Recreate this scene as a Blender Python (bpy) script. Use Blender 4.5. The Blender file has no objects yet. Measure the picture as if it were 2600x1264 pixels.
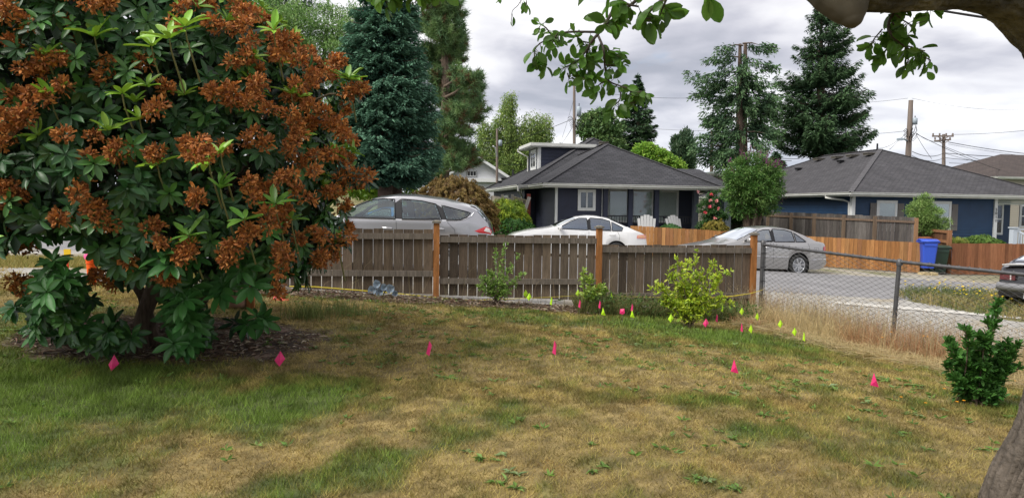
import bpy, math
import numpy as np
from math import sin, cos, pi, radians
R = np.random.default_rng(7)
COL = bpy.context.scene.collection
F = 1900.0; EYE = np.array([0, 0, 1.6]); PITCH = 102 / 1900.0; ROLL = 0.014
_f = np.array([0, cos(PITCH), -sin(PITCH)]); _u0 = np.array([0, sin(PITCH), cos(PITCH)]); _r0 = np.array([1.0, 0, 0])
CR = _r0 * cos(ROLL) + _u0 * sin(ROLL); CU = -_r0 * sin(ROLL) + _u0 * cos(ROLL)

def P(u, v, Y):
    """point at depth Y that the lens sees at photo pixel (u, v)"""
    d = _f + CR * (u - 1300) / F - CU * (v - 632) / F
    return EYE + d * (Y / d[1])
def proj(p):
    q = np.asarray(p, float) - EYE
    z = q @ _f
    return np.stack([1300 + F * (q @ CR) / z, 632 - F * (q @ CU) / z], -1)

def sm(t):
    t = np.clip(t, 0, 1); return t * t * (3 - 2 * t)
def hash2(i, j, s):
    n = (i.astype(np.int64) * 374761393 + j.astype(np.int64) * 668265263 + s * 974711) & 0x7fffffff
    n = ((n ^ (n >> 13)) * 1274126177) & 0x7fffffff
    return ((n ^ (n >> 16)) & 0xffff) / 65535.0
def vnoise(x, y, s=0):
    x = np.asarray(x, float); y = np.asarray(y, float)
    i = np.floor(x); j = np.floor(y); a = sm(x - i); b = sm(y - j)
    i = i.astype(np.int64); j = j.astype(np.int64)
    return (hash2(i, j, s) * (1 - a) + hash2(i + 1, j, s) * a) * (1 - b) + (hash2(i, j + 1, s) * (1 - a) + hash2(i + 1, j + 1, s) * a) * b
def fbm(x, y, s=0, o=4):
    r = 0; a = .5; t = 0
    for k in range(o):
        r = r + a * vnoise(x, y, s + k * 17); t += a; a *= .55; x = x * 2.03; y = y * 2.03
    return r / t

def zt(X, Y):
    X = np.asarray(X, float); Y = np.asarray(Y, float)
    zl = (.13 - .075 * np.clip(X, -6.5, 7.5)) * sm((Y - 3) / 8.)
    zl = zl + (fbm(X * 1.3, Y * 1.3, 5, 3) - .5) * .05
    zr = .1 - .045 * np.clip(X, -12, 16)
    return zl + (zr - zl) * sm((Y - 13) / 3.)
def Gp(u, v, h=0.):
    """point h above the terrain seen at (u, v)"""
    d = _f + CR * (u - 1300) / F - CU * (v - 632) / F; d = d / d[1]
    Y = 2.0
    for k in range(900):
        p = EYE + d * Y
        if p[2] < float(zt(p[0], p[1])) + h: break
        Y += .03
    return EYE + d * Y

# ---------- geometry accumulator ----------
class G:
    def __init__(s): s.v = []; s.n = 0; s.f = {}; s.c = []; s.uv = []
    def add(s, v, faces, col=None, uv=None):
        v = np.asarray(v, float).reshape(-1, 3)
        for fa in (faces if isinstance(faces, list) and len(faces) and isinstance(faces[0], np.ndarray) else [np.asarray(faces)]):
            if len(fa): s.f.setdefault(fa.shape[1], []).append(fa + s.n)
        c = np.ones((len(v), 3)) if col is None else np.broadcast_to(np.asarray(col, float), (len(v), 3))
        s.v.append(v); s.c.append(c)
        s.uv.append(np.zeros((len(v), 2)) if uv is None else np.asarray(uv, float)); s.n += len(v)
        return s
    def box(s, c, d, rz=0., col=None, taper=1.):
        x, y, z = [k / 2 for k in d]
        v = np.array([[i * x * (taper if k > 0 else 1), j * y * (taper if k > 0 else 1), k * z] for k in (-1, 1) for j in (-1, 1) for i in (-1, 1)])
        a, b = cos(rz), sin(rz)
        v = np.stack([v[:, 0] * a - v[:, 1] * b, v[:, 0] * b + v[:, 1] * a, v[:, 2]], 1) + np.asarray(c, float)
        return s.add(v, np.array([[0, 2, 3, 1], [4, 5, 7, 6], [0, 1, 5, 4], [2, 6, 7, 3], [0, 4, 6, 2], [1, 3, 7, 5]]), col, v[:, :2] * 1.0)
    def bar(s, a, b, w, h, up=(0, 0, 1), col=None):
        a = np.asarray(a, float); b = np.asarray(b, float); d = b - a; d = d / np.linalg.norm(d)
        up = np.asarray(up, float); x = np.cross(d, up); x /= np.linalg.norm(x); y = np.cross(x, d)
        v = [p + i * x * w / 2 + j * y * h / 2 for p in (a, b) for j in (-1, 1) for i in (-1, 1)]
        return s.add(v, np.array([[0, 2, 3, 1], [4, 5, 7, 6], [0, 1, 5, 4], [2, 6, 7, 3], [0, 4, 6, 2], [1, 3, 7, 5]]), col)
    def tube(s, pts, r, n=8, col=None, cap=True, wob=0., ref=None):
        p = np.asarray(pts, float); m = len(p); r = np.broadcast_to(np.asarray(r, float), (m,))
        t = np.gradient(p, axis=0); t /= np.linalg.norm(t, axis=1)[:, None] + 1e-9
        up = np.array([0, 0, 1.]) if np.abs(t[:, 2]).max() < .9 else (np.array([1., 0, 0]) if np.abs(t[:, 0]).max() < .95 else np.array([.3, 1., .2]))
        if ref is not None: up = ref
        x = np.cross(t, up); x /= np.linalg.norm(x, axis=1)[:, None] + 1e-9; y = np.cross(x, t)
        a = np.arange(n) * 2 * pi / n
        rr = r[:, None] * (1 + wob * (R.random((m, n)) - .5))
        v = p[:, None] + rr[..., None] * (x[:, None] * np.cos(a)[None, :, None] + y[:, None] * np.sin(a)[None, :, None])
        i = np.arange(m - 1)[:, None] * n + np.arange(n)[None]; j = np.arange(m - 1)[:, None] * n + (np.arange(n)[None] + 1) % n
        f = np.stack([i, j, j + n, i + n], -1).reshape(-1, 4)
        L = np.concatenate([[0], np.cumsum(np.linalg.norm(np.diff(p, axis=0), axis=1))])
        uv = np.stack([np.broadcast_to(a[None] / 2 / pi, (m, n)), np.broadcast_to(L[:, None], (m, n))], -1).reshape(-1, 2)
        s.add(v.reshape(-1, 3), f, col, uv)
        if cap:
            for e in (0, m - 1):
                s.add(np.vstack([v[e], p[e]]), np.array([[k, (k + 1) % n, n] for k in range(n)]), col)
        return s
    def grid(s, a, col=None, uv=None, wrap=False):
        a = np.asarray(a, float); m, n = a.shape[:2]; i = np.arange(m * n).reshape(m, n)
        if wrap: i = np.hstack([i, i[:, :1]])
        f = np.stack([i[:-1, :-1], i[:-1, 1:], i[1:, 1:], i[1:, :-1]], -1).reshape(-1, 4)
        return s.add(a.reshape(-1, 3), f, None if col is None else (col if np.ndim(col) < 2 else np.reshape(col, (-1, 3))), uv)
    def lathe(s, c, prof, n=16, col=None, axis=2):
        a = np.arange(n) * 2 * pi / n; pr = np.asarray(prof, float)
        v = np.stack([pr[:, None, 0] * np.cos(a)[None], pr[:, None, 0] * np.sin(a)[None], np.broadcast_to(pr[:, None, 1], (len(pr), n))], -1)
        if axis == 1: v = v[..., [0, 2, 1]]
        return s.grid(v + np.asarray(c, float), col, wrap=True)
    def quad(s, a, b, c, d, col=None, uv=None): return s.add([a, b, c, d], np.array([[0, 1, 2, 3]]), col, uv)
    def build(s, name, mat, smooth=False, origin=(0, 0, 0)):
        me = bpy.data.meshes.new(name)
        v = np.concatenate(s.v) - np.asarray(origin, float); c = np.concatenate(s.c); uv = np.concatenate(s.uv)
        idx = []; tot = []
        for k, L in s.f.items():
            a = np.concatenate(L); idx.append(a.reshape(-1)); tot.append(np.full(len(a), k))
        idx = np.concatenate(idx).astype(np.int32); tot = np.concatenate(tot).astype(np.int32)
        me.vertices.add(len(v)); me.vertices.foreach_set('co', v.astype(np.float32).ravel())
        me.loops.add(len(idx)); me.loops.foreach_set('vertex_index', idx)
        me.polygons.add(len(tot)); st = np.concatenate([[0], np.cumsum(tot)[:-1]]).astype(np.int32)
        me.polygons.foreach_set('loop_start', st); me.polygons.foreach_set('loop_total', tot)
        me.update(calc_edges=True); me.validate()
        if len(me.vertices) == len(v):
            at = me.color_attributes.new('Col', 'FLOAT_COLOR', 'POINT')
            at.data.foreach_set('color', np.hstack([c, np.ones((len(c), 1))]).astype(np.float32).ravel())
            ul = me.uv_layers.new(name='UVMap')
            li = np.empty(len(me.loops), np.int32); me.loops.foreach_get('vertex_index', li)
            ul.data.foreach_set('uv', uv[li].astype(np.float32).ravel())
        me.polygons.foreach_set('use_smooth', np.full(len(me.polygons), bool(smooth)))
        me.materials.append(mat)
        o = bpy.data.objects.new(name, me); COL.objects.link(o); o.location = origin
        return o

def tag(o, label=None, cat=None, group=None, kind=None):
    if label: o['label'] = label
    if cat: o['category'] = cat
    if group: o['group'] = group
    if kind: o['kind'] = kind
    return o
class T:
    """a thing: an Empty at its base, its parts below it (geometry given in world space)"""
    def __init__(s, name, loc, label, cat, group=None):
        s.o = bpy.data.objects.new(name, None); COL.objects.link(s.o); s.o.location = loc; s.loc = np.asarray(loc, float)
        s.o.empty_display_size = .1; tag(s.o, label, cat, group)
    def part(s, name, g, mat, parent=None, smooth=False, label=None, kind=None):
        o = g.build(name, mat, smooth, s.loc); o.location = (0, 0, 0); o.parent = parent or s.o
        return tag(o, label, kind=kind)
def dup(root, loc, rz=None, label=None):
    r = root.copy(); COL.objects.link(r); r.location = loc
    if rz is not None: r.rotation_euler[2] = rz
    if label: r['label'] = label
    for ch in list(root.children):
        c = ch.copy(); COL.objects.link(c); c.parent = r
        for gch in ch.children:
            d = gch.copy(); COL.objects.link(d); d.parent = c
    return r

# ---------- materials ----------
def M(name, col=(.5, .5, .5), rough=.6, metal=0., attr=False, noise=None, bump=None, trans=0., wood=None, spec=.5, coat=0., emis=None, stretch=None, uvmap=False):
    m = bpy.data.materials.new(name); m.use_nodes = True; nt = m.node_tree; N = nt.nodes; K = nt.links
    b = N['Principled BSDF']; b.inputs['Roughness'].default_value = rough; b.inputs['Metallic'].default_value = metal
    b.inputs['Specular IOR Level'].default_value = spec; b.inputs['Coat Weight'].default_value = coat
    b.inputs['Coat Roughness'].default_value = .04
    tc = N.new('ShaderNodeTexCoord'); mp = N.new('ShaderNodeMapping'); K.new(tc.outputs['UV' if uvmap else 'Object'], mp.inputs[0])
    if stretch: mp.inputs['Scale'].default_value = stretch
    if attr:
        a = N.new('ShaderNodeVertexColor'); a.layer_name = 'Col'; cur = a.outputs[0]
        if col != (.5, .5, .5):
            mx = N.new('ShaderNodeMix'); mx.data_type = 'RGBA'; mx.blend_type = 'MULTIPLY'; mx.inputs[0].default_value = 1
            K.new(cur, mx.inputs[6]); mx.inputs[7].default_value = (*col, 1); cur = mx.outputs[2]
    else:
        rgb = N.new('ShaderNodeRGB'); rgb.outputs[0].default_value = (*col, 1); cur = rgb.outputs[0]
    if noise:
        for sc, amt in noise:
            n = N.new('ShaderNodeTexNoise'); n.inputs['Scale'].default_value = sc; n.inputs['Detail'].default_value = 6; K.new(mp.outputs[0], n.inputs[0])
            mr = N.new('ShaderNodeMapRange'); K.new(n.outputs[0], mr.inputs[0]); mr.inputs[1].default_value = .3; mr.inputs[2].default_value = .7
            mr.inputs[3].default_value = 1 - amt; mr.inputs[4].default_value = 1 + amt
            mx = N.new('ShaderNodeMix'); mx.data_type = 'RGBA'; mx.blend_type = 'MULTIPLY'; mx.inputs[0].default_value = 1
            K.new(cur, mx.inputs[6]); K.new(mr.outputs[0], mx.inputs[7]); cur = mx.outputs[2]
    K.new(cur, b.inputs['Base Color'])
    if bump:
        n = N.new('ShaderNodeTexNoise'); n.inputs['Scale'].default_value = bump[0]; n.inputs['Detail'].default_value = 8; K.new(mp.outputs[0], n.inputs[0])
        bp = N.new('ShaderNodeBump'); bp.inputs['Strength'].default_value = bump[1]; bp.inputs['Distance'].default_value = bump[2] if len(bump) > 2 else .02
        K.new(n.outputs[0], bp.inputs['Height']); K.new(bp.outputs[0], b.inputs['Normal'])
    if emis: b.inputs['Emission Color'].default_value = (*emis, 1); b.inputs['Emission Strength'].default_value = 1
    if trans:
        tr = N.new('ShaderNodeBsdfTranslucent'); K.new(cur, tr.inputs[0]); ms = N.new('ShaderNodeMixShader'); ms.inputs[0].default_value = trans
        K.new(b.outputs[0], ms.inputs[1]); K.new(tr.outputs[0], ms.inputs[2]); K.new(ms.outputs[0], N['Material Output'].inputs[0])
    m.diffuse_color = (*col, 1)
    return m
def MGlass(name, tint=(.6, .75, .75), refl=(.9, .95, 1.), ior=1.6, base=.08):
    m = bpy.data.materials.new(name); m.use_nodes = True; nt = m.node_tree; N = nt.nodes; K = nt.links
    N.remove(N['Principled BSDF']); t = N.new('ShaderNodeBsdfTransparent'); t.inputs[0].default_value = (*tint, 1)
    g = N.new('ShaderNodeBsdfGlossy'); g.inputs[0].default_value = (*refl, 1); g.inputs['Roughness'].default_value = .03
    fr = N.new('ShaderNodeFresnel'); fr.inputs[0].default_value = ior
    ad = N.new('ShaderNodeMath'); ad.operation = 'ADD'; ad.inputs[1].default_value = base; ad.use_clamp = True; K.new(fr.outputs[0], ad.inputs[0])
    ms = N.new('ShaderNodeMixShader'); K.new(ad.outputs[0], ms.inputs[0]); K.new(t.outputs[0], ms.inputs[1]); K.new(g.outputs[0], ms.inputs[2])
    K.new(ms.outputs[0], N['Material Output'].inputs[0]); return m
def MShingle(name, c1, c2, cm, row=.14, wid=.32):
    m = M(name, (.5, .5, .5), .9); nt = m.node_tree; N = nt.nodes; K = nt.links; b = N['Principled BSDF']
    uv = N.new('ShaderNodeUVMap'); uv.uv_map = 'UVMap'
    wn = N.new('ShaderNodeTexNoise'); wn.inputs['Scale'].default_value = 3.
    K.new(uv.outputs[0], wn.inputs[0]); va = N.new('ShaderNodeVectorMath'); va.operation = 'MULTIPLY_ADD'; va.inputs[1].default_value = (.03, .03, 0); K.new(wn.outputs['Color'], va.inputs[0]); K.new(uv.outputs[0], va.inputs[2])
    br = N.new('ShaderNodeTexBrick'); K.new(va.outputs[0], br.inputs[0]); br.inputs['Scale'].default_value = 1
    br.inputs['Brick Width'].default_value = wid; br.inputs['Row Height'].default_value = row; br.inputs['Mortar Size'].default_value = .014; br.inputs['Bias'].default_value = -.1
    br.inputs['Color1'].default_value = (*c1, 1); br.inputs['Color2'].default_value = (*c2, 1); br.inputs['Mortar'].default_value = (*cm, 1); br.inputs['Mortar Smooth'].default_value = .4
    n = N.new('ShaderNodeTexNoise'); n.inputs['Scale'].default_value = .9; n.inputs['Detail'].default_value = 8; K.new(uv.outputs[0], n.inputs[0])
    mr = N.new('ShaderNodeMapRange'); K.new(n.outputs[0], mr.inputs[0]); mr.inputs[1].default_value = .3; mr.inputs[2].default_value = .7; mr.inputs[3].default_value = .8; mr.inputs[4].default_value = 1.2
    mx = N.new('ShaderNodeMix'); mx.data_type = 'RGBA'; mx.blend_type = 'MULTIPLY'; mx.inputs[0].default_value = 1
    K.new(br.outputs[0], mx.inputs[6]); K.new(mr.outputs[0], mx.inputs[7]); K.new(mx.outputs[2], b.inputs['Base Color'])
    bp = N.new('ShaderNodeBump'); bp.inputs['Strength'].default_value = .6; bp.inputs['Distance'].default_value = .02; bp.invert = True
    K.new(br.outputs['Fac'], bp.inputs['Height']); K.new(bp.outputs[0], b.inputs['Normal'])
    return m

# ---------- foliage cards ----------
# template rows: (along, across, lift); faces tri
LEAF = (np.array([[0, 0, 0], [.3, -.42, .12], [.3, .42, .12], [.3, 0, -.04], [.68, -.45, .1], [.68, .45, .1], [.68, 0, -.05], [1, 0, 0]]),
        np.array([[0, 1, 3], [0, 3, 2], [1, 4, 6], [1, 6, 3], [3, 6, 5], [3, 5, 2], [4, 7, 6], [6, 7, 5]]))
LEAF4 = (np.array([[0, 0, 0], [.45, -.5, .15], [.45, .5, .15], [1, 0, 0]]), np.array([[0, 1, 3], [0, 3, 2]]))
def _leafr():
    st = [(0, .06), (.14, .26), (.34, .45), (.6, .5), (.82, .36), (.95, .15)]
    v = []; f = []
    for a, w_ in st: v += [[a, -w_, .16], [a, 0, -.05], [a, w_, .16]]
    v.append([1, 0, 0])
    for k in range(len(st) - 1):
        i = 3 * k
        for j in (0, 1): f += [[i + j, i + 3 + j, i + 4 + j], [i + j, i + 4 + j, i + 1 + j]]
    i = 3 * (len(st) - 1); f += [[i, i + 3, i + 1], [i + 1, i + 3, i + 2]]
    return (np.array(v, float), np.array(f))
LEAFR = _leafr()
TRI = (np.array([[0, -.5, 0], [0, .5, 0], [1, 0, 0]]), np.array([[0, 1, 2]]))
CRUMP = (np.array([[0, 0, 0], [.5, -.5, .4], [.4, .5, -.35], [1, -.1, .1], [.9, .45, .5]]), np.array([[0, 1, 3], [0, 3, 2], [2, 3, 4]]))
def unit(a): return a / (np.linalg.norm(a, axis=-1, keepdims=True) + 1e-9)
def rdir(n): return unit(R.normal(size=(n, 3)))
def cards(g, c, d, ln, wd, col, tpl=LEAF4, nrm=None, curv=0.):
    c = np.asarray(c, float); n = len(c); d = unit(np.asarray(d, float)); ln = np.broadcast_to(ln, (n,)); wd = np.broadcast_to(wd, (n,)); curv = np.broadcast_to(curv, (n,))
    if nrm is None: nrm = rdir(n)
    s = unit(np.cross(nrm, d)); N = np.cross(d, s)
    tv, tf = tpl; k = len(tv)
    a = tv[None, :, 0, None]; b = tv[None, :, 1, None]; h = tv[None, :, 2, None]
    l3 = ln[:, None, None]; w3 = wd[:, None, None]
    v = c[:, None] + d[:, None] * l3 * a + s[:, None] * w3 * b + N[:, None] * (h * w3 - l3 * curv[:, None, None] * a * a)
    f = (np.arange(n)[:, None, None] * k + tf[None]).reshape(-1, 3)
    g.add(v.reshape(-1, 3), f, np.repeat(np.broadcast_to(col, (n, 3)), k, 0))
def mixc(a, b, t): return np.asarray(a)[None] * (1 - t[:, None]) + np.asarray(b)[None] * t[:, None]
def jit(col, n, amt=.25):
    return np.clip(np.asarray(col) * (1 + (R.random((n, 1)) - .5) * 2 * amt) * (1 + (R.random((n, 3)) - .5) * .15), 0, 1)
# ================= camera, light, sky =================
cam = bpy.data.cameras.new('camera'); co = bpy.data.objects.new('camera', cam); COL.objects.link(co)
cam.sensor_width = 36; cam.lens = 36 * F / 2600; cam.clip_end = 3000; cam.clip_start = .05
from mathutils import Matrix
mw = Matrix([[CR[i], CU[i], -_f[i], EYE[i]] for i in range(3)] + [[0, 0, 0, 1]]); co.matrix_world = mw
bpy.context.scene.camera = co
SUN_EL, SUN_AZ = radians(50), radians(-122)      # azimuth measured from +Y towards +X
sl = bpy.data.lights.new('sun', 'SUN'); so = bpy.data.objects.new('sun', sl); COL.objects.link(so)
sl.energy = 2.7; sl.angle = radians(30); sl.color = (1., .96, .88)
so.rotation_euler = (pi / 2 - SUN_EL, 0, pi - SUN_AZ); so.location = (0, 0, 30)
w = bpy.data.worlds.new('World'); bpy.context.scene.world = w; w.use_nodes = True
nt = w.node_tree; N = nt.nodes; K = nt.links; bg = N['Background']; bg.inputs[1].default_value = .1
sky = N.new('ShaderNodeTexSky'); sky.sky_type = 'NISHITA'; sky.sun_disc = False; sky.sun_elevation = SUN_EL; sky.sun_rotation = SUN_AZ % (2 * pi)
tc = N.new('ShaderNodeTexCoord'); sp = N.new('ShaderNodeSeparateXYZ'); K.new(tc.outputs['Generated'], sp.inputs[0])
def mth(op, a, b=None, c=None):
    m = N.new('ShaderNodeMath'); m.operation = op
    for i, x in enumerate((a, b, c)):
        if x is None: continue
        if isinstance(x, (int, float)): m.inputs[i].default_value = x
        else: K.new(x, m.inputs[i])
    return m.outputs[0]
zz = mth('ADD', mth('MAXIMUM', sp.outputs[2], 0.), .16)
cv = N.new('ShaderNodeCombineXYZ'); K.new(mth('DIVIDE', sp.outputs[0], zz), cv.inputs[0]); K.new(mth('DIVIDE', sp.outputs[1], zz), cv.inputs[1])
def nz(scale, det, off, dist=0., rough=.55):
    mp = N.new('ShaderNodeMapping'); mp.inputs['Location'].default_value = off; K.new(cv.outputs[0], mp.inputs[0])
    n = N.new('ShaderNodeTexNoise'); n.inputs['Scale'].default_value = scale; n.inputs['Detail'].default_value = det; n.inputs['Distortion'].default_value = dist
    n.inputs['Roughness'].default_value = rough; K.new(mp.outputs[0], n.inputs[0]); return n.outputs[0]
big = nz(.95, 3, (3.1, 1.7, 0), .3); med = nz(2.3, 9, (7.4, 2.2, 0), .35, .5)
den = mth('ADD', mth('MULTIPLY', big, .62), mth('MULTIPLY', med, .38))
rp = N.new('ShaderNodeValToRGB'); K.new(den, rp.inputs[0]); e = rp.color_ramp.elements
e[0].position = .40; e[0].color = (9.4, 9.3, 9.25, 1); e[1].position = .63; e[1].color = (2.6, 2.7, 3.2, 1)
for p_, c_ in ((.455, (6.9, 6.85, 7.0, 1)), (.505, (5.6, 5.55, 5.9, 1)), (.555, (4.1, 4.1, 4.6, 1))):
    q = e.new(p_); q.color = c_
hz = mth('POWER', mth('SUBTRACT', 1., mth('MAXIMUM', sp.outputs[2], 0.)), 9.)
mh = N.new('ShaderNodeMix'); mh.data_type = 'RGBA'; K.new(mth('MULTIPLY', hz, .75), mh.inputs[0]); K.new(rp.outputs[0], mh.inputs[6]); mh.inputs[7].default_value = (5.5, 5.95, 6.8, 1)
blue = nz(1.7, 6, (1.2, 9.3, 0), .5)
mr = N.new('ShaderNodeMapRange'); K.new(blue, mr.inputs[0]); mr.inputs[1].default_value = .62; mr.inputs[2].default_value = .74; mr.inputs[3].default_value = .97; mr.inputs[4].default_value = .55
ms = N.new('ShaderNodeMix'); ms.data_type = 'RGBA'; K.new(mr.outputs[0], ms.inputs[0]); K.new(sky.outputs[0], ms.inputs[6]); K.new(mh.outputs[2], ms.inputs[7])
K.new(ms.outputs[2], bg.inputs[0])
sc = bpy.context.scene; sc.view_settings.view_transform = 'Standard'; sc.view_settings.look = 'None'; sc.view_settings.exposure = 0.62
sc.cycles.max_bounces = 8; sc.cycles.transparent_max_bounces = 16; sc.cycles.use_denoising = True
sc.cycles.caustics_reflective = False; sc.cycles.caustics_refractive = False; sc.cycles.sample_clamp_indirect = 6

# ================= ground =================
FL = np.array([[-3.76, 11.0], [-1.18, 11.6], [1.4, 12.1], [4.07, 12.85], [4.22, 12.85], [5.35, 10.4], [6.08, 8.84], [7.6, 5.6], [8.4, 3.9]])
def fence_y(X):   # depth of the board fence line / chain link line
    return np.interp(X, FL[:, 0], FL[:, 1], left=10.8, right=3.0)
def side_chain(X, Y):   # signed distance beyond the chain link fence (positive = street side)
    a = FL[4]; b = FL[7]; d = (b - a) / np.linalg.norm(b - a); n = np.array([-d[1], d[0]])
    s = (X - a[0]) * n[0] + (Y - a[1]) * n[1]
    return s
def gauss(X, Y, cx, cy, rx, ry): return np.exp(-(((X - cx) / rx) ** 2 + ((Y - cy) / ry) ** 2))
def lawn_mask(X, Y):
    yb = np.where(X < -3.9, 9.9 + (fbm(X * .8, Y * .8, 3) - .5) * 1.2, fence_y(np.minimum(X, 4.05)) - .25)
    m = (Y < yb)
    ch = side_chain(X, Y)
    return m & (ch < .12)
def green_amt(X, Y):
    n = fbm(X * 1.1, Y * 1.1, 41, 4)
    n2 = fbm(X * 4.2 + 5, Y * 2.6, 77, 3)
    g = .13 + 1.7 * (n - .5) + 1.1 * (n2 - .5)
    g = g + .9 * gauss(X, Y, -2.7, 6.0, 2.3, .8) + .6 * gauss(X, Y, -3.2, 4.4, .4, 1.6)     # lush band beside the bush
    g = g + .75 * gauss(X, Y, .9, 10.2, 2.6, .8) + .4 * gauss(X, Y, 3.0, 9.0, 1.4, .6)
    g = g + .45 * gauss(X, Y, 4.2, 6.6, 1.4, .5) + .3 * gauss(X, Y, 2.4, 4.4, 1.3, .5) - .5 * gauss(X, Y, 1.1, 6.6, 1.3, 1.3) - .35 * gauss(X, Y, -1.2, 9.3, 2.0, 1.0)
    return np.clip(g, 0, 1)
def bed_mask(X, Y):
    q = ((X + 3.45) / 1.6) ** 2 + ((Y - 7.6) / 1.0) ** 2 + (fbm(X * 3, Y * 3, 9) - .5) * 1.1
    return sm((1.15 - q) * 2.2)
DRY = np.array([.39, .305, .105]); OLIVE = np.array([.225, .225, .05]); GREEN = np.array([.15, .23, .038]); BROWN = np.array([.25, .155, .055])
def axis(a, b, st, far): return np.concatenate([[-x for x in far[::-1] if -x < a], np.arange(a, b + 1e-6, st), [x for x in far if x > b]])
FAR = [16, 20, 26, 35, 50, 80, 130, 220, 400, 900]
xs = axis(-11, 15, .07, FAR); ys = np.concatenate([[-60, -20, -6, -2, 0, 1.5], np.arange(2.6, 19, .07), np.array([19.5, 20, 21, 22, 24, 26, 28, 32, 40, 60, 100, 200, 400, 900])])
XX, YY = np.meshgrid(xs, ys); ZZ = zt(XX, YY)
m = lawn_mask(XX, YY); gr = green_amt(XX, YY)[..., None]
soil = np.array([.13, .10, .055]) * (.75 + .6 * fbm(XX * 9, YY * 9, 2, 3)[..., None])
lc = soil * (1 - gr * .5) + np.array([.06, .075, .025]) * gr * .5
pb = fbm(XX * 7, YY * 7, 21, 5)[..., None]; pf = R.random(XX.shape)[..., None]
grav = np.array([.36, .345, .32]) * (.72 + .35 * pb + .28 * pf)
dust = sm((fbm(XX * .9, YY * .9, 31, 4) - .47) * 5)[..., None]
grav = grav * (1 - .55 * dust) + np.array([.33, .26, .15]) * .55 * dust
verge = np.array([.25, .235, .16]) * (.7 + .5 * pb)
gz_ = sm(green_amt(XX, YY) * 1.6)[..., None]; lc = (np.array([.25, .185, .07]) * (1 - gz_) + np.array([.085, .11, .028]) * gz_) * (.55 + .9 * pf) * (.6 + .8 * pb)
colr = np.where(m[..., None], lc, grav)
bm = bed_mask(XX, YY)[..., None] * m[..., None]
mulch = np.array([.085, .055, .04]) * (.5 + 1.0 * pf) + np.array([.1, .07, .05]) * (pf > .9)
colr = colr * (1 - bm) + mulch * bm
strip = ((YY > fence_y(np.minimum(XX, 4.05)) - .9) & (YY < fence_y(np.minimum(XX, 4.05)) - .22) & (XX < 1.1) & (XX > -3.6) & m)[..., None]
colr = np.where(strip, np.array([.15, .11, .075]) * (.5 + 1.0 * pf) + .05 * (pf > .85), colr)
lush = ((XX < -3.9) & (YY > 11.2) & (YY < 13.1))[..., None]
colr = np.where(lush, np.array([.16, .17, .06]) * (.7 + .6 * pf), colr)
isl = (((XX - 12.3) / 3.6) ** 2 + ((YY - 16.2) / 3.0) ** 2 + (fbm(XX, YY, 8) - .5) * .5 < 1)[..., None]
colr = np.where(isl, np.array([.17, .16, .06]) * (.7 + .6 * pf), colr)
fv = (YY > 24.2)[..., None]
fvg = sm((fbm(XX * 1.5, YY * 1.5, 55, 4) - .52) * 9)[..., None]
colr = np.where(fv, (np.array([.36, .33, .27]) * (1 - fvg) + np.array([.17, .17, .07]) * fvg) * (.75 + .35 * pb), colr)
colr = np.where((YY > 28.5)[..., None], np.array([.07, .10, .03]) * (.7 + .6 * pb), colr)
ZZ = ZZ + np.where(m, .0, (pf[..., 0] - .5) * .012 * (YY < 19))
g = G(); g.grid(np.stack([XX, YY, ZZ], -1), colr)
M_ground = M('ground_soil', attr=True, rough=.95, noise=[(60, .25), (9, .12)], bump=(160, .7, .02))
o = g.build('ground', M_ground, True); tag(o, kind='structure')

# asphalt
xs2 = np.arange(-70, 71, .5); ys2 = np.linspace(16.4, 24.2, 20)
X2, Y2 = np.meshgrid(xs2, ys2); g = G()
edge = np.where(Y2 < 17, -(fbm(X2 * .9, Y2 * 0 + 3, 5) * .5), 0); Y2 = Y2 + edge
g.grid(np.stack([X2, Y2, zt(X2, 18) - .012 + .07 * (1 - ((Y2 - 20.3) / 4.2) ** 2)], -1))
tag(g.build('road', M('asphalt', (.215, .21, .215), .85, noise=[(.7, .16), (45, .3), (7, .1)], bump=(120, .5, .01)), True), kind='structure')
g = G()      # broken light concrete apron of the driveway
a = np.linspace(0, 1, 40)
cx = 6.6 + 7.5 * a; cy = 15.2 - 2.6 * a ** 1.6
L = np.stack([cx, cy + .16, zt(cx, cy + .16) + .012], 1); Q = np.stack([cx, cy - .16, zt(cx, cy - .16) + .012], 1)
g.grid(np.stack([L, Q])); tag(g.build('driveway_edge', M('pale_concrete', (.52, .5, .46), .9, noise=[(6, .15)]), True), kind='structure')

# ================= grass =================
def blades(g, x, y, h, w, lean, col, seg=1, z0=0.):
    n = len(x); z = zt(x, y) + z0
    az = R.random(n) * 2 * pi; ld = R.random(n) * 2 * pi; lm = lean * h * (.3 + R.random(n))
    bx = np.cos(az) * w / 2; by = np.sin(az) * w / 2
    if seg == 1:
        v = np.stack([np.stack([x - bx, y - by, z], 1), np.stack([x + bx, y + by, z], 1), np.stack([x + lm * np.cos(ld), y + lm * np.sin(ld), z + h], 1)], 1)
        f = np.arange(n * 3).reshape(n, 3); g.add(v.reshape(-1, 3), f, np.repeat(col, 3, 0))
    else:
        mx = x + lm * .35 * np.cos(ld); my = y + lm * .35 * np.sin(ld); mz = z + h * .62
        v = np.stack([np.stack([x - bx, y - by, z], 1), np.stack([x + bx, y + by, z], 1), np.stack([mx - bx * .7, my - by * .7, mz], 1), np.stack([mx + bx * .7, my + by * .7, mz], 1), np.stack([x + lm * 1.3 * np.cos(ld), y + lm * 1.3 * np.sin(ld), z + h * .95], 1)], 1)
        i = np.arange(n)[:, None] * 5
        g.add(v.reshape(-1, 3), [i + np.array([[0, 1, 3, 2]])], np.repeat(col, 5, 0)); b = g.n - n * 5
        g.f.setdefault(3, []).append(i + np.array([[2, 3, 4]]) + b)
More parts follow.
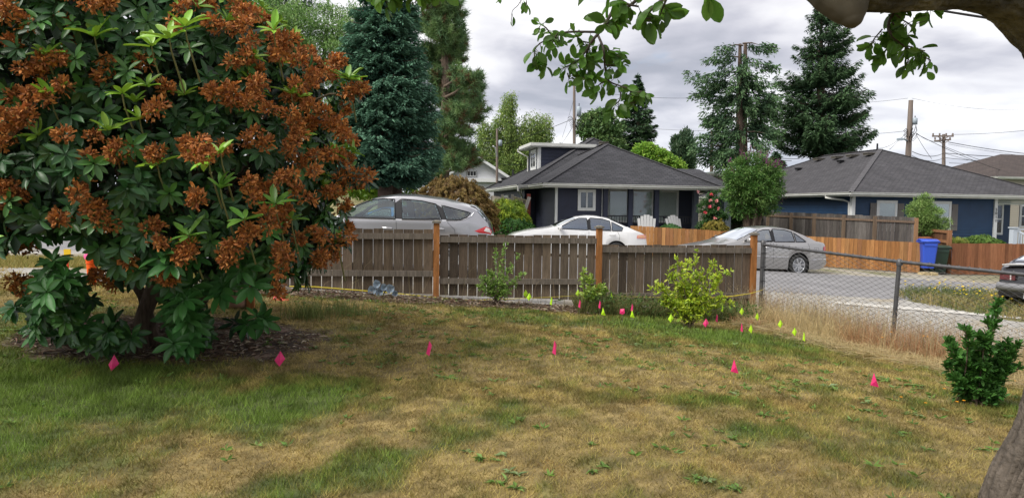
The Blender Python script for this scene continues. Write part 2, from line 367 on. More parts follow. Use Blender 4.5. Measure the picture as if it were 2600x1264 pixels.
def scatter(n, x0, x1, y0, y1, pw=0.):
    y = y0 + (y1 - y0) * R.random(n) ** (1 + pw); x = x0 + (x1 - x0) * R.random(n); return x, y
def vis(x, y, mar=.25): return (np.abs(x) < .80 * y + mar)
def grasscol(x, y, n):
    ga = green_amt(x, y) + (R.random(n) - .5) * .5
    br = sm((fbm(x * 2.2, y * 2.2, 91, 3) - .5) * 6)
    c = mixc(DRY, BROWN, br * .85 * R.random(n))
    c = c * (1 - sm(ga * 2.0)[:, None]) + OLIVE * sm(ga * 2.0)[:, None]
    t = sm((ga - .42) * 2.2)[:, None]; c = c * (1 - t) + GREEN * t
    return c * (.5 + .85 * R.random((n, 1)) ** 1.1) * (.72 + .6 * sm((fbm(x * 7, y * 5, 97, 3) - .3) * 2.6))[:, None]
g = G()
for (n, y0, y1, h0, w0) in ((520000, 3.0, 6.5, .030, .0042), (270000, 6.0, 9.5, .034, .006), (150000, 9., 12.7, .036, .009)):
    x, y = scatter(n, -9.2, 8, y0, y1)
    bmk = bed_mask(x, y)
    dens = .45 + .55 * sm((fbm(x * 6, y * 6, 12, 3) - .34) * 4)
    k = vis(x, y) & lawn_mask(x, y) & (R.random(n) < dens) & (R.random(n) > bmk * .97) & ~((y > fence_y(np.minimum(x, 4.05)) - .85) & (x < 1.1) & (R.random(n) < .85))
    x = x[k]; y = y[k]; n = len(x)
    ga = green_amt(x, y)
    h = h0 * (.5 + R.random(n)) * (.75 + .9 * ga + .5 * (fbm(x * 5, y * 5, 61, 2) - .5))
    blades(g, x, y, h, w0 * (.6 + .8 * R.random(n)), 1.25 - .5 * ga, grasscol(x, y, n))
# the strip of grass past the bush
n = 26000; x, y = scatter(n, -11, -3.9, 11.2, 13.1); k = vis(x, y); x = x[k]; y = y[k]; n = len(x)
blades(g, x, y, .07 * (.5 + R.random(n)), .012, .8, jit(mixc(DRY, OLIVE, R.random(n)), n))
n = 9000; x, y = scatter(n, -9, -3.9, 9., 11.2); k = vis(x, y) & (fbm(x * 2, y * 2, 7) > .5); x = x[k]; y = y[k]; n = len(x)
blades(g, x, y, .05 * (.5 + R.random(n)), .01, 1.2, jit(DRY, n))
M_grass = M('grass_blades', attr=True, rough=.6, trans=.3, spec=.25)
tag(g.build('grass', M_grass), kind='stuff')

# broadleaf weeds in the lawn
g = G(); cl = []
for (u, v, s_, k_) in [(1150, 962, .1, 2), (1235, 1000, .07, 2), (1400, 760, .14, 5), (1240, 1160, .06, 2), (1260, 1170, .09, 3), (1300, 1200, .09, 3), (1270, 1240, .07, 2), (1500, 870, .12, 3), (1600, 800, .25, 7), (1450, 850, .2, 5), (1290, 800, .3, 10), (1750, 870, .3, 8), (1820, 850, .3, 7), (1560, 860, .25, 5), (1840, 1240, .1, 4), (1810, 1250, .08, 2), (2080, 975, .2, 6), (2130, 990, .2, 6), (2250, 965, .16, 6), (2300, 980, .14, 4), (1870, 1010, .1, 3), (1980, 830, .1, 3), (1680, 860, .2, 5), (760, 880, .12, 3), (700, 860, .12, 3), (1960, 1060, .1, 2), (2300, 1110, .1, 3), (1850, 1120, .06, 2), (1500, 1130, .05, 1), (1510, 1190, .06, 2), (1040, 1120, .05, 1), (1000, 800, .15, 3), (900, 790, .12, 3), (840, 780, .1, 3), (1100, 860, .1, 2), (1180, 820, .16, 3), (2200, 1040, .12, 3), (2350, 1060, .1, 3), (2480, 1060, .12, 3), (1720, 1000, .1, 2), (2480, 1140, .1, 3), (950, 850, .1, 2), (60, 830, .12, 3)]:
    p = Gp(u, v)
    for q in range(k_):
        cx_, cy_ = p[0] + R.normal() * s_, p[1] + R.normal() * s_ * 1.2
        nl = R.integers(6, 11); a_ = R.random(nl) * 2 * pi; l_ = .028 + .045 * R.random(nl) * (1 + .5 * (v < 1000))
        c = np.stack([np.full(nl, cx_), np.full(nl, cy_), np.full(nl, float(zt(cx_, cy_)) + .008)], 1)
        d = np.stack([np.cos(a_), np.sin(a_), .25 + .5 * R.random(nl)], 1)
        cards(g, c, d, l_, l_ * .42, jit((.12, .22, .035) if R.random() < .85 else (.19, .28, .10), nl, .3), LEAF4, np.tile([[0, 0, 1.]], (nl, 1)) + .3 * rdir(nl), .35)
n = 2400; x, y = scatter(n, -6, 7, 4, 12.3, -.35); k = vis(x, y) & lawn_mask(x, y) & (fbm(x * 1.7, y * 1.7, 66) > .54) & (bed_mask(x, y) < .2); x = x[k]; y = y[k]
for a in range(5):
    n = len(x); c = np.stack([x, y, zt(x, y) + .01], 1); an = R.random(n) * 2 * pi
    cards(g, c, np.stack([np.cos(an), np.sin(an), .35 * np.ones(n)], 1), .035 + .04 * R.random(n), .02, jit((.13, .23, .04), n, .35), LEAF4, None, .2)
tag(g.build('weeds', M('weed_leaves', attr=True, rough=.5, trans=.25)), kind='stuff')

# leaf litter under the bush and along the fence
g = G()
n = 5200; x = -3.5 + R.normal(size=n) * 1.15; y = 7.5 + R.normal(size=n) * .7; k = bed_mask(x, y) > .35; x = x[k]; y = y[k]
n2 = 4200; x2 = -3.6 + 4.9 * R.random(n2); y2 = fence_y(x2) - .2 - .75 * R.random(n2) ** .8; x = np.concatenate([x, x2]); y = np.concatenate([y, y2]); n = len(x)
a = R.random(n) * 2 * pi
cards(g, np.stack([x, y, zt(x, y) + .01 + .03 * R.random(n)], 1), np.stack([np.cos(a), np.sin(a), .5 * (R.random(n) - .4)], 1), .04 + .08 * R.random(n), .008 + .02 * R.random(n),
      jit(np.where(R.random((n, 1)) < .7, [[.16, .10, .065]], [[.30, .25, .18]]), n, .4), LEAF4, np.tile([[0, 0, 1.]], (n, 1)) + .5 * rdir(n), .2)
tag(g.build('leaf_litter', M('dead_leaves', attr=True, rough=.8)), kind='stuff')

# tall dry grass along the chain link fence
g = G()
def along(n, d0, d1, t0=0., t1=1.):
    a = FL[4]; b = FL[7]; t = t0 + (t1 - t0) * R.random(n); off = d0 + (d1 - d0) * R.random(n); d = (b - a) / np.linalg.norm(b - a); nn = np.array([-d[1], d[0]])
    p = a[None] + (b - a)[None] * t[:, None] + nn[None] * off[:, None]; return p[:, 0], p[:, 1]
x, y = along(15000, -1.25, .5, -.03, .72); keep = (fbm(x * 1.6, y * 1.6, 14, 3) > .34); x = x[keep]; y = y[keep]; n = len(x)
red = sm((fbm(x * 1.3, y * 1.3, 88, 3) - .47) * 7) * (.6 + .6 * R.random(n))
c = mixc((.58, .46, .24), (.42, .22, .11), np.clip(red, 0, 1)) * (.7 + .55 * R.random((n, 1)))
sd = side_chain(x, y); hh = np.where(sd < -.8, .12, np.where(sd < -.2, .26, .36)) * (.4 + R.random(n))
blades(g, x, y, hh, .0045, .9, c, 2)
x, y = along(2600, -.7, .9, -.02, .75); n = len(x)
blades(g, x, y, .38 + .3 * R.random(n), .004, .38, jit((.42, .34, .2), n, .3), 2)
top = np.stack([x, y, zt(x, y) + .45], 1)
sub = R.random(n) < .45; n = int(sub.sum()); cards(g, top[sub] + rdir(n) * .07, rdir(n) + [0, 0, 1.2], .04, .008, jit((.4, .3, .18), n, .25))
x, y = along(2500, -1.5, -.6, .1, .8); n = len(x); a = R.random(n) * 2 * pi     # matted straw lying flat
cards(g, np.stack([x, y, zt(x, y) + .02 + .05 * R.random(n)], 1), np.stack([np.cos(a), np.sin(a), .15 * R.normal(size=n)], 1), .15 + .2 * R.random(n), .005, jit((.45, .36, .2), n, .3), LEAF4, None, 0.)
# a few tall stalks along the board fence
n = 420; x = -3.2 + 7.3 * R.random(n); y = fence_y(x) - .12 - .5 * R.random(n); k = (x > 1.2) | (R.random(n) < .3); x = x[k]; y = y[k]; n = len(x)
blades(g, x, y, .25 + .45 * R.random(n) ** 2, .005, .6, jit((.3, .25, .14), n, .3), 2)
tag(g.build('dry_tall_grass', M_grass), kind='stuff')
g = G()      # rank green growth at the foot of the board fence
n = 9000; x = 1.0 + 3.1 * R.random(n); y = fence_y(x) - .1 - .9 * R.random(n) ** 1.3; k = fbm(x * 2.3, y * 2.3, 19) > .42; x = x[k]; y = y[k]; n = len(x)
blades(g, x, y, .10 + .22 * R.random(n), .008, .8, jit(mixc((.09, .13, .035), (.2, .18, .07), R.random(n)), n, .3), 2)
n = 2600; x = 1.2 + 2.8 * R.random(n); y = fence_y(x) - .15 - .9 * R.random(n); 
cards(g, np.stack([x, y, zt(x, y) + .25 * R.random(n) ** 1.5 + .02], 1), rdir(n) + [0, 0, .3], .06, .025, jit((.08, .14, .035), n, .35))
x = np.concatenate([R.normal(-2.45, .12, 300), R.normal(-2.15, .25, 300)]); y = np.concatenate([R.normal(8.9, .1, 300), R.normal(9.3, .2, 300)]); n = len(x)
blades(g, x, y, .12 + .14 * R.random(n), .006, .5, jit((.16, .2, .06), n, .3), 2)
tag(g.build('undergrowth', M_grass), kind='stuff')
# verge with yellow flowers
g = G()
n = 16000; x = 12.3 + 3.8 * (R.random(n) * 2 - 1); y = 16.2 + 3.2 * (R.random(n) * 2 - 1); q = ((x - 12.3) / 3.6) ** 2 + ((y - 16.2) / 3.0) ** 2; k = q < 1; x = x[k]; y = y[k]; n = len(x)
blades(g, x, y, .1 + .22 * R.random(n), .014, .6, jit(mixc((.11, .15, .045), (.36, .3, .13), sm((fbm(x * 1.4, y * 1.4, 3) - .4) * 5)), n, .3), 2)
n = 420; a = R.random(n) * 2 * pi; r = R.random(n) ** .6; x = 12.2 + 3.4 * r * np.cos(a); y = 16.4 + 2.7 * r * np.sin(a)
cards(g, np.stack([x, y, zt(x, y) + .2 + .2 * R.random(n)], 1), rdir(n) * [1, 1, .3], .06, .06, jit((.75, .55, .02), n, .15), LEAF4, np.tile([[0, 0, 1.]], (n, 1)))
tag(g.build('flowering_grass', M_grass), kind='stuff')
# ================= shared materials =================
M_board = M('weathered_boards', attr=True, rough=.85, noise=[(3, .25), (14, .25)], stretch=(9, 9, .6), bump=(30, .5, .006), spec=.2)
M_post = M('stained_post', (.30, .125, .04), .8, noise=[(2.5, .3), (12, .2)], stretch=(6, 6, .8), bump=(30, .4, .005), spec=.2)
M_cap = M('post_cap', (.16, .145, .12), .9, noise=[(20, .3)])
M_cedar = M('orange_cedar', attr=True, rough=.8, noise=[(3, .22), (14, .15)], stretch=(9, 9, .6), spec=.2)
M_galv = M('galvanised_steel', (.10, .10, .105), .5, .5, noise=[(14, .25)])
M_wire = M('fence_wire', (.05, .05, .05), .5, .3)
M_white = M('white_paint', (.74, .75, .75), .5, noise=[(5, .05)])
M_gutter = M('white_gutter', (.62, .62, .59), .45, noise=[(3, .08)])
M_black = M('black_metal', (.015, .016, .02), .4)
M_dark = M('dark_void', (.012, .012, .014), .8)
M_bark = M('brown_bark', (.14, .1, .075), .95, noise=[(3, .35), (12, .3)], stretch=(3, 3, .6), bump=(9, 1., .05))

def board_run(g, a, b, z0a, z0b, h, wid, gap, thick, cols, topjit=.02, nrm=None):
    """a row of upright boards from a to b (xy), feet following z0a..z0b"""
    a = np.asarray(a, float); b = np.asarray(b, float); L = np.linalg.norm(b - a); n = max(1, int(round(L / (wid + gap)))); st = L / n
    an = math.atan2(b[1] - a[1], b[0] - a[0])
    for i in range(n):
        t = (i + .5) / n; p = a + (b - a) * t; z0 = z0a + (z0b - z0a) * t; hh = h if np.isscalar(h) else h[0] + (h[1] - h[0]) * t
        hh = hh + topjit * (R.random() - .5); c = np.asarray(cols[R.integers(len(cols))]) * (.68 + .6 * R.random())
        wv = (st - gap) * (.97 + .05 * R.random())
        g.box((p[0], p[1], z0 + hh / 2), (wv, thick, hh), an + (R.random() - .5) * .02, c)
GREY = [(.125, .092, .066), (.15, .113, .08), (.10, .076, .056), (.135, .105, .077), (.115, .084, .056)]

# ---- the near board fence: three stepped panels ----
nodes = [(645, 11.0, 735, 572), (1107, 11.6, 752, 567), (1518, 12.15, 768, 580), (1908, 12.85, 806, 597)]
f = T('board_fence', (0, 12.0, float(zt(0, 12))), 'low weathered grey board fence in three stepped panels across the front of the lawn', 'fence')
pts = [P(u, vb, Y) for (u, Y, vb, vt) in nodes]
tops = [578, 594, 620]; rails = [((598, 600), (690, 697)), ((607, 613), (712, 717)), ((633, 637), (749, 752))]
for k in range(3):
    a, b = pts[k], pts[k + 1]; ua, ub = nodes[k][0], nodes[k + 1][0]; Ya, Yb = nodes[k][1], nodes[k + 1][1]
    zt_a = P(ua, tops[k], Ya)[2]; ztop = P((ua + ub) / 2, [581, 597, 622][k], (Ya + Yb) / 2)[2]
    g = G(); e = unit((b - a)[:2]); nn = np.array([e[1], -e[0]])   # towards the lens
    gap = [.009, .013, .012][k]
    A2 = a[:2] + e * .05 - nn * .02; B2 = b[:2] - e * .05 - nn * .02
    board_run(g, A2, B2, a[2] + .02, b[2] + .03, (ztop - a[2] - .02, ztop - b[2] - .03), .14, gap, .018, GREY)
    f.part('board_panel', g, M_board)
    for (va, vb2) in rails[k]:
        g = G(); A = P(ua, va, Ya - .03); B = P(ub, vb2, Yb - .03)
        A[:2] = a[:2] + e * .05 + nn * .012; B[:2] = b[:2] - e * .05 + nn * .012
        zc = (A[2] + B[2]) / 2; A[2] = zc + (A[2] - zc) * .6; B[2] = zc + (B[2] - zc) * .6
        g.bar(A, B, .04, .088, col=(.16, .135, .11)); f.part('rail', g, M_board)
for k, (u, Y, vb, vt) in enumerate(nodes):
    p = P(u, vb, Y); tp = P(u, vt, Y)[2]
    g = G(); g.box((p[0], p[1], (tp + p[2] - .2) / 2), (.092, .092, tp - p[2] + .2), .1)
    po = f.part('post', g, M_post)
    g = G(); g.box((p[0], p[1], tp + .018), (.135, .135, .03), .1, None); g.box((p[0], p[1], tp + .042), (.10, .10, .018), .1, None, .5); f.part('post_cap', g, M_cap, po)

# ---- chain link fence ----
A0 = FL[4]; c1 = P(1932, 800, 12.8); B1 = P(2276, 850, 10.5); C1 = np.array([6.6, 7.85]); 
ch_xy = [c1[:2], B1[:2], c1[:2] + (B1[:2] - c1[:2]) * 2.0, c1[:2] + (B1[:2] - c1[:2]) * 3.0]
ztop = [P(1930, 618, 12.8)[2], P(2280, 661, 10.5)[2]]; q = ch_xy[2]; ztop += [ztop[1] - .06, ztop[1] - .12]
zbot = [float(zt(*p)) - .02 for p in ch_xy]
f = T('chain_link_fence', (c1[0], c1[1], zbot[0]), 'grey chain link fence sloping down to the right beside the dry grass', 'fence')
g = G(); g.tube([[ch_xy[i][0], ch_xy[i][1], ztop[i] - .02] for i in range(4)], .024, 10); f.part('top_rail', g, M_galv, smooth=True)
for i in range(4):
    x, y = ch_xy[i]; g = G(); lean = -.06 if i == 1 else -.015
    g.tube([[x + lean, y, zbot[i] - .1], [x, y, ztop[i] + (.03 if i == 0 else 0)]], .034 if i == 0 else .03, 10)
    po = f.part('post', g, M_galv, smooth=True)
    g = G(); g.lathe((x, y, ztop[i] + (.02 if i == 0 else -.02)), [(.042, -.05), (.044, 0), (.03, .035), (0, .045)], 10); f.part('post_cap', g, M_galv, po, True)
g = G(); tot = 0; pitch = .068
for i in range(3):
    a = np.array([*ch_xy[i], 0]); b = np.array([*ch_xy[i + 1], 0]); L = np.linalg.norm(b - a); e = (b - a) / L; nn = np.array([e[1], -e[0], 0])
    za, zb = zbot[i] + .06, zbot[i + 1] + .06; ta, tb = ztop[i] - .0, ztop[i + 1] - .0
    n = int(L / pitch); H = (ta - za); rows = int(H / (pitch * .5))
    for k in range(n + 1):          # each picket is one zigzag wire
        zz_ = np.arange(rows + 1); s_ = k * pitch + np.where((zz_ + k) % 2 == 0, -.5, .5) * pitch * 1.04
        s_ = np.clip(s_, 0, L); t = s_ / L
        p = a[None] + e[None] * s_[:, None] + nn[None] * (np.where((zz_ + k) % 2 == 0, .003, -.003))[:, None]
        p[:, 2] = za + (zb - za) * t + (ta - za + (tb - zb - ta + za) * t) * zz_ / rows + .012
        g.tube(p, .0042, 3, cap=False, ref=nn)
f.part('wire_mesh', g, M_wire)
g = G()
g.tube([[c1[0] + .035, c1[1] - .02, zbot[0] + .05], [c1[0] + .035, c1[1] - .02, ztop[0] - .03]], .006, 6)
for k in range(5):
    z = zbot[0] + .15 + k * .24; g.tube([[c1[0] - .04, c1[1] - .035, z], [c1[0] + .05, c1[1] - .035, z], [c1[0] + .05, c1[1] + .02, z]], .006, 5)
f.part('tension_bar', g, M_black)

# ---- cedar fences over the road ----
def cedar(name, label, pl, h, cols, gap=.006, wid=.14, mat=M_cedar, posts=False, rails=True, capped=False):
    p0 = np.asarray(pl[0], float); z0 = float(zt(p0[0], max(p0[1], 17)))
    f = T(name, (p0[0], p0[1], z0), label, 'fence')
    for i in range(len(pl) - 1):
        a = np.asarray(pl[i], float); b = np.asarray(pl[i + 1], float); za = float(zt(a[0], 30)); zb = float(zt(b[0], 30))
        if len(a) > 2: za, zb = a[2], b[2]
        g = G(); board_run(g, a[:2], b[:2], za + .03, zb + .03, h, wid, gap, .02, cols); f.part('board_panel', g, mat)
        e = unit((b - a)[:2]); nn = np.array([-e[1], e[0]])
        for hz in (.25, .85):
            g = G(); A = np.array([*(a[:2] + nn * .035), za + h * hz]); B = np.array([*(b[:2] + nn * .035), zb + h * hz]); g.bar(A, B, .04, .09, col=(.2, .15, .1)); f.part('rail', g, mat)
    return f
ORG = [(.38, .185, .07), (.34, .16, .058), (.41, .21, .085), (.31, .14, .05), (.36, .17, .075)]
BRN = [(.235, .10, .05), (.25, .11, .056), (.22, .092, .047)]
OF = [P(1600, 600, 28.2), P(2040, 640, 28), P(2336, 660, 27.6)]
cedar('cedar_fence', 'bright orange cedar board fence across the road behind the silver sedan', [OF[0][:2], OF[1][:2], OF[2][:2]], 1.1, ORG, .008)
BF = [P(2416, 660, 27.6), P(2720, 660, 27.9)]
cedar('cedar_fence', 'reddish brown board fence right of the two bins', [BF[0][:2], BF[1][:2]], 1.15, BRN, .004)
# side return behind the bins
SB = [P(2306, 640, 31.0), P(2408, 640, 28.0)]; f = T('side_fence', (SB[0][0], SB[0][1], -.55), 'dark brown framed fence return behind the blue and green bins', 'fence')
g = G(); board_run(g, SB[0][:2], SB[1][:2], -.5, -.56, 1.55, .14, .003, .02, [(.12, .06, .035), (.14, .07, .04)], 0); f.part('board_panel', g, M_cedar)
e = unit((SB[1] - SB[0])[:2]); nn = np.array([e[1], -e[0]])
for z in (.99, .62, -.4):
    g = G(); A = np.array([*(SB[0][:2] + nn * .03), z + .03]); B = np.array([*(SB[1][:2] + nn * .03), z - .03]); g.bar(A, B, .05, .1, col=(.26, .13, .065)); f.part('rail', g, M_cedar)
g = G(); g.box((SB[1][0], SB[1][1] - .02, .22), (.13, .13, 1.62), col=(.27, .13, .065)); f.part('post', g, M_cedar)

# ---- tall dark fence before the blue house ----
posts = [(1948, 33.0), (2007, 32.0), (2065, 31.1), (2140, 30.2), (2219, 29.4), (2324, 28.6)]
f = T('tall_board_fence', (10.8, 31, -.4), 'tall dark weathered fence with framed panels in front of the blue house', 'fence')
pp = []
for i, (u, Y) in enumerate(posts):
    p = P(u, 600, Y); top = P(u, 538 + (u - 1948) * .041, Y)[2]; pp.append((p[0], p[1], top))
    g = G(); g.box((p[0], p[1] - .03, (top - .5) / 2), (.11, .11, top + .5), col=(.3, .17, .09) if i == 5 else (.16, .115, .08)); f.part('post', g, M_cedar)
DK = [(.085, .075, .07), (.10, .09, .082), (.07, .062, .058), (.12, .108, .10)]
for i in range(5):
    a, b = pp[i], pp[i + 1]
    g = G(); board_run(g, a[:2], b[:2], -.42, -.48, (a[2] + .42 + .02, b[2] + .48 + .02), .14, .004, .02, DK, .03); f.part('board_panel', g, M_board)
    for dz in (-.16, -1.12):
        g = G(); g.bar([a[0], a[1] - .04, a[2] + dz], [b[0], b[1] - .04, b[2] + dz], .04, .085, col=(.15, .105, .075)); f.part('rail', g, M_cedar)
# weathered fence further back, behind the butterfly bush
f = T('grey_back_fence', (9, 36, -.3), 'grey fence in the shade under the butterfly bush', 'fence')
g = G(); board_run(g, P(1815, 600, 35)[:2], P(1950, 600, 33.2)[:2], -.3, -.3, 1.75, .14, .004, .02, DK); f.part('board_panel', g, M_board)
# leaning grey fence left of the dark house
f = T('leaning_fence', (0, 32, 0), 'leaning grey fence with diagonal brace left of the dark navy house', 'fence')
g = G(); a = P(1246, 560, 33.5); b = P(1332, 560, 31.0)
board_run(g, a[:2], b[:2], 0, 0, (2.17, 1.95), .14, .004, .02, [(.26, .235, .2), (.22, .2, .17), (.3, .27, .23)], .03); f.part('board_panel', g, M_board)
for u in (1277, 1302):
    p = P(u, 500, 32.2 - (u - 1277) * .03); g = G(); g.bar([p[0] + .06, p[1] - .12, .1], [p[0] - .02, p[1] - .1, 2.2], .09, .09, col=(.3, .28, .24)); f.part('post', g, M_board)
g = G(); A = P(1300, 501, 31.6); B = P(1337, 512, 31.0); g.bar(A, B, .05, .13, col=(.34, .3, .2)); f.part('rail', g, M_board)
g = G(); A = P(1344, 500, 30.8); B = P(1326, 556, 30.8); g.bar(A, B, .14, .14, (0, 1, 0), col=(.32, .3, .27)); f.part('brace', g, M_board)
g = G(); g.box(P(1342, 520, 31.0) + [0, 0, -.5], (.16, .05, 1.9), col=(.16, .04, .03)); f.part('gate', g, M_board)
# ================= rhododendron =================
f = T('rhododendron', (*Gp(385, 890)[:2], float(zt(-3.5, 7.4))), 'huge rhododendron bush covered in withered brown blooms and dark glossy leaves', 'bush')
base = f.loc.copy(); BX, BY = base[0], base[1]
# outline in photo pixels: left/right extent by height, turned into a round crown
OUT = [(-130, -90, 520), (0, -190, 600), (60, -210, 705), (130, -220, 775), (190, -220, 845), (260, -220, 840), (340, -215, 866), (430, -200, 880), (520, -185, 868), (590, -140, 855), (640, -60, 815), (690, 20, 765), (740, 60, 715), (790, 85, 680), (840, 170, 560), (880, 330, 500)]
OV = np.array([o_[0] for o_ in OUT], float); OL = np.array([o_[1] for o_ in OUT], float); OR_ = np.array([o_[2] for o_ in OUT], float)
CYC = 7.15
def zrow(v): return P(385, v, CYC)[2]
ZR = np.array([zrow(v) for v in OV])
XL = np.array([P(l_, v, CYC)[0] for v, l_ in zip(OV, OL)]); XR = np.array([P(r_, v, CYC)[0] for v, r_ in zip(OV, OR_)])
def crown(z):
    o = np.argsort(ZR); xl = np.interp(z, ZR[o], XL[o]); xr = np.interp(z, ZR[o], XR[o]); return (xl + xr) / 2, (xr - xl) / 2
def shell(n, zlo, zhi, inner=0., front=False, lump=.16):
    z = zlo + (zhi - zlo) * R.random(n); th = R.random(n) * 2 * pi
    if front: th = pi + (R.random(n)) * pi
    c_, r_ = crown(z); lum = 1 + lump * (fbm(th * 2.2 + 7, z * 2.2, 33, 3) - .5) * 2
    rr = r_ * lum * (1 - inner * R.random(n)); ry = np.minimum(r_, 1.85) * .95
    x = c_ + rr * np.cos(th); y = CYC + ry * lum * (1 - inner * R.random(n)) * np.sin(th)
    zn = np.interp(z, [0, .9, 3.6, 4.6], [-.6, -.1, .35, 1.0])
    out = unit(np.stack([np.cos(th), np.sin(th) * 1.1, zn], 1)); return np.stack([x, y, z], 1), out
GAPS = [(60, 675, 55), (172, 655, 52), (234, 678, 34), (8, 720, 60), (283, 760, 26), (320, 745, 18), (300, 800, 22), (330, 60, 14), (250, 720, 22), (128, 645, 38), (20, 790, 60), (620, 800, 40), (655, 760, 34), (730, 770, 42), (590, 850, 50), (600, 785, 56), (712, 765, 44), (385, 800, 44), (395, 860, 44), (365, 735, 30), (480, 700, 16), (225, 800, 24), (540, 760, 18)]
def nogap(c, mar=0.):
    uv = proj(c); k = np.ones(len(c), bool)
    for (u, v, r) in GAPS: k &= np.hypot(uv[:, 0] - u, (uv[:, 1] - v) * 1.1) > r + mar
    return k
gl = G(); gn = G(); gb = G(); GT = []; M_ytw = M('young_twig', attr=True, rough=.7)
def whorl(g, c, ax, nl, ln, wd, col, spread, droop, old=False):
    """rosettes of leaves round shoot tips: c, ax (n,3)"""
    n = len(c); t0 = unit(np.cross(ax, rdir(n))); t1 = np.cross(ax, t0)
    for k in range(nl):
        a = 2 * pi * (k + .25 * R.random(n)) / nl * (1.62 if old else 1)
        sp_ = spread + .25 * R.normal(size=n)
        d = unit(ax * np.cos(sp_)[:, None] + (t0 * np.cos(a)[:, None] + t1 * np.sin(a)[:, None]) * np.sin(sp_)[:, None] + np.array([0, 0, -droop]))
        nr = unit(ax + np.array([0, 0, .35]) + .25 * rdir(n))
        l_ = ln * (.7 + .5 * R.random(n))
        cards(g, c + d * .012, d, l_, l_ * wd, jit(col, n, .28), LEAFR, nr, .12 + .25 * R.random(n))
# old foliage
c, ax = shell(1900, ZR.min() + .08, ZR.max(), .16); c2, a2 = shell(700, ZR.min() + .3, ZR.max() - .3, .6); c = np.vstack([c, c2]); ax = np.vstack([ax, a2])
k = nogap(c, 16); c = c[k]; ax = ax[k]; ax = unit(ax + .45 * rdir(len(c)))
lowz = c[:, 2] < 1.25
hf = R.random(len(c)) < .3; whorl(gl, c[~hf], ax[~hf], 9, .128, .37, (.034, .10, .03), 1.2, .38); whorl(gl, c[hf], ax[hf], 8, .115, .38, (.07, .18, .04), 1.1, .3)
n = 9000; ci, ai = shell(n, .75, ZR.max() - .15, .75); k = nogap(ci, 30) & (R.random(n) < np.interp(ci[:, 2], [.8, 1.6], [.3, .8])); ci = ci[k]; ai = ai[k]; cards(gl, ci, rdir(len(ci)) + [0, 0, -.3], .17, .075, jit((.012, .03, .012), len(ci), .3), LEAF4, None, .1)  # inner leaves coloured darker, painting in the shaded depth of the crown
for (u, v, Y) in [(118, 720, 5.9), (165, 735, 5.9), (105, 770, 6.2), (60, 760, 6.6), (150, 690, 6.0), (190, 790, 6.3), (465, 870, 6.5), (478, 740, 6.1), (500, 790, 6.3), (560, 720, 6.2), (440, 650, 5.8), (120, 830, 6.8), (250, 840, 7.0), (490, 850, 6.9), (450, 800, 6.7), (655, 822, 7.0), (640, 700, 6.2), (70, 590, 6.0), (350, 600, 5.9)]:
    q = P(u, v, Y); n = 3; cc = q[None] + R.normal(size=(n, 3)) * [.05, .08, .05]
    whorl(gl, cc, unit(np.tile([[0, -.75, .55]], (n, 1)) + .35 * rdir(n)), 9, .155, .38, (.05, .16, .035), 1.25, .15)
# fresh growth
c, ax = shell(190, .9, ZR.max(), .05); k = nogap(c, 25) & (R.random(len(c)) < np.interp(c[:, 2], [.8, 2.2, 3.4], [.5, .75, 1.])); c = c[k]; ax = ax[k]; up = unit(ax * .6 + [0, 0, .8] + .25 * rdir(len(c)))
whorl(gn, c + up * .07, up, 7, .115, .36, (.20, .36, .035), .85, 0.)
for (u, v, Y, sz) in [(430, 100, 5.5, .2), (470, 70, 5.5, .17), (240, 95, 5.6, .17), (385, 120, 5.6, .16), (120, 140, 5.5, .13), (310, 240, 5.5, .15), (130, 250, 5.5, .15), (355, 305, 5.6, .15), (480, 600, 5.7, .17), (385, 590, 5.7, .14), (890, 205, 6.9, .17), (530, 410, 5.6, .16), (560, 480, 5.6, .16), (400, 420, 5.6, .15), (300, 405, 5.6, .15), (860, 620, 6.7, .12), (60, 50, 5.8, .13), (695, 80, 6.0, .15), (740, 240, 6.2, .14), (330, 520, 5.7, .15), (620, 560, 5.7, .15), (560, 390, 5.6, .12), (700, 520, 6.0, .16), (740, 560, 6.2, .14)]:
    q = P(u, v, Y)[None]; ax_ = unit(np.array([[.1 * R.normal(), -.45, .85]]))
    whorl(gn, q, ax_, 7, sz, .34, (.24, .44, .04) if v < 450 else (.15, .33, .05), .95, -.02)
    gt = G(); GT.append(gt); gt.tube([q[0] + [0, .25, -.35], q[0] + [0, .03, -.08], q[0]], [.008, .006, .005], 5, (.16, .16, .06))
# withered trusses
def truss(c, ax, sz):
    for q, a_ in zip(c, ax):
        n = R.integers(60, 95); d = unit(a_[None] * .6 + rdir(n)); r_ = sz * (.35 + .75 * R.random(n)); p = q + d * r_[:, None] * [1, 1, .85]
        tone = mixc((.55, .225, .055), (.24, .08, .028), R.random(n) ** 1.2) * (1.25 if q[0] < -4.2 else 1.)
        cards(gb, p, unit(d + .9 * rdir(n)), .028 + .03 * R.random(n), .012 + .012 * R.random(n), jit(tone, n, .35), CRUMP)
        m = 9; d = unit(a_[None] * .9 + rdir(m)); cards(gb, np.tile(q - a_ * .02, (m, 1)), d, sz * .95, .006, jit((.2, .13, .05), m), LEAF4)
c, ax = shell(620, .95, ZR.max(), .04)
uvq = proj(c); pr = np.interp(c[:, 2], [.8, 1.6, 2.4, 3.0, 3.8], [.08, .18, .2, .6, .85]) + .36 * sm((uvq[:, 0] - 600) / 120) * (uvq[:, 1] > 90) + .45 * (uvq[:, 0] < 170) * (uvq[:, 1] < 420); k = nogap(c, 22) & (R.random(len(c)) < pr); c = c[k] + ax[k] * .05; ax = ax[k]; truss(c, ax, .056)
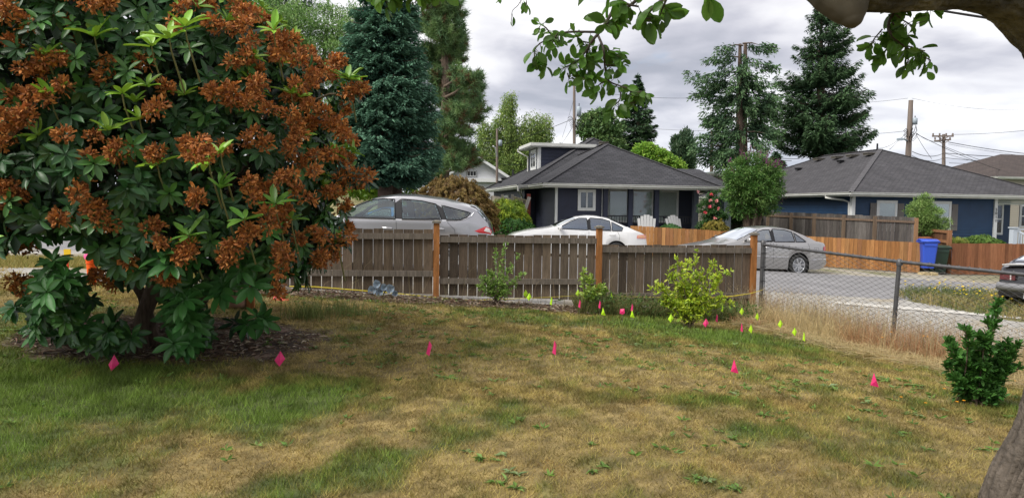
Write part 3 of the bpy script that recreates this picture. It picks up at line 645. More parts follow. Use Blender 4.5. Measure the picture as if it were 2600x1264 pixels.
for (u, v, Y) in [(45, 245, 5.6), (25, 310, 5.4), (60, 260, 5.6), (20, 340, 5.4), (160, 130, 5.7), (110, 190, 5.6), (600, 240, 5.8), (560, 215, 5.8), (610, 270, 5.8), (420, 285, 5.6), (500, 390, 5.5), (530, 400, 5.5), (470, 380, 5.6), (200, 385, 5.5), (290, 385, 5.5), (320, 400, 5.6), (205, 480, 5.5), (220, 510, 5.5), (130, 560, 5.6), (250, 560, 5.6), (275, 580, 5.6), (385, 580, 5.7), (490, 620, 5.7), (470, 640, 5.7), (520, 500, 5.6), (600, 610, 5.8), (620, 590, 5.8), (30, 480, 5.6), (60, 500, 5.6), (20, 520, 5.6), (670, 340, 5.9), (740, 300, 6.1), (800, 260, 6.3), (830, 300, 6.5), (760, 380, 6.1), (800, 420, 6.3), (840, 160, 6.6), (790, 170, 6.3), (700, 150, 6.1), (740, 110, 6.2), (630, 90, 6.0), (560, 60, 6.0), (700, 620, 6.0), (720, 690, 6.1), (700, 740, 6.2), (820, 590, 6.5), (800, 650, 6.5), (840, 500, 6.6), (730, 450, 6.0), (780, 500, 6.2), (680, 560, 5.9), (640, 480, 5.8), (60, 700, 6.3), (100, 715, 6.3), (265, 710, 6.2), (290, 725, 6.3), (915, 225, 6.9), (850, 330, 6.6), (60, 640, 6.3), (840, 390, 6.5), (760, 210, 6.2), (680, 250, 6.0), (655, 200, 5.9), (620, 30, 6.1), (480, 20, 5.9), (100, 60, 5.8), (150, 90, 5.7), (350, 150, 5.7), (270, 170, 5.6), (40, 130, 5.6), (580, 650, 5.8)]:
    n = 2; q = P(u, v, Y)[None] + R.normal(size=(n, 3)) * .045; truss(q, unit(np.tile([[0, -.7, .5]], (n, 1)) + .4 * rdir(n)), .062)
# twigs reaching out on the right: (918,230) and (925,455)
for (u, v, Y) in [(905, 235, 6.95), (925, 455, 6.9), (885, 450, 6.9), (870, 610, 6.7), (20, 610, 6.2), (620, 830, 7.1)]:
    q = P(u, v, Y); gt = G(); GT.append(gt); gt.tube([q + [-.55, .1, -.12], q + [-.25, 0, -.02], q], [.014, .01, .006], 5, (.12, .09, .05))
    whorl(gl, np.array([q, q + [-.1, .02, .03]]), unit(np.array([[.7, -.3, .3], [.4, -.5, .4]])), 7, .15, .3, (.02, .055, .022), 1.2, .3)
    if v < 700: truss(np.array([q + [.02, -.03, .03], q + [-.08, -.04, -.02]]), unit(np.array([[.6, -.4, .3], [.5, -.3, -.2]])), .085)
    if v == 235: whorl(gn, (q + [-.08, 0, .1])[None], np.array([[0, -.2, 1.]]), 8, .16, .3, (.13, .25, .03), 1., 0)
# trunks and limbs
def limb(g, pts, r0, r1, n=9, k=14):
    p = np.asarray(pts, float); t = np.linspace(0, 1, len(p)); tt = np.linspace(0, 1, k)
    q = np.stack([np.interp(tt, t, p[:, i]) for i in range(3)], 1); q[1:-1] += R.normal(size=(k - 2, 3)) * min(r0, .05) * .3
    q[1:-1] = (q[:-2] + 2 * q[1:-1] + q[2:]) / 4; g.tube(q, r0 + (r1 - r0) * tt, n, wob=.18)
g1 = G(); b0 = np.array([BX, BY, base[2] - .08])
limb(g1, [b0 + [-.1, 0, 0], b0 + [-.07, 0, .35], b0 + [.02, 0, .7], b0 + [.16, .05, 1.05], b0 + [.2, .1, 2.0]], .085, .045)
limb(g1, [b0 + [.17, .12, 0], b0 + [.2, .12, .5], b0 + [.3, .15, 1.1], b0 + [.55, .1, 2.2]], .075, .04)
limb(g1, [b0 + [-.02, .2, 0], b0 + [-.2, .22, .6], b0 + [-.6, .1, 1.2], b0 + [-1., 0, 2.2]], .06, .03)
limb(g1, [b0 + [.3, .05, 0], b0 + [.45, 0, .5], b0 + [.8, 0, 1.0], b0 + [1.3, -.1, 1.9]], .05, .025)
for a in np.arange(0, 2 * pi, .45):
    limb(g1, [b0 + [.15, .08, .9], b0 + [.15 + .6 * cos(a), .08 + .5 * sin(a), 1.6], b0 + [.1 + 1.25 * cos(a), 1.1 * sin(a), 2.4 + .6 * sin(a * 3)]], .032, .012, 6)
M_rleaf = M('rhododendron_leaf', attr=True, rough=.38, trans=.12, spec=.4)
f.part('trunk', g1, M_bark, smooth=True)
for g_ in GT: f.part('twig', g_, M_ytw, smooth=True)
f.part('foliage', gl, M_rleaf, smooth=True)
f.part('fresh_shoots', gn, M('fresh_leaf', attr=True, rough=.4, trans=.25), smooth=True)
f.part('withered_blooms', gb, M('withered_bloom', attr=True, rough=.8, trans=.2))

# ================= apple tree overhead =================
M_abark = M('grey_apple_bark', (.07, .064, .048), .95, noise=[(5, .7), (22, .5)], bump=(22, 1., .03))
nt_ = M_abark.node_tree
M_ridge = M('ridged_bark', (.155, .125, .10), .95, noise=[(2., .4), (8, .45)], stretch=(5, 5, .7), bump=(5, 1., .06))
tb = P(2665, 1264, 3.0); tb[2] = float(zt(tb[0], 3.0))
f = T('apple_tree', (tb[0] - .03, 3.0, tb[2]), 'old apple tree with ridged trunk at the right edge and thick limb overhead', 'tree')
def bark_tube(g, pts, rad, n=44, k=90, ridge=.09, fq=5.5, lump=0., fl=2.6):
    p = np.asarray(pts, float); t = np.linspace(0, 1, len(p)); tt = np.linspace(0, 1, k)
    q = np.stack([np.interp(tt, t, p[:, i]) for i in range(3)], 1)
    for _ in range(60): q[1:-1] = (q[:-2] + 2 * q[1:-1] + q[2:]) / 4
    r = np.interp(tt, t, rad); d = unit(np.gradient(q, axis=0)); ref = np.array([0, 1., 0]); x = unit(np.cross(d, ref)); y = np.cross(x, d)
    a = np.arange(n) * 2 * pi / n; L = np.concatenate([[0], np.cumsum(np.linalg.norm(np.diff(q, axis=0), axis=1))])
    A, LL = np.meshgrid(a, L); n1 = fbm(A * fq + LL * .6, LL * fl, 4, 3); n1 = np.where(a[None] > 2 * pi - .5, n1 * (2 * pi - a[None]) / .5 + n1[:, :1] * (1 - (2 * pi - a[None]) / .5), n1)
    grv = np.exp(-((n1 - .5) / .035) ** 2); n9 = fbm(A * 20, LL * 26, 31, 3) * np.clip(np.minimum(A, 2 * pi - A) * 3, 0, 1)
    rr = r[:, None] * (1 - ridge * grv + .05 * n9 + lump * (fbm(A * 1.2, LL * 6, 9, 2) - .5))
    v = q[:, None] + rr[..., None] * (x[:, None] * np.cos(a)[None, :, None] + y[:, None] * np.sin(a)[None, :, None])
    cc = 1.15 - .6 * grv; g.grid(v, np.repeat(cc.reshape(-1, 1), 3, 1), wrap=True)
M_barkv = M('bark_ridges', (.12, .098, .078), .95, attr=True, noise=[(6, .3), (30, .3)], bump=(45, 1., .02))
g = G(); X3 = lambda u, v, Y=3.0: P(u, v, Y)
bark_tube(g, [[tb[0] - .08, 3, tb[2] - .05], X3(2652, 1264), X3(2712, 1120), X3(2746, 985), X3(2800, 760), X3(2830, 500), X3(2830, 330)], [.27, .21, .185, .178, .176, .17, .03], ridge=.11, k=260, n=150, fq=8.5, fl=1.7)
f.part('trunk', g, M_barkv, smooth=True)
g = G()
bark_tube(g, [X3(2822, 760, 3.0), X3(2822, 560, 2.98), X3(2785, 280, 2.94), X3(2700, 80, 2.85), X3(2600, -25, 2.8), X3(2480, -62, 2.75), X3(2360, -62, 2.7), X3(2250, -52, 2.65), X3(2150, -62, 2.6), X3(2080, -120, 2.6)], [.15, .158, .148, .134, .126, .12, .118, .115, .11, .10], ridge=.07, lump=.22, k=260, n=120, fq=5, fl=9)
f.part('limb', g, M_abark, smooth=True)
g = G()
bark_tube(g, [X3(2120, -60, 2.6), X3(2142, -10, 2.58), X3(2158, 30, 2.56), X3(2165, 52, 2.55), X3(2167, 66, 2.55), X3(2168, 72, 2.55)], [.115, .092, .062, .038, .024, .004], n=40, k=60, ridge=.03, lump=.15); f.part('branch_stub', g, M('cut_branch', (.07, .06, .043), .9, noise=[(9, .35)]), smooth=True)
GW = []; ga_ = G(); M_atw = M('apple_twig', attr=True, rough=.8)
AL = lambda: (.10, .22, .03)
def px(pts, Y): return np.array([P(a, b, Y) for a, b in pts])
def sprig(pts, Y, r0, r1, nleaf, ls, hang=.4, big=None):
    p = px(pts, Y) + np.array([0, 1, 0]) * (R.normal(size=(len(pts), 1)) * .03); k = max(6, len(p) * 3); t = np.linspace(0, 1, len(p)); tt = np.linspace(0, 1, k)
    q = np.stack([np.interp(tt, t, p[:, i]) for i in range(3)], 1); q[1:-1] = (q[:-2] + 2 * q[1:-1] + q[2:]) / 4
    gw = G(); GW.append(gw); gw.tube(q, np.linspace(r0, r1, k), 6, (.05, .038, .03))
    n = nleaf; s_ = R.random(n) ** .8; b = np.stack([np.interp(s_, tt, q[:, i]) for i in range(3)], 1)
    d = unit(rdir(n) * [1, .8, .8] + [0, 0, -hang]); pet = b + d * .018
    for i_ in range(n): gw.tube([b[i_], pet[i_]], .0012, 3, (.1, .12, .04), cap=False)
    l_ = ls * (.52 + .55 * R.random(n)); cards(ga_, pet, d, l_, l_ * .60, jit(AL(), n, .35), LEAFR, unit(rdir(n) + [0, -.9, .3]), .15 + .25 * R.random(n))
Yc = 2.9
main = [(1590, -30), (1540, 55), (1522, 85), (1495, 115), (1490, 140), (1487, 165)]
sprig(main, Yc, .008, .004, 10, .055); sprig([(1522, 82), (1440, 83), (1415, 90), (1400, 105)], Yc, .005, .003, 22, .052)
sprig([(1410, 95), (1385, 75), (1372, 62)], Yc, .003, .002, 14, .045); sprig([(1400, 105), (1372, 110), (1355, 130), (1360, 160)], Yc, .003, .002, 22, .05, .9)
sprig([(1415, 92), (1395, 120), (1385, 150), (1380, 165)], Yc, .003, .002, 14, .052, .9)
sprig([(1522, 80), (1530, 130), (1535, 165), (1545, 195), (1555, 210), (1590, 225)], Yc, .005, .003, 26, .05)
sprig([(1495, 120), (1475, 150), (1455, 165), (1430, 175)], Yc, .004, .002, 34, .05, .5); sprig([(1487, 150), (1500, 180), (1480, 200)], Yc, .003, .002, 26, .052, .6)
sprig([(1530, 120), (1555, 130), (1575, 150)], Yc, .003, .002, 26, .05, .5); sprig([(1535, 165), (1560, 165), (1580, 165)], Yc, .003, .002, 12, .045)
sprig([(1500, 110), (1475, 100), (1460, 90)], Yc, .003, .002, 8, .045); sprig([(1440, 190), (1445, 200), (1455, 205)], Yc, .003, .001, 5, .045, .7)
sprig([(1590, 225), (1605, 232), (1625, 235), (1635, 232)], Yc, .004, .002, 26, .05, .6); sprig([(1580, 228), (1575, 255), (1555, 270)], Yc, .003, .002, 12, .055, .9)
sprig([(1545, 200), (1520, 215), (1515, 230)], Yc, .003, .002, 8, .055, .9); sprig([(1600, 235), (1620, 258), (1600, 262)], Yc, .003, .002, 9, .045, .8)
sprig([(1700, -20), (1660, 20), (1630, 50), (1650, 50)], 2.4, .006, .003, 14, .072, .6); sprig([(1650, -20), (1600, 10), (1560, 40), (1540, 60)], 2.4, .006, .003, 16, .07, .4)
sprig([(1560, -10), (1590, 15), (1620, 20)], 2.4, .005, .003, 14, .065, .4); sprig([(1690, 0), (1680, 25), (1675, 45)], 2.4, .004, .002, 10, .065, .7)
sprig([(1800, -50), (1800, -25), (1800, -8)], 2.0, .004, .002, 3, .085, 1.2)
sprig([(1500, -20), (1500, -4)], 2.6, .003, .002, 4, .05); 
sprig([(1335, -30), (1318, 5), (1300, 30), (1298, 55)], 3.2, .002, .001, 5, .035, 1.5); sprig([(1340, 0), (1332, 15), (1338, 35)], 3.2, .002, .001, 4, .035, 1.5); sprig([(1265, -20), (1270, 0)], 3.2, .002, .001, 3, .03, 1.)
for (u, v) in [(960, -15), (1000, -10), (1040, -12), (1080, -8), (1120, -12), (985, 8), (1060, 8)]:
    sprig([(u, v - 50), (u + 5, v - 20), (u - 5, v)], 2.7, .003, .002, 13, .055, .7)
sprig([(2290, 10), (2258, 45), (2250, 75), (2262, 100), (2300, 125)], 2.75, .006, .004, 22, .055, .5); sprig([(2262, 45), (2290, 55), (2305, 70)], 2.75, .003, .002, 10, .05)
sprig([(2250, 70), (2230, 95), (2215, 110)], 2.75, .003, .002, 20, .05, .6); sprig([(2262, 100), (2255, 125), (2240, 140)], 2.75, .003, .002, 12, .055, .9)
sprig([(2300, 110), (2325, 120), (2335, 135)], 2.75, .003, .002, 14, .05, .6); sprig([(2310, 120), (2330, 145), (2350, 160), (2358, 172)], 2.75, .003, .002, 14, .05, 1.1); sprig([(2305, 125), (2303, 150), (2305, 165)], 2.75, .003, .002, 6, .055, 1.3)
sprig([(2260, 60), (2285, 85), (2300, 95)], 2.75, .003, .002, 16, .05, .4); sprig([(2320, 60), (2335, 62)], 2.75, .002, .001, 2, .035); sprig([(2380, 5), (2362, 25), (2355, 32)], 2.75, .003, .002, 5, .05, .5)
n = 15000; xc = -3.2 + 9.5 * R.random(n); yc = -2.2 + 5.6 * R.random(n); zc_ = 2.75 + 1.9 * R.random(n) + .36 * np.clip(yc, 0, 9); k = fbm(xc * 1.6, yc * 1.6, 71, 3) + .1 * R.random(n) > .5; xc, yc, zc_ = xc[k], yc[k], zc_[k]
cards(ga_, np.stack([xc, yc, zc_], 1), rdir(len(xc)) + [0, 0, -.5], .075, .045, jit(AL(), len(xc), .3), LEAF4, unit(rdir(len(xc)) + [0, 0, 1.]), .1)      # the crown over and behind the viewer, which shades the near lawn
for k in range(7):
    gq = G(); a_ = -2.4 + .55 * k; gq.tube([[2.9, 2.6, 3.0], [2.9 + 1.6 * cos(a_ + 3.6), 1.2 + 1.6 * sin(a_ + 3.6) * .6, 3.4], [2.4 + 3.4 * cos(a_ + 3.6), .6 + 2.4 * sin(a_ + 3.6) * .6, 3.9]], [.07, .04, .015], 6, (.06, .05, .04)); GW.append(gq)
for g_ in GW: f.part('branch', g_, M_atw, smooth=True)
f.part('leaves', ga_, M('apple_leaf', attr=True, rough=.45, trans=.5), smooth=True)

# ================= marker flags =================
fmP = M('pink_plastic', (1., .045, .24), .45, trans=.4); fmG = M('lime_plastic', (.62, 1., .03), .45, trans=.4); fmO = M('orange_red_plastic', (.85, .06, .05), .45)
M_fw = M('flag_wire', (.25, .22, .18), .5, .5)
def mkflag(kind, mat):
    w_, h_ = .055, .138
    t = bpy.data.objects.new('marker_flag', None); COL.objects.link(t)
    g = G(); g.tube([[0, 0, -.32], [.004, 0, -.15], [0, 0, .01]], .0016, 4); o = g.build('wire_stake', M_fw); o.parent = t
    g = G()
    if kind == 0:      # drooping kite
        v = [[0, 0, 0], [-w_ * .9, -.012, -h_ * .62], [-w_ * .1, -.03, -h_], [w_ * .75, .01, -h_ * .55], [0, -.028, -h_ * .6]]
        g.add(v, np.array([[0, 1, 4], [1, 2, 4], [2, 3, 4], [3, 0, 4]]))
    elif kind == 1:    # folded narrow
        v = [[0, 0, 0], [-w_ * .5, -.02, -h_ * .9], [w_ * .1, -.035, -h_ * 1.05], [w_ * .45, .01, -h_ * .35], [.002, -.02, -h_ * .5]]
        g.add(v, np.array([[0, 1, 4], [1, 2, 4], [2, 3, 4], [3, 0, 4]]))
    elif kind == 2:    # leaning triangle
        v = [[0, 0, .0], [-w_ * .55, -.01, -h_ * .85], [w_ * .75, -.02, -h_ * .95], [.012, -.03, -h_ * .5]]
        g.add(v, np.array([[0, 1, 3], [1, 2, 3], [2, 0, 3]]))
    else:              # wide, spread out
        v = [[-.035, 0, -.01], [.035, -.01, 0], [.042, -.025, -.07], [.01, -.02, -.095], [-.04, -.01, -.08], [0, -.03, -.045]]
        g.add(v, np.array([[0, 4, 5], [4, 3, 5], [3, 2, 5], [2, 1, 5], [1, 0, 5]]))
    o = g.build('flag', mat); o.parent = t
    return t
protoF = {}
def flag(u, v, kind, colk, hgt, lab, lean=0., sc_=1.):
    p = Gp(u, v, hgt); key = (kind, colk)
    if key not in protoF: protoF[key] = mkflag(kind, fmP if colk == 'p' else fmG); t = protoF[key]
    else: t = dup(protoF[key], (0, 0, 0))
    t.location = p; t.rotation_euler = (0, lean, (R.random() - .5) * .5); t.scale = (sc_,) * 3
    tag(t, lab, 'marker flag', 'pink marker flags in the lawn' if colk == 'p' else 'lime green marker flags in the lawn')
for a in [
 (290, 900, 0, 'p', .16, 'pink marker flag in front of the rhododendron trunk'), (712, 890, 0, 'p', .16, 'pink marker flag in grass just right of the rhododendron'),
 (1090, 864, 1, 'p', .2, 'pink marker flag alone on the brown lawn below the first fence post'), (1408, 863, 1, 'p', .24, 'pink marker flag alone on the lawn in the middle of the photo'),
 (1864, 911, 2, 'p', .24, 'pink triangular flag on a thin wire alone on the lower right lawn'), (2219, 945, 2, 'p', .2, 'pink marker flag by the green tuft, rightmost of all the flags'),
 (1472, 760, 1, 'p', .26, 'small pink flag left of the second fence post'), (1523, 762, 1, 'p', .26, 'small pink flag right of the second fence post'),
 (1580, 783, 3, 'p', .26, 'widest pink flag, spread open near the fence'), (1605, 770, 1, 'p', .26, 'small pink flag standing directly behind a lime flag'),
 (1748, 784, 1, 'p', .26, 'small pink flag in front of the yellow-green shrub'), (1793, 808, 0, 'p', .24, 'pink flag at the right foot of the yellow-green shrub'),
 (1820, 796, 1, 'p', .24, 'small pink flag just right of the shrub, behind its neighbour'), (1883, 819, 1, 'p', .22, 'small pink flag left of a lime flag below the end post'),
 (1335, 735, 0, 'g', .26, 'lime flag right of the tall green shrub, left of a touching pair'), (1344, 743, 0, 'g', .26, 'lime flag right of the tall green shrub, right of a touching pair'),
 (1400, 753, 1, 'g', .26, 'narrow lime flag midway along the second fence panel'), (1468, 734, 0, 'g', .3, 'lime flag on a tall wire left of the second fence post'),
 (1552, 743, 2, 'g', .3, 'lime flag on a tall wire right of the second fence post'), (1531, 780, 2, 'g', .26, 'lime flag low in the weeds below the second fence post'),
 (1605, 786, 2, 'g', .25, 'lime flag in front of a small pink flag'), (1705, 762, 1, 'g', .26, 'lime flag in the leaves at the left of the yellow-green shrub'),
 (1704, 796, 0, 'g', .25, 'lime flag at the left foot of the yellow-green shrub'), (1834, 772, 1, 'g', .28, 'narrow lime flag at the right edge of the yellow-green shrub'),
 (1884, 780, 0, 'g', .28, 'lime flag in front of the last fence post'), (1923, 793, 0, 'g', .26, 'lime flag at the foot of the first chain link post'),
 (1907, 823, 0, 'g', .24, 'lime flag in the grass below the end post, lowest of that cluster'), (1982, 811, 0, 'g', .26, 'lime flag in dry grass, left of the last three lime flags'),
 (2018, 830, 0, 'g', .25, 'lime flag leaning wide in dry grass, middle of the last three'), (2041, 841, 1, 'g', .25, 'thin edge-on lime flag in dry grass, rightmost lime one')]:
    flag(*a[:5], a[5], sc_=1.0 if a[1] > 850 else .84)

# ================= yellow line along the fence =================
M_yel = M('yellow_rope', (.62, .5, .03), .5)
g = G(); pl = [P(735, 727, 10.95), P(800, 728, 11.0), P(900, 736, 11.15), P(1000, 744, 11.3), P(1110, 755, 11.4), P(1200, 762, 11.5), P(1330, 757, 11.8), P(1400, 754, 11.85), P(1450, 751, 11.9), P(1560, 752, 12.0), P(1700, 755, 12.15), P(1800, 756, 12.3), P(1860, 752, 12.5), P(1905, 745, 12.7), P(1935, 736, 12.75)]
g.tube(pl, [.009, .009, .009, .008, .008, .006, .003, .003, .003, .003, .004, .007, .010, .007, .004], 6)
tag(g.build('yellow_rope', M_yel, True), 'yellow rope strung low along the board fence to the chain link post', 'rope')

# glass flower ornament
q = P(968, 760, 11.05); q[2] = float(zt(q[0], q[1])); f = T('garden_ornament', q, 'cluster of pale blue glass petals standing by the fence', 'ornament')
M_petal = M('pale_glass_petal', (.30, .38, .46), .15, trans=.25, noise=[(30, .2)])
for (du, dv, r_) in [(-22, -34, .1), (-10, -50, .09), (8, -42, .08), (24, -38, .1), (36, -26, .07), (-3, -30, .09)]:
    c_ = P(968 + du, 770 + dv, 11.05); g = G(); rr = np.linspace(0, 1, 5)[:, None]; a = np.linspace(0, 2 * pi, 15)[None, :-1]
    X_ = c_[0] + r_ * .62 * rr * np.cos(a); Z_ = c_[2] + r_ * .7 * rr * np.sin(a) * (1 + .1 * np.cos(3 * a)); Y_ = c_[1] - .05 * rr ** 2 + .02 * np.sin(3 * a) * rr
    g.grid(np.stack([X_, Y_, Z_], -1), wrap=True); f.part('petal', g, M_petal, smooth=True)
g = G(); 
for dx in (-.05, 0, .06): g.tube([[q[0] + dx * .3, q[1], q[2]], [q[0] + dx * 1.5, q[1], q[2] + .16]], .008, 5)
f.part('stem', g, M_dark)

# red lamp on a stake
q = P(718, 800, 9.9); q[2] = float(zt(q[0], q[1])); c_ = P(716, 768, 9.9); f = T('red_marker_lamp', q, 'bright red plastic lamp head on a thin stake right of the rhododendron', 'lamp')
M_red = M('red_plastic', (.8, .035, .015), .3, coat=.4)
g = G(); g.tube([c_ + [-.11, 0, .05], c_ + [-.1, 0, .048], c_ + [.0, 0, .0], c_ + [.06, -.01, -.015]], [.035, .05, .055, .058], 14); h_ = f.part('lamp_head', g, M_red, smooth=True)
g = G(); g.tube([c_ + [.055, -.01, -.014], c_ + [.075, -.01, -.02]], [.066, .066], 14); f.part('rim', g, M_red, h_, True)
g = G(); g.tube([c_ + [.02, 0, -.05], c_ + [.0, 0, -.09]], [.03, .012], 8); g.tube([c_ + [0, 0, -.08], [c_[0], c_[1], q[2] - .05]], .006, 6); f.part('stake', g, M_dark)

# brown barrel + timber post behind the bush
q = P(598, 812, 9.2); q[2] = float(zt(q[0], q[1])); f = T('planter_barrel', q, 'tan plastic planter barrel half hidden behind the rhododendron', 'planter')
M_tan = M('tan_plastic', (.27, .16, .11), .6, noise=[(4, .1)])
g = G(); g.lathe(q, [(0, .0), (.17, 0), (.185, .05), (.2, .45), (.2, .47)], 28); f.part('tub', g, M_tan, smooth=True)
g = G(); g.lathe(q, [(.2, .46), (.222, .465), (.222, .51), (.19, .51), (.18, .44), (0, .44)], 28); f.part('rim', g, M_tan)
q = P(637, 812, 9.15); q[2] = float(zt(q[0], q[1])); g = G(); g.box((q[0], q[1], q[2] + .3), (.09, .09, .7), .2); g.box((q[0], q[1], q[2] + .66), (.11, .11, .025), .2)
tag(g.build('timber_post', M_post), 'short brown timber post beside the tan barrel', 'post')

# orange bucket with bright toys seen under the bush
q = Gp(234, 722); BK = q[1]; bs = 14.5 * BK / F / .184; f = T('orange_bucket', q, 'tall bright orange bucket seen through the gap under the rhododendron', 'bucket')
M_org = M('orange_plastic', (.95, .13, .01), .4)
g = G(); g.lathe(q, [(0, .0), (.12 * bs, 0), (.14 * bs, .1), (.17 * bs, .36)], 24); f.part('pail', g, M_org, smooth=True)
g = G()
for z in (.36, .32, .29): g.lathe(q + [0, 0, z], [(.165 * bs, -.007), (.182 * bs, -.006), (.182 * bs, .007), (.165 * bs, .008)], 24)
f.part('rim', g, M_org)
def toy(u, v, r_, col, name, lab, cat):
    c_ = P(u, v, 12.5); g = G(); th = np.linspace(0, pi, 9); g.lathe(c_, [(r_ * sin(t) * (1 + .2 * sin(3 * t)), -r_ * 1.2 * cos(t)) for t in th], 12)
    tag(g.build(name, M('toy_' + name, col, .4), True), lab, cat)
g = G(); c_ = q + [-.03, 0, .36]; g.lathe(c_, [(0, .09), (.025, .085), (.05, .06), (.07, .02), (.06, -.02)], 16); tag(g.build('pink_cloth', M('pink_cloth', (.9, .12, .35), .7), True), 'pink bundled cloth sticking out of the orange bucket', 'cloth')
q2 = Gp(172, 715); Y2_ = q2[1]; f = T('yellow_sign_stand', q2, 'small yellow board on a red stake seen under the rhododendron', 'sign')
g = G(); g.box(P(171, 644, Y2_), (.09, .012, .12), col=(1, 1, 1)); f.part('board', g, M('yellow_board', (.9, .6, .02), .5)); g = G(); g.tube([[q2[0], q2[1] + .02, q2[2]], P(171, 644, Y2_ + .02)], .01, 6); f.part('stake', g, M_red)

# ================= shrubs in the lawn =================
def shrub(name, lab, cat, base, stems, col, leaf, nleaf, mat, spread=.5, wr=.4, col2=None, k_s=1.):
    """stems: list of (du,dv) tip pixels; each carries side twigs with leaves"""
    f = T(name, base, lab, cat); gs = G(); gf = G(); Y_ = base[1]
    for (u, v, n, s_) in stems:
        n = int(n * k_s ** 1.5); s_ = s_ * k_s
        tip = P(u, v, base[1] + R.normal() * .12); mid = base + (tip - base) * .5 + np.array([(tip[0] - base[0]) * -.12, R.normal() * .05, .06])
        k = 12; t = np.linspace(0, 1, k)[:, None]; q = (1 - t) ** 2 * (base + R.normal(size=3) * [.05, .05, 0]) + 2 * t * (1 - t) * mid + t ** 2 * tip
        gs.tube(q, np.linspace(.008, .003, k), 5, (.12, .08, .045))
        s0 = .35 + .65 * R.random(n); b = np.stack([np.interp(s0, t[:, 0], q[:, i]) for i in range(3)], 1)
        off = rdir(n) * [1, 1, .6] * (s_ * (.3 + .7 * R.random((n, 1)))) * (1.1 - .6 * s0[:, None]); e = b + off + [0, 0, .03]
        for i in range(0, n, 2): gs.tube([b[i], (b[i] + e[i]) / 2 + [0, 0, .01], e[i]], .0022, 3, (.14, .10, .05), cap=False)
        for kk in range(nleaf):
            tt = .3 + .75 * R.random((n, 1)); c_ = b + (e - b) * tt
            cc = mixc(col, col2 if col2 is not None else col, R.random(n)); l_ = leaf * (.6 + .7 * R.random(n))
            cards(gf, c_, unit(rdir(n) + unit(e - b) * .9 + [0, 0, .25]), l_, l_ * wr, jit(cc, n, .3), LEAF4 if leaf < .05 else (LEAFR if Y_ < 8 else LEAF), unit(rdir(n) * .8 + [0, -.2, 1.]), .1)
    f.part('stems', gs, M_bark); f.part('foliage', gf, mat, smooth=True); return f
M_sleaf = M('shrub_leaf', attr=True, rough=.5, trans=.3)
b_ = P(1262, 790, 11.1); b_[2] = float(zt(b_[0], b_[1]))
shrub('leafy_shrub', 'open green shrub with small leaves in front of the second fence panel', 'shrub', b_, [(1262, 640, 26, .12), (1285, 622, 24, .1), (1300, 680, 34, .14), (1330, 700, 30, .13), (1225, 705, 40, .16), (1245, 690, 40, .16), (1270, 720, 44, .2), (1320, 650, 20, .08), (1215, 730, 30, .16), (1290, 740, 40, .2), (1262, 745, 40, .2), (1340, 690, 12, .08), (1240, 740, 36, .18)], (.17, .30, .06), .045, 7, M_sleaf, col2=(.26, .40, .08))
b_ = P(1490, 815, 11.3); b_[2] = float(zt(b_[0], b_[1]))
shrub('young_shrub', 'sparse young shrub leaning against the second fence post', 'shrub', b_, [(1478, 690, 22, .12), (1500, 705, 24, .14), (1525, 730, 24, .13), (1540, 745, 14, .08), (1500, 745, 20, .12)], (.19, .32, .05), .07, 6, M_sleaf, col2=(.32, .42, .06))
b_ = P(1745, 830, 10.6); b_[2] = float(zt(b_[0], b_[1]))
shrub('yellow_green_shrub', 'bushy yellow-green azalea shrub before the third fence panel', 'shrub', b_, [(1772, 640, 10, .05), (1720, 655, 22, .12), (1745, 665, 26, .14), (1770, 690, 30, .16), (1700, 690, 30, .16), (1660, 715, 24, .12), (1650, 735, 14, .08), (1730, 720, 34, .2), (1755, 740, 40, .2), (1815, 660, 24, .13), (1835, 680, 24, .13), (1855, 690, 14, .08), (1830, 715, 24, .13), (1680, 760, 34, .18), (1720, 770, 40, .2), (1790, 760, 36, .2), (1840, 755, 26, .14), (1760, 790, 36, .2), (1860, 770, 14, .1)], (.52, .60, .04), .055, 7, M_sleaf, col2=(.26, .40, .04), k_s=1.3)
b_ = P(2478, 1040, 6.5); b_[2] = float(zt(b_[0], b_[1]))
M_dleaf = M('glossy_dark_leaf', attr=True, rough=.55, trans=.25, spec=.3)
shrub('dark_green_shrub', 'dense dark green shrub with one tall shoot beside the apple trunk', 'shrub', b_, [(2535, 770, 26, .06), (2535, 800, 20, .07), (2500, 855, 44, .12), (2475, 870, 40, .12), (2400, 868, 34, .07), (2410, 880, 30, .09), (2430, 905, 44, .14), (2460, 930, 60, .17), (2500, 930, 60, .18), (2540, 920, 50, .14), (2575, 905, 40, .1), (2590, 880, 22, .06), (2430, 970, 50, .17), (2480, 975, 60, .2), (2530, 970, 50, .17), (2560, 880, 34, .1), (2450, 840, 26, .06), (2590, 935, 20, .07), (2400, 930, 30, .1), (2510, 1000, 50, .18), (2450, 1000, 50, .16), (2550, 1010, 30, .14)], (.04, .12, .022), .058, 8, M_dleaf, col2=(.075, .2, .035))
# orange / yellow poppies
g = G(); 
for (u, v, Y) in [(2263, 843, 9.6), (2240, 857, 9.4), (2345, 853, 9.0), (2355, 855, 9.0), (2398, 987, 6.8), (2575, 967, 7.2), (2447, 1017, 6.3), (1862, 1258, 5.0), (2288, 1008, 6.6), (2350, 1023, 6.4), (2590, 700 + 75, 12), (2430, 1020, 6.4), (2050, 790, 11.3)]:
    q = P(u, v, Y); n = 6; a = np.arange(n) * 2 * pi / n; cards(g, np.tile(q, (n, 1)), np.stack([np.cos(a), np.sin(a), .35 + 0 * a], 1), .018, .016, jit((.85, .36, .01), n, .1), LEAF4, np.tile([[0, 0, 1.]], (n, 1)))
    gz = float(zt(q[0], q[1])); g.tube([[q[0], q[1], gz], q], .0015, 3, (.15, .2, .08), cap=False)
tag(g.build('wild_flowers', M('poppy', attr=True, rough=.6, trans=.2)), kind='stuff')
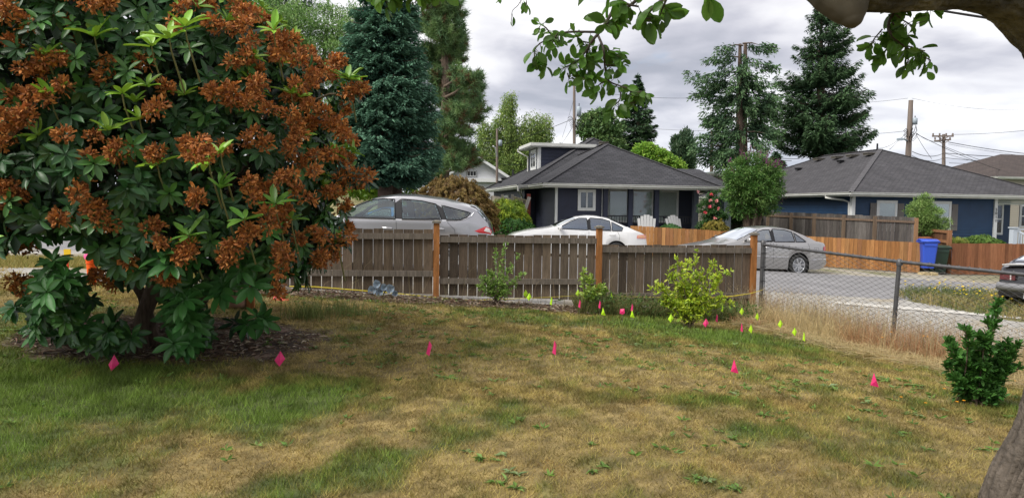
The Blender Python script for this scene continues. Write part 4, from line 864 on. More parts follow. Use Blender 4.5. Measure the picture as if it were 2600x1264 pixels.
# ================= houses =================
TH = radians(11); E1 = np.array([cos(TH), sin(TH), 0]); E2 = np.array([-sin(TH), cos(TH), 0]); EZ = np.array([0, 0, 1.])
class Fr:
    def __init__(s, O): s.O = np.array([O[0], O[1], 0.])
    def __call__(s, a, b, z): return s.O + E1 * a + E2 * b + EZ * z
    def s_at(s, u, t):     # s coordinate seen at pixel u for a given t
        lo, hi = -5., 30.
        for _ in range(40):
            m = (lo + hi) / 2
            if proj(s(m, t, 1.5))[0] < u: lo = m
            else: hi = m
        return m
    def t_at(s, u, a):
        lo, hi = -2., 20.
        for _ in range(40):
            m = (lo + hi) / 2
            if proj(s(a, m, 1.5))[0] > u: lo = m
            else: hi = m
        return m
def fbox(g, fr, s0, s1, t0, t1, z0, z1, col=None):
    v = [fr(a, b, c) for c in (z0, z1) for b in (t0, t1) for a in (s0, s1)]
    g.add(v, np.array([[0, 2, 3, 1], [4, 5, 7, 6], [0, 1, 5, 4], [2, 6, 7, 3], [0, 4, 6, 2], [1, 3, 7, 5]]), col)
def clap(g, fr, a, b, z0, z1, out, expo=.17, col=None):
    """lap siding between plan points a,b=(s,t); out = outward plan direction"""
    z = z0
    o = E1 * out[0] + E2 * out[1]
    while z < z1 - .01:
        zz_ = min(z + expo, z1); A = fr(*a, 0); B = fr(*b, 0)
        g.quad(A + EZ * z + o * .022, B + EZ * z + o * .022, B + EZ * zz_ + o * .004, A + EZ * zz_ + o * .004, col)
        g.quad(A + EZ * z + o * .022, B + EZ * z + o * .022, B + EZ * z, A + EZ * z, col); z = zz_
def hip(groof, gcap, fr, s0, s1, t0, t1, z, k, faces='flrb'):
    W, D = s1 - s0, t1 - t0; a = min(W, D) / 2; h = a * k
    if W <= D: p, q = (s0 + a, t0 + a), (s0 + a, t1 - a)
    else: p, q = (s0 + a, t0 + a), (s1 - a, t0 + a)
    sl = math.hypot(1, k)
    def fc(pts, mode):
        v = [fr(x, y, zz_) for x, y, zz_ in pts]
        uv = [((x if mode in 'fb' else y), ({'f': y - t0, 'b': t1 - y, 'l': x - s0, 'r': s1 - x}[mode]) * sl) for x, y, _ in pts]
        groof.add(v, np.array([list(range(len(v)))]), None, uv)
    zt_ = z + h
    if W <= D:
        if 'f' in faces: fc([(s0, t0, z), (s1, t0, z), (*p, zt_)], 'f')
        if 'b' in faces: fc([(s1, t1, z), (s0, t1, z), (*q, zt_)], 'b')
        if 'l' in faces: fc([(s0, t1, z), (s0, t0, z), (*p, zt_), (*q, zt_)], 'l')
        if 'r' in faces: fc([(s1, t0, z), (s1, t1, z), (*q, zt_), (*p, zt_)], 'r')
    else:
        fc([(s0, t0, z), (s1, t0, z), (*q, zt_), (*p, zt_)], 'f'); fc([(s1, t1, z), (s0, t1, z), (*p, zt_), (*q, zt_)], 'b')
        fc([(s0, t1, z), (s0, t0, z), (*p, zt_)], 'l'); fc([(s1, t0, z), (s1, t1, z), (*q, zt_)], 'r')
    P0, P1 = fr(*p, zt_), fr(*q, zt_)
    for A, B in ((fr(s0, t0, z), P0), (fr(s1, t0, z), P0 if W <= D else P1), (fr(s0, t1, z), P1 if W <= D else P0), (fr(s1, t1, z), P1), (P0, P1)):
        n = int(np.linalg.norm(B - A) / .28)
        for i in range(n):
            gcap.bar(A + (B - A) * i / n + EZ * .018, A + (B - A) * (i + 1.1) / n + EZ * .008, .22, .02)
    return p, q, zt_
def eaves(gs, gg, fr, s0, s1, t0, t1, z, ov, sides='flrb', drop=.03):
    """soffit + gutter round the eave line"""
    fbox(gs, fr, s0 + .03, s1 - .03, t0 + .03, t1 - .03, z - .14, z - .10)
    for sd in sides:
        a, b = {'f': ((s0, t0), (s1, t0)), 'b': ((s0, t1), (s1, t1)), 'l': ((s0, t0), (s0, t1)), 'r': ((s1, t0), (s1, t1))}[sd]
        o = {'f': (0, -1), 'b': (0, 1), 'l': (-1, 0), 'r': (1, 0)}[sd]; O_ = E1 * o[0] + E2 * o[1]
        A, B = fr(*a, 0), fr(*b, 0); e = unit(B - A); A = A - e * .06; B = B + e * .06
        prof = [(.0, -.15), (.0, -.02), (.03, -.12), (.085, -.105), (.105, -.05), (.10, -.015), (.115, -.008), (.115, .004), (.095, .004)]
        prof = [(.0, -.13), (.06, -.125), (.09, -.09), (.085, -.05), (.11, -.02), (.11, .0), (.095, .0)]
        gg.grid(np.array([[A + O_ * x + EZ * (z + y), B + O_ * x + EZ * (z + y)] for x, y in prof]))
        gg.bar((A + O_ * -.01 + EZ * (z - .10)), (B + O_ * -.01 + EZ * (z - .10)), .02, .15)
M_blind = M('pale_blind', (.80, .85, .80), .6); M_room = M('dim_room', (.03, .032, .035), .8)
M_wglass = MGlass('window_glass', (.97, .99, .99), (.85, .9, .95), 1.45, .02)
M_navy = M('navy_siding', (.023, .028, .054), .55, noise=[(3, .12)], spec=.4)
M_blue = M('blue_siding', (.012, .042, .10), .55, noise=[(3, .12)], spec=.4)
def window(th, fr, s0, s1, t, z0, z1, trim=.09, bars='v', blind=True, side='f', sill=False, depth=.05, label=None):
    """a framed window in the front wall (or the left wall, side='l', then s0,s1 run along t)"""
    def bx(g, a0, a1, d0, d1, c0, c1):
        if side == 'f': fbox(g, fr, a0, a1, t - d1, t - d0, c0, c1)
        else: fbox(g, fr, t - d1, t - d0, a0, a1, c0, c1)
    g = G(); bx(g, s0, s0 + trim, .0, depth, z0, z1); bx(g, s1 - trim, s1, .0, depth, z0, z1); bx(g, s0 + trim, s1 - trim, .0, depth - .002, z1 - trim, z1); bx(g, s0 + trim, s1 - trim, .0, depth - .002, z0, z0 + trim)
    a0, a1, c0, c1 = s0 + trim, s1 - trim, z0 + trim, z1 - trim; sw = .035; depth = max(depth, .075)
    bx(g, a0, a0 + sw, -.01, depth * .8, c0, c1); bx(g, a1 - sw, a1, -.01, depth * .8, c0, c1); bx(g, a0 + sw, a1 - sw, -.01, depth * .78, c1 - sw, c1); bx(g, a0 + sw, a1 - sw, -.01, depth * .78, c0, c0 + sw)
    if bars == 'v': bx(g, (a0 + a1) / 2 - .03, (a0 + a1) / 2 + .03, -.01, depth * .85, c0 + sw, c1 - sw)
    if bars == 'h': bx(g, a0 + sw, a1 - sw, -.01, depth * .85, (c0 + c1) / 2 - .03, (c0 + c1) / 2 + .03)
    if sill: bx(g, s0 - .05, s1 + .05, .0, depth + .04, z0 - .05, z0 - .003)
    wf = th.part('window', g, M_white, label=label)
    g = G(); bx(g, a0 + .001, a1 - .001, .050, .0505, c0, c1); th.part('pane', g, M_wglass, wf)
    g = G(); bx(g, a0, a1, .0225, .0245, c0, c1)
    th.part('room', g, M_room, wf)
    if blind:
        g = G(); z = c1 if blind is not True else c1; zb = c0 if blind is True else c1 - (c1 - c0) * blind
        while z > zb + .02:
            z -= .05
            v0, v1, dd = (a0, a1, .035)
            bx(g, a0 + .01, a1 - .01, .028, .034, z, z + .042)
        th.part('blind', g, M_blind, wf)
    return wf
M_roof1 = MShingle('charcoal_shingles', (.034, .033, .039), (.058, .056, .064), (.007, .012, .014), .145, .3)
M_roof2 = MShingle('grey_brown_shingles', (.048, .046, .052), (.075, .072, .078), (.018, .017, .019), .13, .26)
M_cap1 = M('ridge_shingles', (.055, .054, .06), .9, noise=[(12, .2)]); M_cap2 = M('hip_shingles', (.085, .082, .088), .9, noise=[(12, .2)])
M_sof = M('soffit_boards', (.30, .31, .31), .7)

# ---------------- dark navy house ----------------
O1 = P(1382, 466, 31.0); H1 = Fr(O1); ZE = O1[2] + .02
h = T('navy_house', (*H1(4, 3, 0)[:2], -.1), 'dark navy house with charcoal hip roof, white gutters and a covered front porch', 'house')
sR = H1.s_at(1832, 0)
gr_, gc_ = G(), G(); p, q, zB = hip(gr_, gc_, H1, 0, sR, 0, 9, ZE, .515)
sA = H1.s_at(1317, 2.9); pA, qA, zA = hip(gr_, gc_, H1, sA, sA + 9.8, 2.9, 13.2, ZE + .004, .545)
roof = h.part('roof', gr_, M_roof1); h.part('ridge_caps', gc_, M_cap1, roof)
gs, gg = G(), G(); eaves(gs, gg, H1, 0, sR, 0, 5, ZE, .5, 'flr'); eaves(gs, gg, H1, sA, 0.0, 2.9, 13.2, ZE + .004, .5, 'fl')
h.part('soffit', gs, M_sof); h.part('gutter', gg, M_gutter)
wl = H1.s_at(1411, .6); wr = H1.s_at(1527, .6); FZ = -.25
g = G(); fbox(g, H1, wl + .03, wr - .02, .62, 4.5, FZ, ZE - .13); fbox(g, H1, wl + .03, sR - .45, 2.2, 8, FZ, ZE - .125); fbox(g, H1, sA + .55, 9.0, 5.0, 12.6, FZ, ZE - .12)
clap(g, H1, (wl, .6), (wr, .6), FZ, ZE - .13, (0, -1)); clap(g, H1, (wl, 4.6), (wl, .6), FZ, ZE - .13, (-1, 0)); clap(g, H1, (wr, 2.15), (sR - .4, 2.15), FZ, ZE - .13, (0, -1))
clap(g, H1, (sA + .5, 12.6), (sA + .5, 4.0), FZ, ZE - .12, (-1, 0)); clap(g, H1, (sA + .5, 4.6), (wl, 4.6), FZ, ZE - .13, (0, -1))
h.part('wall', g, M_navy)
g = G()
for (s_, t_) in ((wl - .03, .57), (wr, .57), (sA + .46, 4.56)): fbox(g, H1, s_, s_ + .10, t_, t_ + .10, FZ, ZE - .14)
h.part('corner_board', g, M_white)
a0, a1 = H1.s_at(1466, .6), H1.s_at(1511, .6); window(h, H1, a0, a1, .6, P(1490, 535, 31.8)[2], P(1490, 479, 31.8)[2] - .03, .09, 'v', blind=False)
for (u0, u1) in ((1539, 1596), (1602, 1659), (1667, 1722)):
    a0, a1 = H1.s_at(u0, 2.1), H1.s_at(u1, 2.1); window(h, H1, a0, a1, 2.13, P(1600, 566, 33.5)[2], P(1600, 479, 33.5)[2] - .02, .07, '', True)
# side windows in the left wing wall
for (u0, u1) in ((1275, 1292),):
    t0_, t1_ = H1.t_at(u1, sA + .5), H1.t_at(u0, sA + .5); window(h, H1, t0_, t1_, sA + .5, 1.25, 2.3, .08, 'v', False, 'l')
# porch: columns, deck, railings
g = G(); fbox(g, H1, wr, sR - .2, .45, 2.2, FZ, .12); h.part('porch_deck', g, M_navy)
for u in (1536, 1600, 1666):
    s_ = H1.s_at(u, .5); g = G(); fbox(g, H1, s_ - .10, s_ + .10, .42, .62, .12, ZE - .13); h.part('porch_column', g, M_navy)
s_ = H1.s_at(1767, .35); g = G(); fbox(g, H1, s_ - .12, s_ + .1, .3, .52, FZ, ZE - .13); h.part('porch_column', g, M('slate_post', (.05, .058, .075), .5))
def rail(g, s0, s1, t, z0, z1, n):
    g.bar(H1(s0, t, z1), H1(s1, t, z1), .05, .05); g.bar(H1(s0, t, z0), H1(s1, t, z0), .04, .04)
    for i in range(n + 1): a = s0 + (s1 - s0) * i / n; g.bar(H1(a, t, z0), H1(a, t, z1), .022, .022, (1, 0, 0))
for (u0, u1, n) in ((1539, 1594, 8), (1605, 1624, 4), (1672, 1760, 14)):
    g = G(); rail(g, H1.s_at(u0, .5), H1.s_at(u1, .5), .5, P(1600, 566, 32)[2], P(1600, 549, 32)[2], n); h.part('railing', g, M_black)
for (u, d) in ((1624, .32), (1684, .3)):
    g = G(); s_ = H1.s_at(u, .5); z1 = P(1600, 549, 32)[2]
    g.bar(H1(s_, .5, z1), H1(s_ + d, -.35, z1 - .45), .045, .045); g.bar(H1(s_, .5, z1 - .65), H1(s_ + d, -.35, z1 - 1.0), .04, .04)
    for i in range(1, 5): f_ = i / 5; g.bar(H1(s_ + d * f_, .5 - .85 * f_, z1 - .65 - .35 * f_), H1(s_ + d * f_, .5 - .85 * f_, z1 - .45 * f_), .02, .02, (1, 0, 0))
    g.bar(H1(s_ + d, -.35, -.2), H1(s_ + d, -.35, z1 - .45), .05, .05, (1, 0, 0)); h.part('stair_rail', g, M_black)
# dormer
ds = sA + 1.75; dt = H1.t_at(1366, ds); zd0, zd1 = ZE + .72, P(1366, 374, H1(ds, dt, 0)[1])[2]
g = G(); fbox(g, H1, ds + .02, ds + 2.9, dt + .02, dt + 2.3, zd0, zd1); clap(g, H1, (ds, dt), (ds + 2.9, dt), zd0, zd1, (0, -1)); clap(g, H1, (ds, dt + 2.3), (ds, dt), zd0, zd1, (-1, 0)); dm = h.part('dormer', g, M_navy)
g = G(); fbox(g, H1, ds - .45, ds + 2.9, dt - .28, dt + 2.6, zd1, zd1 + .17); fbox(g, H1, ds - .5, ds + 2.9, dt - .33, dt - .28, zd1 + .05, zd1 + .2); fbox(g, H1, ds - .5, ds - .45, dt - .28, dt + 2.6, zd1 + .05, zd1 + .2); h.part('dormer_roof', g, M_gutter, dm)
g = G(); fbox(g, H1, ds - .03, ds + .10, dt - .03, dt + .04, zd0, zd1); fbox(g, H1, ds - .04, ds + .0, dt + .04, dt + .16, zd0, zd1 - .001); h.part('corner_board', g, M_white, dm)
window(h, H1, dt + .45, dt + 1.75, ds, zd0 + .22, zd1 - .05, .12, 'v', False, 'l')
g = G(); x0 = H1(ds - .55, dt + 2.6, zd1 + .1); g.tube([x0, x0 + [0, 0, -.15], H1(ds - .06, dt + 2.3, zd1 - .35), H1(ds - .06, dt + 2.3, zd0 - .1)], .045, 8); h.part('downpipe', g, M_gutter)
g = G(); x0 = H1(sA - .05, 2.85, ZE - .1); g.tube([x0, x0 + [0, 0, -.15], H1(sA + .3, 3.6, ZE - .5), H1(sA + .42, 4.4, ZE - .6), H1(sA + .42, 4.5, 0)], .045, 8); h.part('downpipe', g, M_gutter)
def vent(fr, s_, t_, z_, k, sz=.3, dirn='f', mat=None, th=h):
    g = G(); n_ = {'f': (0, -1), 'l': (-1, 0)}[dirn]; c_ = fr(s_, t_, z_)
    fbox(g, fr, s_ - sz / 2, s_ + sz / 2, t_ - sz / 2, t_ + sz / 2, z_ + .03, z_ + .12); fbox(g, fr, s_ - sz * .62, s_ + sz * .62, t_ - sz * .62, t_ + sz * .62, z_ + .12, z_ + .145)
    th.part('roof_vent', g, mat or M_cap)
sv = H1.s_at(1498, 3.9); vent(H1, 3.9, 4.3, ZE + .515 * 3.9, .5, .34)
for (u, a_) in ((1277, 1.0), (1268, .6)): 
    t_ = H1.t_at(u, sA + a_); vent(H1, sA + a_, t_, ZE + .545 * a_, .5, .22, mat=M_dark)
g = G(); t_ = H1.t_at(1301, sA + 1.6); g.tube([H1(sA + 1.6, t_, ZE + .8), H1(sA + 1.6, t_, ZE + 1.2)], .05, 8); h.part('vent_pipe', g, M_black)
# side wing (carport) at the right
g, g2 = G(), G(); c0, c1 = sR - 2.3, H1.s_at(1862, .4)
zc0, zc1 = ZE - .03, P(1770, 429, H1(c0 + 1, 2.9, 0)[1])[2]; kk = (zc1 - zc0) / 2.6
for (pts_, m_) in ([[(c0, .3, zc0), (c1, .3, zc0), (c1 - .5, 2.9, zc1), (c0, 2.9, zc1)], 'f'], [[(c1, 5.5, zc0), (c0, 5.5, zc0), (c0, 2.9, zc1), (c1 - .5, 2.9, zc1)], 'b'], [[(c1, .3, zc0), (c1, 5.5, zc0), (c1 - .5, 2.9, zc1)], 'r']):
    g.add([H1(*x) for x in pts_], np.array([list(range(len(pts_)))]), None, [(x[0] if m_ != 'r' else x[1], abs(x[1] - .3) * 1.1 if m_ == 'f' else abs(5.5 - x[1]) * 1.1) for x in pts_])
h.part('carport_roof', g, M_roof1); gs, gg = G(), G(); eaves(gs, gg, H1, sR + .15, c1, .3, 5.5, zc0, .4, 'fr'); h.part('carport_gutter', gg, M_gutter); h.part('carport_ceiling', gs, M_sof)
s_ = H1.s_at(1843, .6); g = G(); fbox(g, H1, s_ - .17, s_ + .17, .45, .75, -.4, zc0 - .13); h.part('carport_post', g, M('grey_blue_post', (.17, .20, .23), .6, noise=[(6, .1)]))
g = G(); fbox(g, H1, sR + .2, sR + 1.0, 5.2, 5.3, -.3, zc0 - .2); h.part('carport_back_wall', g, M('tan_wall', (.4, .33, .27), .8))

# white adirondack chairs on the lawn before the porch
M_chair = M('white_resin', (.4, .4, .4), .5)
def adir():
    t = bpy.data.objects.new('garden_chair', None); COL.objects.link(t)
    def pt(n, g): o = g.build(n, M_chair); o.parent = t
    g = G()
    for i in range(6):
        x = -.24 + i * .096; hh = .62 + .16 * (1 - ((i - 2.5) / 2.9) ** 2); g.bar([x * .85, .10, .32], [x * 1.12, .38, .32 + hh], .093, .018, (0, 1, .3))
    g.bar([-.29, .30, .6], [.29, .30, .6], .05, .03); pt('backrest', g)
    g = G()
    for i in range(5): g.bar([-.27, -.28 + i * .1, .38 - i * .02], [.27, -.28 + i * .1, .38 - i * .02], .085, .02)
    g.box((0, -.33, .33), (.56, .025, .14)); pt('seat', g)
    for sx in (-1, 1):
        g = G(); g.box((sx * .35, -.05, .56), (.13, .68, .024)); pt('armrest', g)
        g = G(); g.box((sx * .3, -.3, .275), (.035, .1, .55)); pt('leg', g)
        g = G(); g.bar([sx * .28, -.3, .35], [sx * .28, .5, .03], .03, .12); pt('leg', g)
    return t
ch0 = adir(); q = P(1642, 588, 30.2); ch0.location = (q[0], q[1], .02); ch0.rotation_euler[2] = radians(-8); tag(ch0, 'white slatted garden chair facing the street, left of the pair', 'chair', 'white garden chairs by the porch')
q = P(1723, 588, 30.8); dup(ch0, (q[0], q[1], .02), radians(22), 'white slatted garden chair turned aside behind the black railing, right of the pair')
for o_ in (ch0, bpy.data.objects['garden_chair.001']): o_.scale = (1.18, 1.18, 1.28)

# ---------------- blue house ----------------
O2 = P(2160, 489, 32.0); H2 = Fr(O2); Z2 = O2[2] + .02
h2 = T('blue_house', (*H2(4, 3, 0)[:2], -.5), 'deep blue house with wide grey hip roof, white gutters and shuttered windows', 'house')
gr_, gc_ = G(), G(); p, q, zp = hip(gr_, gc_, H2, 0, 10.9, 0, 15.5, Z2, .435); roof = h2.part('roof', gr_, M_roof2); h2.part('ridge_caps', gc_, M_cap2, roof)
gs, gg = G(), G(); eaves(gs, gg, H2, 0, 10.9, 0, 15.5, Z2, .5, 'flr'); h2.part('soffit', gs, M_sof); h2.part('gutter', gg, M_gutter)
sp_ = H2.s_at(2522, .5); B0 = -.75
g = G(); fbox(g, H2, .48, sp_, .52, 14.8, B0, Z2 - .13); fbox(g, H2, sp_ - .1, 10.5, 2.6, 14.8, B0, Z2 - .125); clap(g, H2, (.45, .5), (sp_, .5), B0, Z2 - .13, (0, -1), .13); clap(g, H2, (.45, 14.8), (.45, .5), B0, Z2 - .13, (-1, 0), .13); clap(g, H2, (sp_, 2.55), (10.5, 2.55), B0, Z2 - .13, (0, -1), .13)
h2.part('wall', g, M_blue)
g = G(); fbox(g, H2, .40, .56, .44, .6, B0, Z2 - .14); fbox(g, H2, sp_ - .02, sp_ + .14, .42, .58, B0, Z2 - .14); h2.part('corner_board', g, M_white)
g = G(); t_ = H2.t_at(1965, .45); fbox(g, H2, .38, .5, t_, t_ + .12, B0, Z2 - .14); h2.part('corner_board', g, M_white)
g = G(); A = H2(-.04, 1.7, Z2 - .1); g.tube([A, A + [0, 0, -.12], H2(.36, 1.0, Z2 - .32), H2(.38, .62, Z2 - .42), H2(.38, .52, B0)], .05, 8); h2.part('downpipe', g, M_gutter)
yw = H2(2, .5, 0)[1]
a0, a1 = H2.s_at(2224, .5), H2.s_at(2276, .5); z1 = P(2250, 509, yw)[2]; window(h2, H2, a0, a1, .5, z1 - 1.35, z1, .09, '', True, label='small square shuttered window')
M_shut = M('taupe_shutter', (.15, .135, .125), .6)
def shutter(s0, s1, z0, z1):
    g = G(); n = 3; w_ = (s1 - s0) / n
    for i in range(n): fbox(g, H2, s0 + i * w_ + .004, s0 + (i + 1) * w_ - .004, .44, .475, z0, z1)
    for z in (z0 + .22, z1 - .26): fbox(g, H2, s0 + .02, s1 - .02, .42, .44, z, z + .08)
    h2.part('shutter', g, M_shut)
shutter(a0 - .33, a0 - .02, z1 - 1.33, z1 - .12); shutter(a1 + .02, a1 + .33, z1 - 1.33, z1 - .12)
b0, b1 = H2.s_at(2362, .5), H2.s_at(2413, .5); z1 = P(2390, 511, yw + .5)[2]; window(h2, H2, b0, b1, .5, z1 - 1.42, z1, .09, 'h', .5, sill=True, label='taller shuttered sash window behind the small tree'); shutter(b1 + .02, b1 + .33, z1 - 1.3, z1 - .12); shutter(b0 - .33, b0 - .02, z1 - 1.3, z1 - .12)
# porch: lattice, door window, railing
g = G(); zl1, zl0 = Z2 - .14, Z2 - .36; s0_, s1_ = sp_ + .14, 10.4; pa = s0_
fbox(g, H2, s0_, s1_, .46, .5, zl0 - .05, zl0); fbox(g, H2, s0_, s1_, .46, .5, zl1 - .02, zl1)
while pa < s1_:
    for d in (1, -1): A = H2(pa + (0 if d > 0 else .22), .48 + .005 * d, zl0 - .0); B = H2(pa + (.22 if d > 0 else 0), .48 + .005 * d, zl1 - .01); g.bar(A, B, .03, .008, E2)
    pa += .11
h2.part('lattice', g, M('pale_green_white', (.5, .54, .5), .6))
g = G(); fbox(g, H2, sp_, 10.5, .5, 2.6, B0, -.35); h2.part('porch_deck', g, M_room)
dd = H2.t_at(2533, sp_ + .25)
g = G(); u0s, u1s = H2.s_at(2524, 2.5), H2.s_at(2547, 2.5)
window(h2, H2, u0s - .3, u1s, 2.53, P(2530, 598, 34.8)[2], P(2530, 515, 34.8)[2], .07, 'h', .35, label='porch window in white trim'); 
u0s = H2.s_at(2588, 2.5); window(h2, H2, u0s, u0s + 1.4, 2.53, P(2590, 580, 34.8)[2], P(2590, 517, 34.8)[2], .07, 'h', .4)
M_rail = M('pale_blue_white_rail', (.55, .60, .68), .5)
g = G(); za, zb_ = P(2570, 580, 32.4)[2], -.55; s_ = H2.s_at(2575, -.4)
fbox(g, H2, s_ - .1, s_ + .12, -.5, -.28, zb_, za); fbox(g, H2, s_ - .14, s_ + .16, -.54, -.24, za, za + .05)
g.bar(H2(s_ + .1, -.4, za - .06), H2(s_ + .9, -.9, za - .62), .06, .07); g.bar(H2(s_ + .1, -.3, za - .05), H2(s_ + 2.4, -.3, za - .05), .06, .05)
for i in range(10): f_ = (i + .5) / 10; g.bar(H2(s_ + .1 + .8 * f_, -.4 - .5 * f_, zb_), H2(s_ + .1 + .8 * f_, -.4 - .5 * f_, za - .08 - .56 * f_), .035, .035, (1, 0, 0)); g.bar(H2(s_ + .1 + 2.3 * f_, -.3, zb_), H2(s_ + .1 + 2.3 * f_, -.3, za - .07), .035, .035, (1, 0, 0))
h2.part('porch_railing', g, M_rail)
# house number on the porch post
M_num = M('dark_numerals', (.02, .02, .025), .5)
for i, ch in enumerate('5011'):
    cu = bpy.data.curves.new('numeral', 'FONT'); cu.body = ch; cu.size = .19; cu.extrude = .008; cu.align_x = 'CENTER'
    tmp = bpy.data.objects.new('numeral_curve', cu); me_ = bpy.data.meshes.new_from_object(tmp); bpy.data.objects.remove(tmp)
    o_ = bpy.data.objects.new('numeral', me_); COL.objects.link(o_); me_.materials.clear(); me_.materials.append(M_num); pz = H2(sp_ + .06, .405, P(2520, 536 + i * 9.0, 35)[2]); o_.parent = h2.o
    o_.location = pz - h2.loc; o_.rotation_euler = (pi / 2, 0, TH)
for (u, v, sz) in ((2080, 393, .3), (2126, 390, .3), (2164, 387, .3), (2208, 384, .3)):
    for t_ in np.arange(2, 14, .05):
        pt_ = H2(4.6, t_, Z2 + .435 * 4.6)
        if proj(pt_)[0] < u: break
    vent(H2, 4.6, t_, Z2 + .435 * 4.6, .4, .42, th=h2)
for (u, a_) in ((2028, 3.3), (2135, 3.9)):
    for t_ in np.arange(2, 14, .05):
        if proj(H2(a_, t_, Z2 + .435 * a_))[0] < u: break
    vent(H2, a_, t_, Z2 + .435 * a_, .4, .26, mat=M_dark, th=h2)
g = G(); x_ = H2(5.3, 5.5, zp); g.tube([x_, x_ + [0, 0, .3]], .05, 8); x_ = H2(2.3, 11.2, Z2 + 1.0); g.tube([x_, x_ + [0, 0, .3]], .05, 8); h2.part('vent_pipe', g, M_black)

# ---------------- other roofs ----------------
def simple_house(name, lab, O, W, D, ze, k, mw, mr, rot=None, gable=None, z0=-.4):
    fr = Fr(O); t = T(name, (*fr(W / 2, 0, 0)[:2], z0), lab, 'house')
    gr_, gc_ = G(), G(); hip(gr_, gc_, fr, 0, W, 0, D, ze, k); r_ = t.part('roof', gr_, mr)
    g = G(); fbox(g, fr, .4, W - .4, .4, D - .4, z0, ze - .1); clap(g, fr, (.38, .38), (W - .4, .38), z0, ze - .1, (0, -1), .16); t.part('wall', g, mw)
    gs, gg = G(), G(); eaves(gs, gg, fr, 0, W, 0, D, ze, .4, 'flr'); t.part('gutter', gg, M_gutter); t.part('soffit', gs, M_sof)
    return t, fr
M_roofb = MShingle('brown_shingles', (.055, .042, .038), (.075, .056, .05), (.04, .03, .026), .15, .3)
M_green = MShingle('green_shingles', (.11, .14, .12), (.13, .16, .14), (.08, .1, .09), .15, .3)
O3 = P(2532, 448, 52.0); simple_house('brown_roof_house', 'house behind at the right edge, only its brown shingle roof showing', O3, 40, 10, O3[2], .40, M('beige_wall', (.4, .36, .3), .8), M_roofb)
O4 = P(1770, 440, 52.0); simple_house('green_roof_house', 'distant house with low pale green roof between the two dark houses', O4, 7, 7, O4[2], .12, M('beige_wall', (.4, .36, .3), .8), M_green)
# yellow house behind the spruce
O5 = P(1012, 445, 31); Hh = Fr(O5); t = T('yellow_house', (*Hh(-4, 2, 0)[:2], 0), 'pale yellow house mostly hidden behind the big spruce and rhododendron', 'house')
M_yw = M('pale_yellow_siding', (.68, .62, .33), .6); zy = P(1000, 428, 31)[2]
g = G(); fbox(g, Hh, -9, .0, .05, 6, -.2, zy); clap(g, Hh, (-9, .0), (.0, .0), -.2, zy, (0, -1), .2); t.part('wall', g, M_yw)
g = G(); fbox(g, Hh, -.12, .06, -.03, .08, -.2, zy); t.part('corner_board', g, M_white)
g = G(); A = Hh(-9.4, -.5, zy); B = Hh(.5, -.5, zy); C_ = Hh(.5, 3, zy + .75); D_ = Hh(-9.4, 3, zy + .75); g.quad(A, B, C_, D_, None, [(0, 0), (10, 0), (10, 3.6), (0, 3.6)]); t.part('roof', g, M('pale_grey_roof', (.36, .37, .38), .8))
g = G(); fbox(g, Hh, -9.4, .5, -.55, -.49, zy - .14, zy + .02); t.part('gutter', g, M_white)
# upper storey gable seen at (850-885, 290-330)
g = G(); a_ = P(780, 390, 30); fz = P(800, 345, 30)[2]; x0, x1 = P(740, 400, 30)[0], P(915, 400, 30)[0]
g.box(((x0 + x1) / 2, 33.5, (zy + fz) / 2), (x1 - x0, 5, fz - zy + .4)); t.part('upper_wall', g, M_yw)
g = G(); zt_ = P(880, 290, 30)[2]; zl_ = P(830, 345, 30)[2]
g.add([[x0 - .4, 30.6, fz - .5], [(x0 + x1) / 2 + 1, 30.6, zt_ + .5], [x1 + .4, 30.6, fz + .2], [x0 - .4, 36, fz - .5], [(x0 + x1) / 2 + 1, 36, zt_ + .5], [x1 + .4, 36, fz + .2]], np.array([[0, 1, 4, 3], [1, 2, 5, 4]])); t.part('upper_roof', g, M_white)
# white gable house
c_ = P(1208, 470, 46); zp_ = P(1214, 408, 46)[2]; ze_ = P(1250, 440, 46)[2]; zb_ = -.3
t = T('white_gable_house', (c_[0], 46, -.3), 'small white house with a gable window left of the navy house', 'house'); M_ww = M('white_siding', (.66, .67, .70), .6)
cx_ = P(1212, 440, 46)[0]; hw = 2.3; sl_ = 1.05; zp_ = P(1212, 402, 46)[2]
g = G(); zz0 = zp_ - hw * .62
g.add([[cx_ - hw, 46, zb_], [cx_ + hw, 46, zb_], [cx_ + hw, 46, zz0], [cx_, 46, zp_], [cx_ - hw, 46, zz0], [cx_ - hw, 52, zb_], [cx_ + hw, 52, zb_], [cx_ + hw, 52, zz0], [cx_, 52, zp_], [cx_ - hw, 52, zz0]], [np.array([[0, 1, 2, 3, 4], [9, 8, 7, 6, 5]]), np.array([[1, 6, 7, 2], [0, 4, 9, 5]])]); t.part('wall', g, M_ww)
g = G()
for sx in (-1, 1):
    A = np.array([cx_, 45.6, zp_ + .12]); B = np.array([cx_ + sx * (hw + .35), 45.6, zz0 - .1]); g.bar((A + [0, 3.3, 0]), (B + [0, 3.3, 0]), 6.6, .05, (sx * .6, 0, 1.)); 
t.part('roof', g, M('dark_grey_roof', (.2, .2, .2), .9))
g = G()
for sx in (-1, 1):
    A = np.array([cx_, 45.56, zp_ + .06]); B = np.array([cx_ + sx * (hw + .35), 45.56, zz0 - .16]); g.bar(A, B, .05, .16)
t.part('bargeboard', g, M_white)
wz = P(1198, 441, 46)[2]; wx = P(1198, 441, 46)[0]; g = G(); g.box((wx, 45.97, wz), (.62, .05, .36)); w_ = t.part('window', g, M_room); g = G()
for dx in (-.27, -.09, .09, .27): g.box((wx + dx, 45.93, wz), (.03, .03, .3))
for dz in (-.15, .15): g.box((wx, 45.925, wz + dz), (.56, .03, .04))
t.part('window_bars', g, M_white, w_)
g = G(); g.box((cx_ + .5, 45.9, P(1230, 458, 46)[2]), (4.6, .3, .22)); t.part('porch_beam', g, M_white)

